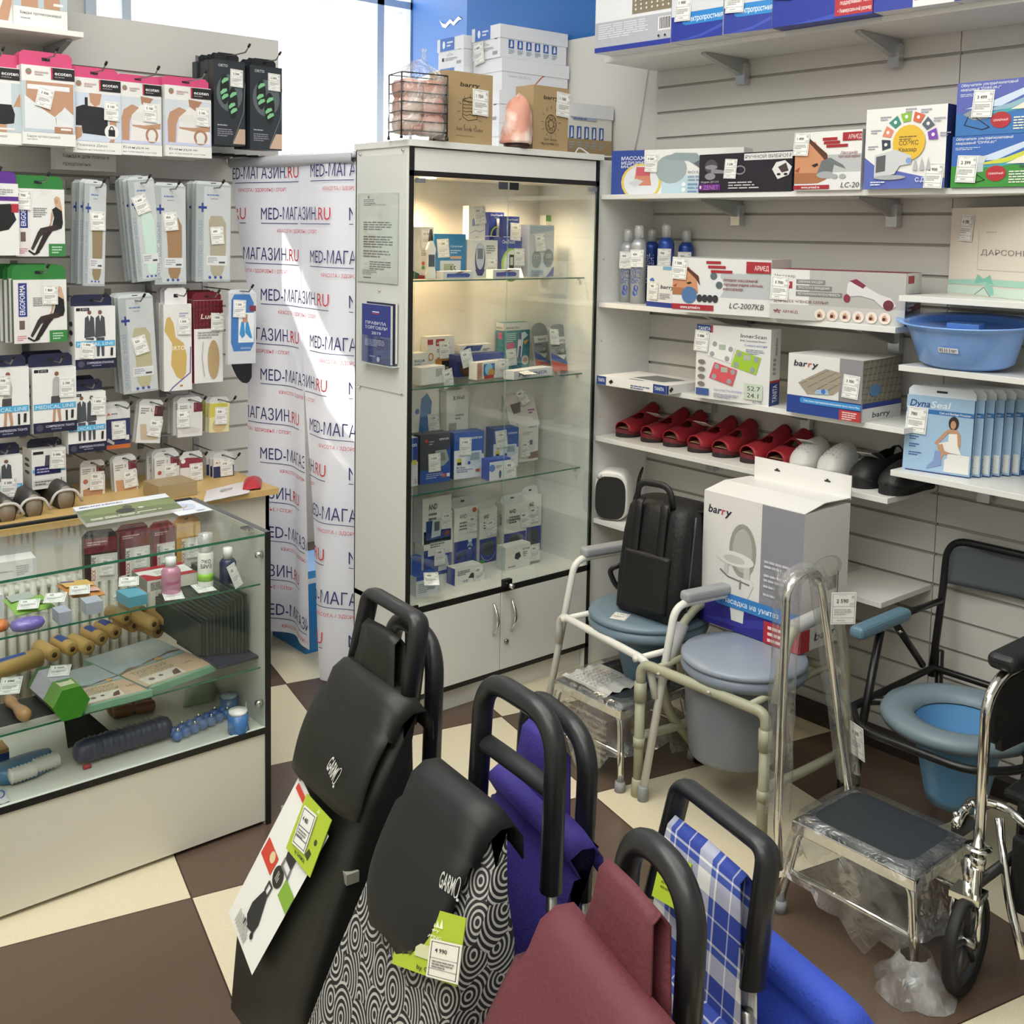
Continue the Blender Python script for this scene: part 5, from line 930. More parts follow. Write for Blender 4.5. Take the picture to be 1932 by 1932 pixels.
C('monitor_box', 'charcoal and blue monitor box with arm unit picture', 'box', (792,915), (849,907), (790,822), Z3, .06, '#45474f', F=[('t','#dcdfe8','omron',.62,.86,.06,.32,'b'), ('p','#3457a6',[(0,.05),(0,.2),(.5,.3),(1,.74),(1,.05)]), ('r','#33549f',0,0,1,.28), ('p','#9ba39f',[(.4,.3),(.5,.66),(.86,.66),(.96,.44),(.8,.34)]), ('p','#79827c',[(.52,.42),(.56,.6),(.8,.6),(.84,.44)]), ('r','#c25a50',.7,.1,.86,.17), ('r','#e4e4e4',.88,.1,.98,.17), ('r','#c33',.16,.84,.24,.9), ('l','#a9b4da',.2,.2,.6,3,.04), ('l','#aaa',.28,.86,.2,2,.05)], side='#2f3440', tags=[(.46,.42,'3 450',0)])
C('monitor_box', 'blue and white monitor box second from the charcoal one', 'box', (856,905), (912,898), (855,818), Z3, .06, '#3c5c9e', F=omron(mon+tails), tags=[(.36,.70,'2 950',3)], push=.005)
C('monitor_box', 'blue and white monitor box behind the small blue carton', 'box', (930,884), (977,879), (929,810), Z3, .06, '#3c5c9e', F=omron(mon+tails), tags=[(.3,.74,'1 750',-4)], push=.03)
C('thermo_box', 'small blue carton with white front before the monitor boxes', 'box', (914,905), (954,899), (914,866), Z3, .05, '#2f4fae', F=[('r','#dfe2e8',.0,0,1,.9), ('c','#5f86cc',.12,.6,.14), ('c','#48507a',.5,.26,.06,.2), ('l','#889',.3,.7,.3,2,.07)], push=-.03, tags=[(.98,.45,'850',0)])
C('monitor_box', 'tall white wrist monitor box at the right of third shelf', 'box', (978,872), (1016,864), (978,800), Z3, .06, F=[('t','#5a6ab4','omron',.5,.86,.06,.42,'b'), ('p','#d7d9dc',[(.42,.3),(.42,.5),(.7,.58),(.84,.46),(.8,.26)]), ('r','#59626a',.5,.42,.7,.54), ('p','#8f7468',[(.5,.06),(.6,.22),(1,.24),(1,.06)]), ('l','#aab',.2,.76,.5,2,.04)], push=.04, tags=[(.3,.34,'3 490',-2)])
pouch('tubing_bag', 'grey tubing in a clear bag on top of the monitor boxes', 'bag', ((930,806),(986,800),(975,776),(925,782)), Z3+.125, .03, FOIL)
o = C('cuff_bag', 'white cuff box in foil leaning atop the tall monitor box', 'box', (964,786), (1020,780), (962,745), Z3+.14, .05, '#d4d0cc', push=.05, F=[('p','#6f6a68',[(.15,.7),(.2,.4),(.45,.45),(.5,.75)]), ('l','#a58',.7,.5,.25,2,.08)], tags=[(.62,.9,'950',-18)], lean=-22)
tagcard(PZ(914,800,Z3+.12), R(-25), 'price card lying tilted above the middle monitor box', '580', tilt=55, group='price cards in the glass cabinet')
# cabinet floor
def andb(F=(), t='AND'): return [('t','#22264a',t,.22,.82,.07,.3,'b'), ('l','#777',.22,.76,.55,3,.05), ('r','#2a3f92',0,.02,.98,.46)]+list(F)
pad = [('c','#4a545c',.5,.28,.36,.15), ('c','#3a434a',.5,.29,.28,.1), ('o','#cfd6dc',.5,.25,.44,.2,.02,200,340)]
C('monitor_box', 'white monitor box stacked on another, left of the cabinet floor', 'box', (797,996), (852,987), (797,942), Z0+.13, .06, F=[('t','#22264a','AND',.2,.74,.12,.3,'b'), ('l','#777',.2,.66,.3,4,.1), ('r','#2a3f80',.12,.08,.98,.5), ('p','#c8cdd2',[(.3,.12),(.34,.5),(.66,.54),(.62,.14)]), ('r','#5a646a',.4,.26,.58,.46)], side='#c9ccd0', push=.06, tags=[(.82,.46,'2 350',3)])
C('monitor_box', 'white and blue monitor box under the stacked one', 'box', (799,1075), (854,1067), (799,1005), Z0, .06, F=andb([('r','#2a3f92',0,.46,.14,.6), ('p','#c8cdd2',[(.5,.1),(.52,.44),(.8,.42),(.9,.1)]), ('c','#8a3a30',.78,.9,.08), ('r','#e4e4e4',.7,.5,.92,.56)]), push=.03, tags=[(.54,.42,'1 990',1)])
C('monitor_box', 'white and navy box with stethoscope picture', 'box', (856,1066), (901,1058), (858,960), Z0, .05, F=andb([('c','#8fb0d4',.68,.36,.12,.06), ('o','#1f2a5c',.66,.22,.2,.14,.05), ('p','#1f2a5c',[(.1,.14),(.5,.24),(.5,.3),(.1,.24)]), ('c','#b4502c',.86,.93,.1,.04), ('r','#dfe4f0',.6,.42,.76,.48)]), push=.06, tabcol='#d9dbdd', tab=.035, tags=[(.74,.72,'1 250',2)])
C('cuff_box', 'white and blue cuff box beside the stethoscope one', 'box', (904,1058), (938,1051), (904,962), Z0, .05, F=andb(pad+[('p','#3f9a4a',[(0,.02),(.3,.02),(.3,.08),(0,.08)])]), push=.06, tags=[(.62,.66,'1 690',-6)], group='cuff boxes on the cabinet floor')
C('cuff_box', 'white and blue cuff box with hang tab, front right one', 'box', (950,1056), (992,1047), (952,952), Z0, .05, F=andb(pad+[('t','#555','МАНЖЕТА',.1,.66,.07,.6)]), push=.05, tabcol='#d9dbdd', tab=.03, tags=[(.92,.68,'850',-2)], group='cuff boxes on the cabinet floor', Lf=[('t','#22264a','AND',.7,.6,.3,.2,'bv'), ('r','#b0623c',.1,.05,.9,.2)])
C('cuff_box', 'white and blue cuff box with hang tab, behind the front right one', 'box', (990,1040), (1022,1033), (990,938), Z0, .05, F=andb(pad), push=.07, tabcol='#d9dbdd', tab=.035, tags=[(.5,.68,'990',1)], group='cuff boxes on the cabinet floor')
C('small_box', 'small white box with grey adapter picture', 'box', (953,1078), (1000,1066), (953,1034), Z0, .05, F=[('p','#33363a',[(.36,.46),(.4,.66),(.56,.7),(.62,.5),(.5,.36)]), ('t','#444','B.Well',.7,.74,.08,.26,'b'), ('l','#888',.7,.66,.2,3,.08), ('r','#999',.1,.1,.4,.16)], side='#c4c6c4', push=0, tags=[(1.2,.5,'390',1,0)])
C('bulb_box', 'blue and white box lying before the left monitor box', 'box', (785,1127), (826,1117), (782,1090), Z0, .05, '#d9dde2', top='#2f55a8', F=[('r','#2f55a8',0,.78,1,1), ('l','#9aa6b4',.1,.6,.6,5,.1), ('p','#99a2ac',[(.5,.3),(.6,.4),(.9,.34),(.8,.2)])])
tagcard(PZ(815,1104,Z0+.075), R(-32), 'price card on the blue and white bulb box', '480', tilt=20, group='price cards in the glass cabinet')
C('blue_box', 'open blue carton with hang hole behind the bulb box', 'box', (777,1094), (812,1088), (777,1052), Z0, .03, '#2f55b4', push=.04, F=[('r','#1b2a5c',.3,.82,.6,.9)])
C('bulb_box', 'white and navy box with grey bulb picture', 'box', (858,1106), (907,1094), (858,1074), Z0, .05, side='#2b3f92', F=[('p','#46423f',[(.5,.3),(.62,.56),(.84,.5),(.86,.3),(.7,.24)]), ('l','#667',.1,.8,.5,3,.1), ('t','#33417e','AND',.3,.1,.14,.2)], push=0, tags=[(.92,.42,'520',-4)])
c = PZ(777,1060,Z0+.06); g = G(); g.lathe([(0,-.012),(.01,-.008),(.012,0),(.01,.008),(0,.012)], M('#2b2a2a', .4), 14, (c.x, c.y+.02, Z0+.07)); g.tube(fil([(c.x,c.y+.02,Z0+.06),(c.x+.01,c.y+.02,Z0+.03),(c.x+.0,c.y+.02,Z0+.004)], .01), .004, M('#2b2a2a', .4), 8); tag(g.build('rubber_bulb', None), 'black rubber bulb with tube at the cabinet frame', 'bulb')

# ================================================================== ON TOP OF THE CABINET
T = ct
KR, KRD = '#a8906a', '#3f3a30'
def kraft(art_, title): return [('t','#2a2622','barry',.28,.80,.06,.42,'bi'), ('l','#8a7656',.2,.12,.64,1,.02)]+art_+title
cube = [('s',KRD,[(.34,.62),(.34,.38),(.46,.33),(.66,.36),(.66,.62),(.5,.66),(.34,.62),(.5,.58),(.66,.62)],.008)]+[('s',KRD,[(.34,.42+.045*k),(.42,.40+.05*k),(.5,.42+.045*k),(.58,.40+.05*k),(.66,.43+.045*k)],.007) for k in range(5)]
egg = [('o',KRD,.5,.42,.16,.15,.014)]+[('s',KRD,[(.5+.16*math.cos(R(a)), .42+.15*math.sin(R(a))), (.5+.15*math.cos(R(a+130)), .42+.14*math.sin(R(a+130)))],.006) for a in range(0,360,45)]
rays = [('s',KRD,[(.5+.22*math.cos(R(a)), .45+.2*math.sin(R(a))), (.5+.28*math.cos(R(a)), .45+.25*math.sin(R(a)))],.007) for a in range(0,360,30)]
tY = lambda bl, tr, y=3.06: (lambda q: (Vector((q[0].x, y, T)), 0, q[2], PY(*tr, y).z-T))(on_y(y, bl, tr))
carton('kraft_carton', 'brown salt lamp carton with cube drawing on the glass cabinet', 'box', tY((842,262), (930,143)), .10, KR, F=kraft(cube+rays, [('t','#4a4232','Salt lamp Cube',.2,.19,.045,.58)]), tags=[(.72,.60,'1 750',2,-.004,-3,1.35)], rough=.7)
carton('kraft_carton', 'brown salt lamp carton with egg drawing on the glass cabinet', 'box', tY((1005,274), (1073,168)), .10, KR, F=kraft(egg+rays, [('t','#4a4232','Salt lamp',.3,.16,.042,.36), ('t','#4a4232','Barry Hill XS',.24,.09,.042,.48)]), tags=[(.84,.74,'1 100',4,-.004,-3,1.35)], rough=.7)
# salt cube in wire basket
pl = tY((757,260), (836,145), 3.045); w_ = pl[2]; h_ = pl[3]; o = empty('salt_lamp', 'pink salt blocks lamp in a black wire basket wrapped in foil', 'salt lamp', pl[0], R(-10))
W = M('#3a3a3c', .4, .5); g = G()
wd = w_*.6
for x, y in ((0,0),(w_,0),(0,wd),(w_,wd)): g.tube([(x,y,.012),(x,y,h_)], .0028, W, 6); g.lathe([(0,0),(.006,.002),(.004,.014)], BLACK, 8, (x,y,0))
for k in range(7):
    z = .028+(h_-.028)*k/6; g.tube([(0,0,z),(w_,0,z),(w_,wd,z),(0,wd,z)], .002, W, 6, closed=True)
g.build('wire_basket', o)
sm = bpy.data.materials.new('salt'); sm.use_nodes = True; b = sm.node_tree.nodes['Principled BSDF']; b.inputs['Roughness'].default_value = .55
nz = sm.node_tree.nodes.new('ShaderNodeTexNoise'); nz.inputs['Scale'].default_value = 9; nz.inputs['Detail'].default_value = 6
cr = sm.node_tree.nodes.new('ShaderNodeValToRGB'); cr.color_ramp.elements[0].color = lin('cf9480'); cr.color_ramp.elements[1].color = lin('eedcd2'); cr.color_ramp.elements[0].position = .42; cr.color_ramp.elements[1].position = .58
tc = sm.node_tree.nodes.new('ShaderNodeTexCoord'); sm.node_tree.links.new(tc.outputs['Object'], nz.inputs['Vector']); sm.node_tree.links.new(nz.outputs[0], cr.inputs[0]); sm.node_tree.links.new(cr.outputs[0], b.inputs['Base Color'])
bp = sm.node_tree.nodes.new('ShaderNodeBump'); bp.inputs['Strength'].default_value = .7; bp.inputs['Distance'].default_value = .01; sm.node_tree.links.new(nz.outputs[0], bp.inputs['Height']); sm.node_tree.links.new(bp.outputs[0], b.inputs['Normal'])
b.inputs['Subsurface Weight'].default_value = 0
def rock(g, c, r, sq=.8, n=14, seed=0, boxy=3.0):
    q = random.Random(seed); ph = [q.uniform(0, 6) for _ in range(4)]; rings = []
    for j in range(n+1):
        v = -math.pi/2+math.pi*j/n; ring = []
        for k in range(n*2):
            u = 2*math.pi*k/(n*2); x, y, z = math.cos(v)*math.cos(u), math.cos(v)*math.sin(u), math.sin(v)
            s = (abs(x)**boxy+abs(y)**boxy+abs(z)**boxy)**(-1/boxy); s *= 1+.05*math.sin(3*u+ph[0])*math.cos(2*v+ph[1])+.03*math.sin(7*u+ph[2]+4*v)
            ring.append((c[0]+x*s*r[0], c[1]+y*s*r[1], c[2]+z*s*r[2]))
        rings.append(ring)
    g.loft(rings, sm, True, True)
g = G(); k = 0
for iz in range(3):
    for ix in range(2):
        for iy in range(2):
            rock(g, (w_*(.27+.46*ix), wd*(.27+.46*iy), .024+(h_-.045)*(iz+.5)/3), (w_*.245, wd*.245, (h_-.045)/5.2), seed=k, n=8, boxy=5); k += 1
g.build('salt_blocks', o)
g = G(); n = 28; rings = []
for j, (z, s) in enumerate(((.006,1.0),(.05,1.12),(.10,1.1),(h_*.9,1.06),(h_*1.05,.86),(h_*1.18,.4),(h_*1.27,.12),(h_*1.33,.10),(h_*1.40,.17),(h_*1.42,.04))):
    ring = []
    for k in range(n):
        u = 2*math.pi*k/n; x, y = math.cos(u), math.sin(u); t = (abs(x)**5+abs(y)**5)**(-.2) if j < 5 else 1; t *= 1+.05*math.sin(5*u+j*1.7)
        ring.append((w_/2+x*t*s*w_*.505+(.02 if j > 5 else 0), wd/2+y*t*s*wd*.54, z))
    rings.append(ring)
g.loft(rings, film('bag_foil', (.98,.98,.98), .06, .08, .7, 22, .14), True, False); g.build('foil_bag', o)
# egg shaped salt lamp
c = PY(974,270,3.075); c.z = T; o = empty('salt_lamp', 'pink egg shaped rock salt lamp on a dark wooden foot', 'salt lamp', c)
g = G(); g.lathe([(0,0),(.046,0),(.048,.003),(.046,.018),(0,.018)], M('#3a2a22', .5), 24); g.build('foot', o)
g = G(); rings = []
for j in range(17):
    t = j/16; r_ = .057*(1.04-.42*t**1.3)*(1 if t < .72 else math.sqrt(max(0, 1-((t-.72)/.28)**2.2)))
    rings.append([((r_*(1+.13*math.sin(2*u+1+t)+.08*math.sin(3*u+t*7)+.05*math.sin(7*u-t*12)))*math.cos(u)+.008*t, r_*(1+.05*math.sin(3*u+t*5))*math.sin(u), .018+.172*t+.012*math.sin(u+1)*t) for u in [2*math.pi*k/24 for k in range(24)]])
g.loft(rings, sm, True, True); g.build('salt_rock', o)
g = G(); a = PX(1122,272,3.03); a = Vector((3.0, 3.13, T)); g.tube(fil([(2.86,3.15,T+.004),(2.98,3.14,T+.004),(3.02,3.16,T+.035),(3.05,3.12,T-.0),(3.2,3.075,T-.02+.02)], .02), .003, M('#e4e4e2', .4), 6); tag(g.build('lamp_cord', None), 'white cord curling over the cabinet corner', 'cord')
# white shoe cartons behind the cabinet's top
SB = '#e4e6ea'
ic = [('r','#3a62ae',.12+.13*k,.30,.20+.13*k,.56) for k in range(6)]+[('p','#e6e9f0',[(.14+.13*k,.33),(.15+.13*k,.53),(.17+.13*k,.53),(.18+.13*k,.36)]) for k in range(6)]+[('l','#9ab',.12+.13*k,.26,.09,3,.05) for k in range(6)]+[('r','#aab4cc',.3,.68,.72,.8), ('l','#55699c',.31,.78,.4,2,.06)]
lid_end = [('r','#3f6fc0',.12,.68,.66,1.0), ('c','#e4ecf6',.28,.84,.07), ('l','#dbe6f6',.4,.9,.22,2,.06), ('l','#999',.3,.6,.5,1,.03), ('s','#999',[(.36,.42),(.45,.5),(.6,.42),(.34,.42)],.012), ('r','#444',.8,.56,.9,.6), ('l','#999',.3,.34,.5,3,.04), ('r','#999',.74,.1,.9,.2), ('c','#222',.2,.3,.045)]
def shoebox(lb, x, y, z, w_, d_, h_, group='white shoe cartons behind the cabinet', kr=0, icons=1, extra=(), end=1):
    g = G(); g.box((0,0,0), (w_,d_,h_-.055), M(SB if not kr else '#e0dfd8', .5)); art(g, (0,0,0), (1,0,0), (0,0,1), w_, h_, (ic if icons else [])+list(extra)); art(g, (0,d_,0), (0,-1,0), (0,0,1), d_, h_, lid_end if end else [])
    if kr: art(g, (0,0,0), (1,0,0), (0,0,1), w_, h_, [('r',KR,0,0,1,.32)], .002)
    o = g.build('shoe_carton', None, Matrix.Translation((x,y,z)) @ Matrix.Rotation(R(-2), 4, 'Z')); tag(o, lb, 'box', group)
    t = G(); t.box((-.004,-.004,h_-.055), (w_+.004,d_+.004,h_), M(SB, .5)); 
    if end: art(t, (-.004,d_+.004,h_-.055), (0,-1,0), (0,0,1), d_+.008, .055, [('r','#3f6fc0',.12,.0,.66,1.0), ('c','#e4ecf6',.26,.5,.05,.3), ('l','#dbe6f6',.38,.7,.22,2,.25)])
    t.build('lid', o); return o
CUPT = 2.035
g = G(); g.box((2.985, 3.39, 0), (3.362, 4.05, CUPT), M('#dfdfdc', .5)); tag(g.build('cupboard', None), 'white cupboard behind the glass cabinet carrying shoe cartons', 'cupboard')
a = PY(944.5, 44, 3.60); topz = a.z; hS = (topz-CUPT)/4; wS = 3.355-a.x
for k, lb in enumerate(('lowest white shoe carton of the front stack behind the cabinet', 'third white shoe carton down in the front stack', 'second white shoe carton down with a printed web address', 'topmost white shoe carton with blue pictograms on the front stack')):
    ex = ([('t','#b9bcc4','www.sursil.ru',.1,.42,.1,.32)] if k == 2 else [])+([('s','#c9664a',[(.45,.02),(.5,.3),(.6,.55),(.72,.7)],.04)] if k == 2 else [])
    o = shoebox(lb, a.x+(.012 if k == 2 else 0), 3.60, CUPT+hS*k, wS-.015, .19, hS-.001, icons=(k == 3), extra=ex, end=(k in (1, 3)))
    if k == 3: obj('price_tag', tag_mesh('1 990'), o, Matrix.Translation((-.006,.17,-.02)) @ Matrix.Rotation(R(-90), 4, 'Z') @ Matrix.Rotation(R(-8), 4, 'Y') @ Matrix.Scale(1.35, 4))
b = PY(888, 58, 3.84)
for k, lb in enumerate(('lowest white shoe carton of the rear stack by the blue wall', 'third white shoe carton down in the rear stack', 'second white shoe carton down in the rear stack with a blue end label', 'topmost white shoe carton of the rear stack with a blue end label')):
    o = shoebox(lb, a.x-.02, 3.82, CUPT+hS*k*.96, wS-.02, .19, hS*.96-.001, icons=0)
c = PY(1142, 201, 3.32)
shoebox('small white and kraft shoe carton beside the egg lamp carton', 3.035, 3.32, CUPT, .315, .19, c.z-CUPT, kr=1, end=0)

# ================================================================== GOODS ON THE RIGHT WALL SHELVES
B1, B2 = '#2a3a9a', '#2c46ae'
def top_box(lb, bl, br, F, col='#e4e5e8', h=.30, d=.2, tags=()):
    p = PZ(*bl, ZA['t']); q = PZ(*br, ZA['t']); v = q-p
    return carton('blanket_box', lb, 'box', (p, math.atan2(v.y, v.x), v.length, h), d, col, F=F, tags=tags, group='boxes on the topmost shelf')
top_box('grey and white box with barcode at the left end of topmost shelf', (1122,101), (1265,81), [('r','#b4b7bf',0,.05,1,.36), ('r',B1,0,0,1,.06), ('r','#8a7f6c',.5,.40,1,.9), ('l','#d9dbe2',.05,.33,.7,7,.026), ('r','#e8e8ea',.84,.16,1,.32)]+[('r','#222',.86+.02*k,.18,.87+.02*k,.31) for k in range(7)]+[('c','#d9d6c8',.55+.07*(k%7),.45+.05*(k//7),.012) for k in range(28)]+[('c','#222',.86,.10,.012),('c','#222',.94,.10,.012)])
for bl, br, lb, pr in (((1266,80),(1363,66),'electric sheet box with blue banner, first of two','1 900'), ((1365,65),(1456,54),'electric sheet box with blue banner, second of two','1 800')):
    top_box(lb, bl, br, [('r','#d6d8de',0,.28,1,1), ('r',B1,0,0,1,.28), ('p','#3f52b4',[(.1,0),(.6,.05),(1,.14),(1,.1),(.6,.02),(.2,0)]), ('c','#2f86cc',.30,.24,.1,.07), ('r','#2f86cc',.28,.17,1,.31), ('t','#e4f0f8','Электропростыня',.26,.205,.06,.74,'b')], tags=[(.24,.36,pr,2,-.004,-4,1.3)])
top_box('electric heating pad box with red panel', (1457,53), (1646,25), [('r',B1,0,0,1,.40), ('p','#3a4fb4',[(.2,0),(.7,.06),(1,.2),(1,.12),(.6,0)]), ('r','#b03038',.64,.02,1,.30), ('t','#f0dcdc','• Сохраняет и',.67,.20,.04,.28,'b'), ('t','#f0dcdc','поддерживает тепло',.69,.13,.04,.3,'b'), ('t','#f0dcdc','• Универсальный размер',.67,.05,.04,.32,'b'), ('t','#cfe0f4','Электрогрелка',.14,.30,.06,.5,'b')], col=B1, tags=[(.12,.42,'2 100',8,-.004,-4,1.3)])
top_box('white and blue box with red text panel on the topmost shelf', (1648,24), (1800,3), [('r',B1,0,0,.5,1), ('r','#e0e0e2',.5,0,1,1), ('r','#b03038',.52,.06,.98,.2), ('l','#eee',.56,.17,.38,3,.04)])
top_box('white and blue box cut by the picture corner on the topmost shelf', (1803,2), (1960,-20), [('r',B1,0,0,1,.3), ('l','#99a',.1,.5,.6,4,.06)])
# second shelf
s2 = ZA['s']; xs = 3.052
def onS(bl, tr, x=xs, z=s2): return on_x(x, bl, tr, z)
carton('massager_box', 'blue and white massager box at the left end of the second shelf', 'box', (lambda p, q: (Vector((p.x, p.y, s2)), math.atan2(q.y-p.y, q.x-p.x), (q-p).to_2d().length, PX(1153,285,3.052).z-s2))(PX(1153,363,3.052), PX(1402,330,3.19)), .08, F=[('r','#2c4796',0,0,.26,1), ('c','#d9c25a',.24,.28,.16,.42), ('c','#d9dde2',.24,.28,.14,.37), ('p','#c9836a',[(.18,.2),(.2,.6),(.3,.6),(.32,.2)]), ('r','#c45a6a',.2,.42,.31,.62), ('p','#c9ccd0',[(.14,.25),(.2,.36),(.26,.3),(.2,.16)]), ('r','#b9d0da',.4,.02,1,.42), ('c','#9aa8ac',.47,.56,.12,.32), ('p','#8f9ea2',[(.40,.8),(.5,.92),(.66,.9),(.76,.6),(.72,.5),(.6,.74),(.46,.76)]), ('p','#5a6064',[(.68,.74),(.76,.54),(.73,.47),(.64,.68)]), ('t','#e6eaf4','МАССАЖЁР',.08,.78,.08,.24,'b'), ('t','#e6eaf4','МЕДИЦИНСКИЙ',.08,.68,.07,.26,'b'), ('t','#e6eaf4','МН-103',.08,.6,.06,.12,'b'), ('t','#6a7a94','ВОЗДЕЙСТВИЕ',.60,.46,.05,.3), ('l','#8a94a8',.6,.40,.36,2,.07), ('l','#7a98b8',.6,.24,.36,3,.08), ('c','#e8eef0',.57,.22,.015), ('c','#e8eef0',.57,.1,.015)], tags=[(.32,.70,'4 200',3,-.004,-3,1.0)])
carton('massager_box', 'black massager box with purple maker plate on the second shelf', 'box', onS((1318,360),(1496,283), 3.04), .13, '#221f2c', F=[('r','#d9d9d9',.5,.80,1,.97), ('t','#3a3a3a','РУЧНОЙ ВИБРОМ',.515,.84,.085,.47), ('c','#4a4852',.14,.68,.075,.18), ('c','#8e8a92',.14,.66,.07,.06), ('c','#8e8a92',.13,.42,.06,.09), ('p','#8a868e',[(.14,.62),(.3,.56),(.32,.48),(.14,.5)]), ('o','#8a868e',.46,.56,.06,.12,.012), ('p','#dcdcdc',[(.80,.55),(.84,.72),(.93,.76),(1,.6),(.97,.4),(.86,.3)]), ('p','#4a3a40',[(.86,.6),(.94,.7),(.97,.5),(.9,.46)]), ('c','#17161a',.87,.42,.02,.03), ('c','#17161a',.94,.42,.02,.03), ('r','#6a2480',.0,.06,.25,.22), ('t','#b07cc4','ZENET',.06,.08,.11,.17), ('r','#e0e0e0',.015,.1,.035,.18), ('t','#c9c9cc','Модель ZET-719',.03,.25,.05,.2), ('l','#c4c4c8',.34,.26,.42,1,.06), ('l','#c4c4c8',.34,.19,.48,1,.06), ('l','#c4c4c8',.34,.12,.55,1,.06)], tags=[(.36,.60,'3 238',3,-.004,-3,1.0)])
face = lambda x, y, s: [('p','#c98f6a',[(x,y),(x,y+s*.9),(x+s*.1,y+s*1.1),(x+s*.5,y+s*1.15),(x+s*.75,y+s*.6),(x+s*.8,y+s*.1),(x+s*.6,y)]), ('p','#a9714e',[(x,y),(x,y+s*.3),(x+s*.7,y+s*.28),(x+s*.8,y+s*.1),(x+s*.6,y)]), ('p','#5a3626',[(x,y+s*1.1),(x+s*.3,y+s*1.3),(x+s*.8,y+s*.8),(x+s*.86,y+s*.4),(x+s*.7,y+s*.7),(x+s*.35,y+s*1.12)]), ('p','#3a2620',[(x+s*.42,y+s*.50),(x+s*.56,y+s*.56),(x+s*.6,y+s*.5),(x+s*.5,y+s*.44)]), ('p','#a8483c',[(x,y+s*.36),(x+s*.14,y+s*.46),(x+s*.1,y+s*.3)])]
RD = '#a32a34'
carton('massager_box', 'white massager box with sleeping face and grey massager', 'box', onS((1498,357),(1628,243), 3.03), .14, F=[('r','#b9bcbe',.35,.05,1,.6), ('r','#e2e2e2',.3,.0,1,.30)]+face(.0,.12,.62)+[('r',RD,.42,.84,.64,.89), ('r',RD,.44,.78,.68,.83), ('r',RD,.48,.72,.8,.77), ('r',RD,.72,.82,1,.96), ('t','#e9cfcf','АРМЕД',.8,.85,.07,.2,'b'), ('t','#8a3a44','Массажёр',.7,.6,.05,.24,'i'), ('t','#8a3a44','торговой марки',.66,.54,.05,.32,'i'), ('p','#6d7376',[(.36,.3),(.42,.5),(.55,.55),(.74,.42),(.78,.36),(.6,.44),(.58,.3)]), ('c','#a4a9ab',.48,.26,.13,.06), ('c','#a4a9ab',.62,.23,.05,.04), ('c','#a4a9ab',.74,.23,.05,.04), ('r',RD,.0,.02,.55,.09), ('t','#eee','www.armed.ru',.12,.035,.045,.28,'b'), ('t','#4a4a4e','LC-20',.72,.04,.09,.26,'i')], tags=[(.10,.80,'1 499',3,-.004,-3,1.1)], top='#a32a34')
sect = []
for k, c_ in enumerate(('#3a4054','#d98a70','#3f8a7c','#8ab84a','#d0694e','#5a6470','#7c4ab0')):
    a0 = 186-k*29; sect.append(('p', c_, [(.56+r_*math.cos(R(a))*1, .58+r_*math.sin(R(a))*1.02) for r_, a in ((.24,a0-11),(.35,a0-11),(.35,a0+11),(.24,a0+11))])); sect.append(('c','#e8e4e0',.56+.295*math.cos(R(a0)),.58+.295*1.02*math.sin(R(a0)),.02))
    sect.append(('l','#99a',.56+.38*math.cos(R(a0))-(.14 if k < 3 else 0),.58+.40*math.sin(R(a0)),.14,2,.03))
carton('irradiator_box', 'square white box with yellow sun disc and coloured segments', 'box', onS((1629,356),(1789,195), 3.02), .10, side='#27366e', F=[('r','#5a6ab4',0,0,1,.12), ('p','#5a6ab4',[(0,.1),(0,.4),(.15,.28),(.5,.2),(1,.08),(1,.05)])]+sect+[('c','#e0b83e',.56,.56,.20), ('t','#5a4a2a','СОЭКС',.44,.53,.055,.24,'b'), ('t','#5a4a2a','Квазар',.44,.45,.05,.22,'b'), ('l','#7a6a3a',.44,.64,.24,2,.03), ('p','#c9cbce',[(.14,.14),(.14,.42),(.40,.48),(.5,.44),(.6,.40),(.6,.3),(.46,.28),(.4,.18)]), ('p','#5a5e62',[(.16,.2),(.16,.4),(.28,.42),(.28,.22)]), ('c','#7fa0d4',.57,.34,.035), ('c','#a9adb2',.34,.14,.2,.03)]+[('p','#b4b6ba',[(.62+.08*k,.22),(.65+.08*k,.38),(.68+.08*k,.22)]) for k in range(3)]+[('t','#e6e8f4','С.Д',.66,.08,.05,.12,'b'), ('l','#e0e4f4',.1,.09,.2,2,.03)], tags=[(.88,.15,'8 900',3,-.004,-3,1.1)])
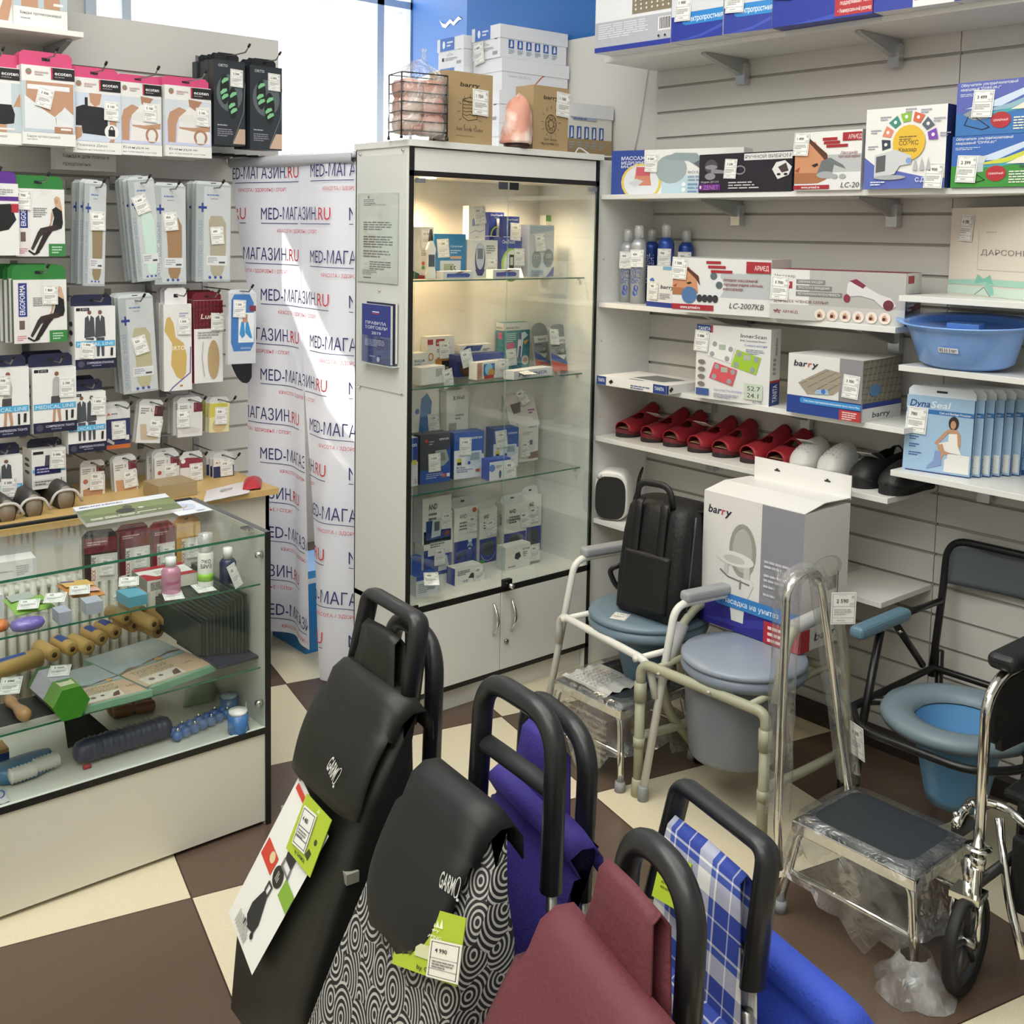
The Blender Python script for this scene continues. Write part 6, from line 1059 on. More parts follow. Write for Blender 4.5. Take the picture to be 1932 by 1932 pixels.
for k, (bl, tr, lb, c1, c2, ttl) in enumerate((((1793,352),(1975,246),'green and blue ultraviolet lamp box, lower of two','#3f8f3a','#3c68b4','кварцевый "ОУФК-01"'), ((1803,243),(1985,125),'blue ultraviolet lamp box, upper of two','#3c74b4','#5a64b0','кварцевый "ОУФК-09-1"'))):
    p_, y_, w_, h_ = on_x(3.035, bl, tr); z0 = s2 if k == 0 else zprev
    carton('irradiator_box', lb, 'box', (Vector((3.035, p_.y, z0)), y_, w_, h_), .16, c2, F=[('r',c2,0,.4,1,1), ('r',c1,0,0,1,.42), ('p','#c9d8ec',[(.1,.5),(.4,.62),(1,.98),(1,.9),(.5,.52)]), ('p','#8fb4c4' if k else '#c9d24a',[(.2,.42),(.6,.56),(1,.8),(1,.72),(.6,.46)]), ('p','#4aa0a8',[(.1,.38),(.5,.44),(1,.58),(1,.5),(.5,.38)]), ('t','#dfe6f4','Облучатель ультрафиолетовый',.04,.92,.05,.62,'bi'), ('t','#dfe6f4',ttl,.04,.84,.05,.44,'bi'), ('l','#c4d0ea',.04,.78,.3,2,.03), ('p','#8f959a' if k else '#b9c4cc',[(.08,.4),(.2,.5),(.36,.46),(.36,.3),(.2,.28)]), ('p','#c9ced2',[(.2,.5),(.3,.62),(.4,.58),(.36,.46)]), ('s','#1d2226',[(.14,.36),(.1,.2),(.3,.1),(.38,.14),(.2,.36)],.014), ('c','#b03038',.50,.26,.11,.15), ('t','#f0dede','СЕМЕЙНЫЙ',.42,.24,.035,.16,'b'), ('t','#38405a','ЗДОРОВЬЕ',.74,.36,.05,.3,'bi'), ('p','#e9e4d4',[(.6,.44),(.8,.6),(1,.62),(1,.44)]), ('l','#dfe6da',.64,.3,.3,5,.05)], tags=[(.3 if k else .18,.58 if k else .36,'2 399' if k == 0 else '3 499',3,-.004,-3,1.15)]); zprev = z0+h_+.001
# third shelf: spray cans and massagers
z3 = ZA['a3']
def can(base_xy, r, h, body, lb, pr=None, txt='#3a55a4', cap='#c9ccd0'):
    o = empty('spray_can', lb, 'spray can', (*base_xy, z3), R(-60), 'oxygen spray cans'); g = G(); g.lathe([(0,0),(r,0),(r,h*.74),(r*.96,h*.77),(r*.55,h*.83),(0,h*.83)], M(body, .3, .35), 20)
    for s, a0, zz, hh, ww in (('ОСНОВНОЙ',0,.26,.10,.4),('ЭЛЕМЕНТ',42,.26,.10,.4)):
        v, f, tw = glyphs(s, 1); pts = []
        for a_, b_ in v:   # reads upward
            an = -math.pi/2+R(a0-14)-(b_*h*.06)/r; pts.append((r*1.01*math.cos(an), r*1.01*math.sin(an), h*zz+a_*(h*ww/tw)))
        g.add(pts, f, M(txt, .4))
    if body == '#b4b7ba':
        for a0, zz in ((-10,.14),(-4,.20)):
            pts = ell(0,0,.010,.012); g.add([(r*1.012*math.cos(-math.pi/2+R(a0)+x/r), r*1.012*math.sin(-math.pi/2+R(a0)+x/r), h*zz+y) for x, y in pts], [tuple(range(len(pts)))], M(txt, .4))
    g.build('can', o); g = G(); g.lathe([(r*.62,h*.80),(r*.62,h*.96),(r*.5,h),(0,h)], film('clear_cap2', (.95,.96,.97), .12, .35), 16); g.lathe([(r*.3,h*.82),(r*.3,h*.92),(0,h*.93)], M(cap, .4), 12); g.build('cap', o)
    if pr: price(o, 0, h*.58, pr, 0, -r-.003, -3, 1.0)
    return o
cp = lambda x, y, d: (lambda q: (q.x, q.y))(PX(x, y, d))
can((3.16, 3.015), .029, .285, '#b4b7ba', 'silver spray can at the end panel, left one', '400')
can((3.135, 2.935), .029, .30, '#b4b7ba', 'silver spray can in front, with price card', '430')
can((3.285, 3.005), .029, .29, '#2f4a9a', 'blue spray can standing rearmost by the end panel', None, '#d9deee')
can((3.235, 2.885), .031, .31, '#3350a8', 'blue spray can in the middle with tilted price card', '700', '#d9deee')
can((3.305, 2.845), .029, .29, '#2f4a9a', 'blue spray can at the right end of the cans', '700', '#d9deee')
carton('barry_box', 'small white and blue carton before the spray cans', 'box', on_z((1218,577),(1268,582),(1220,501),z3), .05, F=[('r','#2a3a8a',0,0,1,.12), ('t','#1d1d30','barry',.52,.46,.09,.5,'bi'), ('c','#4a78b4',.2,.62,.09), ('r','#7fb0d0',.6,.92,1,1), ('l','#8a8a94',.5,.34,.4,4,.04)], tags=[(.28,.4,'420',2)], push=.004)
armed = [('r',RD,.76,.76,1,.96), ('t','#ead6d6','АРМЕД',.84,.81,.08,.14,'b')]
carton('massager_box', 'long white massager box with sleeping face on third shelf', 'box', on_z((1268,587),(1452,599),(1269,485),z3), .16, '#dfdfde', F=[('r','#b9bdc0',.5,.28,1,.74), ('p','#dcdfe2',[(.3,.34),(.34,.6),(.5,.66),(.56,.5),(.5,.3)]), ('r','#dfdfde',.4,0,1,.30)]+[('p',c_,[(x*.55,y*.72+.2) for x, y in q]) for _, c_, q in face(0,.16,.62)]+[('c','#5a6a70',.43,.68,.035), ('c','#5a6a70',.49,.52,.035), ('c','#4f74a4',.18,.32,.08), ('r',RD,.35,.90,.5,.95), ('r',RD,.37,.82,.55,.87), ('r',RD,.40,.74,.62,.79)]+[('c','#33363a',.29+.055*k,.27,.03,.07) for k in range(4)]+[('r',RD,0,.05,.44,.15), ('t','#eee','www.armed.ru',.09,.07,.06,.21,'b'), ('t','#8a4048','Аппарат массажный',.53,.60,.05,.34,'bi'), ('t','#8a4048','торговая марка «Armed»,',.53,.52,.05,.4,'bi'), ('t','#8a4048','массажер',.53,.44,.05,.2,'bi'), ('t','#4a4a4e','LC-2007KB',.60,.12,.10,.34,'i')]+armed, Tp=[('r','#c9cac8',0,0,1,1)], tags=[(.07,.80,'1 500',3,-.004,-3,1.15)])
circ = []
for k in range(6): circ += [('c','#e6dcd2',.39+.095*k,.13,.042), ('p','#c99a80',[(.37+.095*k,.07),(.37+.095*k,.15),(.39+.095*k,.2),(.41+.095*k,.13),(.41+.095*k,.07)]), ('c','#4a2a34',.385+.095*k,.11,.012)]
carton('massager_box', 'long grey massager box with white and maroon massager on third shelf', 'box', on_z((1452,600),(1706,616),(1454,507),z3), .16, '#dadad8', F=[('r','#b4b2b0',.3,0,1,1), ('r','#dededc',.0,.3,.3,1), ('r','#c4c3c0',0,0,1,.3), ('t','#5a5a5c','Массажер',.03,.84,.06,.16), ('r',RD,.12,.62,.17,.76), ('t','#eee','7',.135,.65,.07,None,'b')]+[('r','#7c7c7c',.20,y,.20+w_,y+.09) for y, w_ in ((.72,.22),(.6,.27),(.48,.35))]+[('t','#dcdcdc',s,.215,y,.045,w_,'b') for s, y, w_ in (('СМЕННЫЕ НАСАДКИ',.745,.19),('ПРОСТОТА В ОБРАЩЕНИИ',.625,.24),('РЕГУЛИРУЕМАЯ ИНТЕНСИВНОСТЬ',.505,.32))]+[('t','#7a4a50','ДЛЯ ВСЕХ ЧЛЕНОВ СЕМЬИ!',.03,.34,.055,.42), ('t','#8a4048','АРМЕД',.10,.13,.05,.12), ('s','#8a4048',[(.04,.12),(.06,.2),(.08,.12),(.03,.17),(.09,.17)],.012), ('p','#d9d6da',[(.58,.6),(.59,.78),(.64,.85),(.72,.72),(.82,.58),(.9,.52),(.94,.38),(.9,.28),(.84,.34),(.78,.48),(.68,.54),(.6,.52)]), ('p','#7c2848',[(.6,.82),(.65,.86),(.72,.74),(.7,.68),(.64,.76)]), ('c','#6a2a34',.885,.38,.038,.10), ('c','#8a3040',.585,.48,.024,.08)]+circ, Rt=[('r','#8f8f92',0,0,1,.6), ('r','#d8d8d6',0,.6,1,1), ('r',RD,.1,.8,.5,.95), ('p','#6d2438',[(0,.2),(0,.3),(1,.46),(1,.3)]), ('l','#c9c9cc',.1,.56,.5,4,.08)], top='#8a2a3a', tags=[(.075,.62,'3 700',3,-.004,-3,1.15)])
# fourth shelf: scales
z4 = ZA['a4']; TB = '#25407f'
carton('scale_box', 'flat white bathroom scale box lying on the fourth shelf', 'box', on_z((1126,724),(1257,745),(1126,708),z4), .235, '#e2e3e4', F=[('r',TB,0,0,.14,1), ('t','#e0e6f4','TANITA',.02,.35,.4,.10,'b'), ('p','#222',[(.18,.45),(.21,.2),(.25,.5),(.22,.78)]), ('r',TB,.82,0,1,1), ('t','#e0e6f4','TANITA',.84,.35,.4,.13,'b'), ('l','#5a6a94',.5,.5,.3,2,.25)], Rt=[('r',TB,0,0,.05,1), ('p','#222',[(.06,.45),(.1,.15),(.16,.5),(.12,.8)])], Tp=[('p','#6d7274',[(.35,.3),(.8,.25),(.85,.72),(.4,.78)]), ('r','#8a9094',.4,.1,.6,.16)])
sc = lambda cx, cy, c_, s=1: [('p',c_,[(cx-.16*s,cy-.06*s),(cx-.10*s,cy+.13*s),(cx+.17*s,cy+.06*s),(cx+.12*s,cy-.13*s)])]+[('c','#9a9ea2',cx+dx*s,cy+dy*s,.028*s) for dx, dy in ((-.10,-.04),(-.07,.08),(.12,.035),(.08,-.08))]+[('r','#a9b4a4',cx-.02*s,cy+.02*s,cx+.06*s,cy+.08*s)]
carton('scale_box', 'upright white scale box with three coloured scales pictured', 'box', on_z((1311,749),(1450,767),(1312,611),z4), .07, '#dededd', F=[('r',TB,0,.9,.2,1), ('r','#b03a38',.2,.9,.225,1), ('t','#e0e6f4','TANITA',.02,.925,.05,.17,'b'), ('t','#3a3f52','InnerScan',.6,.87,.05,.34,'i'), ('t','#4a4f62','Body Composition Monitor',.6,.82,.026,.34), ('t','#5a78b4','Compact and Light',.66,.76,.03,.3), ('l','#8a94a8',.68,.72,.26,3,.024)]+sc(.34,.66,'#e6e6e4',1.15)+sc(.68,.55,'#9cc43a',1.2)+sc(.38,.36,'#d05560',1.15)+[('r','#c4d0c0',.68,.06,.92,.27), ('t','#2c302c','52.7',.72,.18,.06,.17), ('t','#2c302c','24.1',.72,.09,.06,.15), ('t','#5a78b4','Easy-to-read Two-line display',.27,.13,.03,.38,'i'), ('l','#8a94a8',.27,.09,.36,3,.02), ('r','#3f5a94',.02,.05,.2,.14), ('t','#5a5f72','BC-730',.8,.02,.03,.12)]+[('c','#7a726c',.09,.2+.1*k,.05,.03) for k in range(4)], Rt=[('r',TB,0,0,1,.3), ('r','#b03a38',0,.3,1,.33), ('t','#e0e6f4','TANITA',.75,.04,.45,.23,'bv'), ('t','#3a3f52','InnerScan',.65,.66,.22,.22,'v')]+[('c','#9a9a96',.4,.42+.06*k,.15,.018) for k in range(4)], tags=[(.075,.78,'5 888',3,-.004,-3,1.1)])
quilt = [('p','#9c9484',[(.15,.52),(.52,.8),(.95,.72),(.62,.38),(.28,.34)])]+[('s','#7d7566',[(.18+.1*k,.50-.04*k),(.56+.1*k,.78-.02*k)],.012) for k in range(4)]+[('s','#b0a898',[(.2,.58-.0*k),(.9,.56)],.01) for k in range(1)]
carton('mattress_box', 'white and blue anti bedsore mattress box', 'box', on_z((1484,776),(1624,798),(1485,665),z4), .23, '#dcdcda', F=[('r','#8a8a8e',.7,.3,1,1), ('r','#27408e',0,0,1,.30)]+quilt+[('r','#8a8a8e',.72,.3,1,.95), ('t','#23233c','bar',.08,.80,.10,.18,'bi'), ('t','#c0403c','r',.275,.80,.10,.045,'bi'), ('t','#23233c','y',.33,.80,.10,.08,'bi'), ('p','#9cb4c8',[(.38,.36),(.4,.44),(.56,.46),(.58,.38)]), ('c','#3a74c4',.5,.42,.03), ('c','#3f8ccc',.22,.235,.035), ('r','#3f8ccc',.22,.19,1,.28), ('t','#dcecf8','Система противопролежневая Barry Serio Plus',.24,.22,.03,.74,'b'), ('r','#b03a3a',.72,0,1,.17), ('l','#e8d0d0',.76,.14,.2,4,.035)], Rt=[('r','#8f897c',0,.3,1,1)]+[('s','#726c60',[(0,.36+.1*k),(1,.30+.12*k)],.02) for k in range(7)]+[('s','#aaa496',[(.12*k,.3),(.12*k+.16,1)],.02) for k in range(8)]+[('c','#5a86b0',.3,.5,.14,.1), ('r','#27408e',0,.22,1,.3), ('r','#d9d9d8',0,0,1,.22), ('t','#23233c','barry',.25,.06,.09,.46,'bi')], Tp=[('l','#333',.3,.6,.5,1,.03)], tags=[(.86,.56,'3 700',3,-.004,-3,1.1)])
# sandals, clogs and shoes on the fifth shelf
z5 = ZA['a5']
def shoe(lb, cat, toe, heel_dx, upcol, style, L_=.245, pr=None, yaw=0, sole='#221c1c', insole='#b89c78', group=None, face_=0):
    t = PZ(*toe, z5+.01); th = R(yaw); o = empty('clog' if style == 'clog' else 'sandal' if style == 'sandal' else 'shoe', lb, cat, (t.x, t.y, z5), th, group)
    # local: +x towards the heel, y across
    def half(s): return .047*min(1, math.sqrt(max(0, 1-(1-min(1, s/.28))**2))+.02)*(1.0-.2*max(0, s-.35)/.4 if s < .75 else .88)*math.sqrt(max(.02, 1-max(0, (s-.86)/.14)**2))
    xs_ = [0,.01,.03,.06,.1,.15,.2,.28,.36,.45,.55,.65,.75,.85,.92,.96,.985,1]
    out = [(L_*s, half(s)) for s in xs_]+[(L_*s, -half(s)) for s in reversed(xs_)]
    g = G(); n = len(out); 
    lift = lambda x: .010*(1-min(1, x/(L_*.25)))**2+.012*min(1, max(0, (x/L_-.55)/.3))
    for a_, b_, m, sc_ in ((0,.008,sole,1.0), (.008,.024,upcol if style != 'sandal' else '#6a1c24',.98)):
        v = [(x, y*sc_, (0 if a_ == 0 else a_+lift(x)*.5)) for x, y in out]+[(x, y*sc_, b_+lift(x)) for x, y in out]
        g.add(v, [tuple(range(n-1,-1,-1)), tuple(range(n,2*n))]+[(k,(k+1)%n,(k+1)%n+n,k+n) for k in range(n)], M(m, .6), False)
    g.build('sole', o)
    g = G(); g.add([(x*.98+.003, y*.88, .027+lift(x)) for x, y in out], [tuple(range(n))], M(insole, .8)); g.build('insole', o)
    g = G(); s0, s1 = {'sandal':(.07,.86), 'clog':(0,.62), 'shoe':(0,.98)}[style]; rows = []; NS, NA = 18, 14
    for i in range(NS+1):
        s = s0+(s1-s0)*i/NS; ss = max(.0, s); hw = half(min(1, ss))*1.02
        hh = {'sandal': .052+.03*math.sin(math.pi*.5*min(1, i/NS*1.1)), 'clog': .02+.066*math.sin(math.pi*.5*min(1, (i/NS)*1.15))**.7, 'shoe': .02+.06*math.sin(math.pi*.5*min(1, i/NS*1.9))**.8}[style]
        if style != 'sandal': hh *= min(1, .12+s*9)
        else: hh = (.034+.052*(i/NS)**1.1)
        rows.append([(L_*s, -hw*math.cos(math.pi*k/NA), .02+lift(L_*ss)+hh*math.sin(math.pi*k/NA)**.75) for k in range(NA+1)])
    v = [p for r_ in rows for p in r_]; f = []; W_ = NA+1
    for i in range(NS):
        for k in range(NA):
            s, a_ = (i+.5)/NS, (k+.5)/NA
            if style == 'sandal' and ((s-.46)/.15)**2+((a_-.5)/.22)**2 < 1: continue
            if style == 'sandal' and s > .86 and abs(a_-.5) > .5-(s-.86)*1.6: continue
            if style == 'shoe' and .5 < s < .93 and abs(a_-.5) < .24: continue
            f.append((i*W_+k, i*W_+k+1, (i+1)*W_+k+1, (i+1)*W_+k))
    g.add(v, f, M(upcol, .5, bump=.15, bscale=200), True); q = g.build('upper', o, solid=.004)
    if style == 'clog':
        h = G(); h.tube(fil([(L_*.60,-.043,.045),(L_*.86,-.046,.055),(L_*1.0,0,.06),(L_*.86,.046,.055),(L_*.60,.043,.045)], .05), .010, M(upcol, .5), 8, flat=.35); h.build('heel_strap', o)
        h = G()
        for i in range(5):
            for k in range(5): x_, y_ = L_*(.14+.07*i), -.026+.013*k; z_ = .02+lift(x_)+(.02+.066*math.sin(math.pi*.5*min(1, ((.14+.07*i+.02)/.64)*1.15))**.7)*max(.05, 1-(y_/half(.14+.07*i))**2)**.40+.0025; h.lathe([(0,0),(.0022,0),(.0022,.0006)], M('#77797a', .6), 6, (x_, y_, z_))
        h.build('vent_holes', o)
    if pr: obj('price_tag', tag_mesh(pr), o, Matrix.Translation((L_*.28,-.028,.098)) @ Matrix.Rotation(R(100), 4, 'Z') @ Matrix.Rotation(R(-68), 4, 'X') @ Matrix.Rotation(R(180), 4, 'Z') @ Matrix.Translation((-TW,0,-.03)))
    return o
REDL = '#9c2430'
toes = [(1168,820),(1213,829),(1258,838),(1302,848),(1352,858),(1402,868),(1456,879)]
ords = ['nearest the end panel','second from the end panel, with price card','third from the end panel','middle of the seven, with price card','fifth from the end panel','sixth from the end panel','last, next to the white clogs']
for k, (t, od) in enumerate(zip(toes, ords)):
    shoe('red open toe leather sandal, '+od, 'sandal', t, 0, REDL, 'sandal', pr='2 850' if k in (1,3) else None, yaw=(-6 if k % 2 else 4), group='red sandals')
for t, lb, pr in (((1500,887),'white perforated clog with price card','1 700'), ((1553,898),'white perforated clog beside the black shoes',None)):
    shoe(lb, 'clog', t, 0, '#dcdcda', 'clog', pr=pr, sole='#d4d2cc', insole='#cfcdc8', group='white clogs', yaw=2)
for t, lb, pr in (((1612,915),'black comfort shoe with price card','2 100'), ((1668,928),'black comfort shoe at the end of the sandal shelf',None)):
    shoe(lb, 'shoe', t, 0, '#1b1b1d', 'shoe', pr=pr, sole='#141414', insole='#262222', group='black shoes', yaw=-2)
# heater on the lowest left shelf
z6 = ZA['a6']; a = PZ(1136,981,z6); b = PZ(1192,972,z6); o = empty('fan_heater', 'small white fan heater with black grille on the lowest shelf', 'heater', Vector((a.x+.012, a.y-.03, z6)), R(-62))
hx = [(x, z) for x, z in ell(0,0,.068,.098,28)]; hx = [(math.copysign(abs(x/.068)**.6*.068, x), math.copysign(abs(z/.098)**.6*.098, z)+.10) for x, z in hx]
MXR = Matrix.Rotation(R(90), 4, 'X')
g = G(); g.prism(hx, -.10, 0, M('#e2e2e0', .35), True); g.build('body', o, MXR, bevel=.012, seg=3)
g = G(); g.prism([(x*.90, (z-.10)*.86+.092) for x, z in hx], .0, .004, M('#17191a', .6)); g.build('grille', o, MXR)
g = G(); g.lathe([(0,0),(.010,0),(.010,.006),(0,.007)], M('#b9bbbb', .3), 14); g.build('knob', o, Matrix.Translation((-.045,-.003,.175)) @ MXR)
g = G(); g.tube(fil([(3.2,3.0,.62),(3.26,2.99,.80),(3.27,3.03,.74),(3.25,3.04,.56),(3.27,3.02,.3)], .04), .003, BLACK, 6); tag(g.build('power_cord', None), 'thin black power cord behind the small fan heater', 'cord')
# right group: gift box, basin, protector boxes
carton('gift_box', 'cream gift box with mint bow print', 'box', on_z((1788,554),(1990,573),(1796,393),ZA['b1']), .10, '#e2d9cd', F=[('r','#b9aea4',.29,.30,.292,.74), ('r','#b9aea4',.29,.30,1,.304), ('l','#b9a9a0',.36,.73,.16,1,.02), ('t','#8f8a84','ДАРСОНВАЛЬ',.32,.47,.06,.62), ('p','#a4d0c0',[(.0,.12),(.4,.13),(1,.13),(1,.2),(.4,.2),(0,.17)]), ('p','#c9ded0',[(0,.02),(1,.0),(1,.11),(0,.11)]), ('p','#7fc0b0',[(.27,.14),(.3,.25),(.36,.2),(.42,.25),(.46,.14),(.38,.17)]), ('p','#8fc8b8',[(.4,.17),(.46,.1),(.47,.03),(.43,.02),(.38,.12)]), ('s','#6a6a64',[(.28,.02),(.37,.11),(.43,.01)],.008)], tags=[(.17,.77,'6 150',3,-.004,-3,1.2)], side='#d9d0c4')
c = PZ(1832,706,ZA['b2']); cB = Vector((3.17, PX(1832,706,3.17).y, ZA['b2']))
BB = M('#86b0f0', .3, coat=.3); g = G(); 
basin = lambda pr_: [[(cB.x+(r if abs(math.cos(u)) < 2 else r)*.80*math.cos(u), cB.y+r*1.12*math.sin(u), cB.z+z) for u in [2*math.pi*k/40 for k in range(40)]] for r, z in pr_]
g.loft(basin([(0,.0),(.105,.0),(.125,.012),(.150,.10),(.158,.118),(.185,.128),(.186,.133),(.157,.126),(.146,.105),(.120,.02),(0,.014)]), BB, True, False)
BT = Matrix.Translation(cB+Vector((-.035,0,.010))) @ Matrix.Rotation(R(-6), 4, 'Y') @ Matrix.Translation(-cB); o = tag(g.build('basin', None, BT), 'translucent blue plastic basin with lid', 'basin')
g = G(); g.loft(basin([(.152,.124),(.142,.112),(.07,.109),(0,.109)]), M('#6f9ce0', .3), True, False); g.box((cB.x-.02, cB.y-.05, cB.z+.108), (cB.x+.02, cB.y+.05, cB.z+.126), M('#5f8cd0', .3)); g.build('lid', o, bevel=.003)
a = PP(1802,657,(cB.x-.135,cB.y,0),Vector((-1,0,-.18))); 
mx_ = Matrix.Translation((cB.x-.80*.143, cB.y+.022, cB.z+.055)) @ Matrix.Rotation(R(-90), 4, 'Z') @ Matrix.Rotation(R(14), 4, 'X'); g = G(); g.quad((0,0,0),(.06,0,0),(.06,0,.016),(0,0,.016), M('#e6e8ea', .5)); art(g,(0,0,0),(1,0,0),(0,0,1),.06,.016,[('r','#334',x,.15,x+.03,.85) for x in (.06,.12,.2,.32,.42,.56)]+[('l','#556',.66,.7,.3,2,.3)]); g.build('barcode_sticker', o, mx_)
DB = '#9cbcd8'
dyna = [('r',DB,0,0,1,1), ('r','#2f6fae',.0,.77,1,.83), ('t','#dfeaf4','Cast and Bandage Protector',.5,.785,.03,.46,'b'), ('t','#1f3f7c','Dyna',.05,.855,.09,.30,'bi'), ('t','#dfe9f2','Seal',.36,.855,.09,.28,'bi'), ('l','#3a5f9a',.08,.46,.16,2,.03), ('l','#3a5f9a',.08,.36,.16,2,.03), ('l','#3a5f9a',.08,.25,.22,2,.03),
    ('p','#dfe0dc',[(.62,.04),(.62,.2),(.66,.22),(.66,.28),(.98,.28),(.98,.04)]), ('c','#2c2220',.72,.68,.075,.09), ('c','#c0906f',.715,.66,.04,.055), ('p','#c0906f',[(.66,.6),(.78,.6),(.83,.54),(.84,.4),(.78,.3),(.6,.26),(.6,.3),(.74,.36),(.76,.44),(.66,.56),(.5,.38),(.46,.4),(.6,.56)]), ('p','#e6e4de',[(.66,.54),(.78,.55),(.8,.4),(.86,.28),(.66,.3),(.54,.34),(.52,.4),(.66,.44)]), ('p','#c0906f',[(.5,.38),(.58,.4),(.62,.3),(.56,.14),(.5,.12),(.54,.28)]), ('p','#7f96c4',[(.48,.30),(.56,.3),(.58,.12),(.36,.05),(.38,.1),(.46,.16)]), ('r','#1d2f6a',.05,0,1,.015)]
pl = on_z((1702,884),(1829,903),(1718,745),ZA['b3'])
o = carton('protector_box', 'pale blue protector box with seated woman, front of the row', 'box', pl, .022, '#a9c4da', F=dyna, Rt=[('r','#8fb0cc',0,0,1,1), ('r','#1d3f8a',.0,0,.3,1), ('t','#1d3f8a','Dyna',.9,.05,.7,.2,'bv')], tabcol='#dfe6ec', tab=.03, tags=[(.17,.67,'780',2,-.004,-3,1.2)], lean=-4, group='pale blue protector boxes')
for k in range(5):
    c_ = dup(o, Matrix.Translation((Vector((-math.sin(pl[1]), math.cos(pl[1]), 0))*.028+Vector((math.cos(pl[1]), math.sin(pl[1]), 0))*.020)*(k+1)) @ o.matrix_basis, ('second','third','fourth','fifth','rearmost')[k]+' pale blue protector box in the row')
    for ch in list(c_.children):
        if ch.name.startswith('price_tag'): bpy.data.objects.remove(ch)
carton('protector_box', 'pale blue protector box leaning at the right picture edge', 'box', on_z((1880,893),(2010,912),(1905,800),ZA['b3']), .025, '#8fb0cc', F=[('r','#7fa6c8',0,.1,1,1), ('r','#24438a',0,0,1,.1), ('l','#3a5f9a',.3,.7,.3,3,.05), ('l','#3a5f9a',.3,.45,.3,3,.05)], tags=[(.4,.84,'780',2,-.004,-3,1.1)], lean=-10, group='pale blue protector boxes', push=.03)
a = PZ(1612,1062,z6); g = G(); g.box((3.10, a.y-.05, z6+.0005), (3.30, a.y+.13, z6+.012), M('#b9b8b4', .6)); tag(g.build('paper_stack', None), 'thin grey paper stack on the lowest shelf behind the toilet seat box', 'paper')
g = G(); g.tube(fil([(3.365,3.2,2.02),(3.36,3.15,2.2),(3.362,3.12,2.4),(3.362,3.09,2.55)], .1), .002, M('#b9b9b4', .5), 6); tag(g.build('wall_cable', None), 'thin white cable running up the wall beside the slat board', 'cable')
# ================================================================== COMMODE CHAIRS, STOOLS, WHEELCHAIR
class Fr:
    """local frame: r to the sitter's side seen from the room, d away from the viewer, z up"""
    def __init__(s, o, rx, ry): s.o = Vector((o[0], o[1], 0)); s.r = Vector((rx, ry, 0)).normalized(); s.d = Vector((-s.r.y, s.r.x, 0))
    def __call__(s, r, d, z): return s.o+s.r*r+s.d*d+Vector((0,0,z))
    def yaw(s): return math.atan2(s.r.y, s.r.x)
    def loc(s, name, label, cat, group=None): return empty(name, label, cat, s.o, s.yaw(), group)
PWH, BEI = M('#dcdcd6', .35), M('#a5a58e', .4)
ARMG = M('#9a9ca0', .55)
def toilet(o, c, z, R1, R2, ringm, lidm=None, hole=True, bucket=None, bz=.2, n=36):
    el = lambda a, b, zz: [(c[0]+a*math.cos(2*math.pi*k/n), c[1]+b*math.sin(2*math.pi*k/n), zz) for k in range(n)]
    g = G(); i1, i2 = R1*.56, R2*.56
    rings = [el(i1, i2, z-.012), el(i1*1.04, i2*1.04, z+.006), el(R1*.78, R2*.78, z+.020), el(R1*.96, R2*.96, z+.012), el(R1, R2, z-.004), el(R1*.97, R2*.97, z-.022), el(i1*1.1, i2*1.1, z-.022), el(i1, i2, z-.012)]
    g.loft(rings, ringm, True, False); g.build('seat_ring', o)
    if lidm:
        g = G(); g.loft([el(R1*.98, R2*.98, z+.014), el(R1, R2, z+.022), el(R1*.97, R2*.97, z+.032), el(R1*.8, R2*.8, z+.035), el(.001,.001,z+.036)], lidm, True, True); g.build('lid', o)
    if bucket:
        g = G(); g.loft([el(i1*1.02, i2*1.02, z-.016), el(i1*1.0, i2*1.0, z-.05), el(i1*.72, i2*.72, bz+.03), el(i1*.66, i2*.66, bz), el(i1*.6, i2*.6, bz+.006), el(.001,.001,bz+.006), el(i1*.6,i2*.6,bz+.008), el(i1*.70, i2*.70, bz+.035), el(i1*.97, i2*.97, z-.05), el(i1*.99, i2*.99, z-.017)], bucket, True, False); g.build('bucket', o)
# white framed commode
F1 = Fr((2.578, 2.447), -.083, -.532); o = F1.loc('commode_chair', 'white framed commode chair with blue grey toilet seat under a backpack', 'commode chair')
tb = .0125; g = G()
for s in (-1, 1):
    x = .269*s; q = G(); q.tube(fil([(x*1.02,-.11,.03),(x,-.0,.59),(x,.10,.592),(x,.42,.592),(x,.50,.03)], [0,.09,.02,.09,0], 8), tb, PWH); lg = q.build('side_frame', o)
    for yy in (-.11, .50):
        q = G(); q.lathe([(0,0),(.017,0),(.016,.04),(.0135,.045),(0,.045)], GREY, 14, (x*1.02, yy, 0)); q.build('foot_tip', lg)
    q = G(); pts = [(x, .03, .606), (x, .37, .606)]; q.box((x-.022, .03, .594), (x+.022, .38, .628), ARMG); q.build('armrest', o, bevel=.012, seg=3)
    q = G(); q.lathe([(0,0),(.004,.001),(.004,.004),(0,.005)], STEEL, 8); q.build('push_button', lg, Matrix.Translation((x*1.01+.0,-.083,.17)) @ Matrix.Rotation(R(90), 4, 'X'))
g = G(); g.tube(fil([(-.262,-.065,.31),(-.235,-.083,.42),(.25,-.083,.42),(.266,-.065,.31)], .05, 7), tb, PWH); g.tube(fil([(-.258,.455,.30),(-.24,.45,.425),(.245,.45,.425),(.262,.455,.30)], .05, 7), tb, PWH)
for s in (-1,1): g.tube([(.2*s,-.10,.415),(.2*s,.45,.425)], .010, PWH)
g.build('seat_frame', o)
BG = M('#6d8290', .4); toilet(o, (.0,.115), .445, .195, .205, BG, BG, bucket=M('#557488', .35), bz=.23)
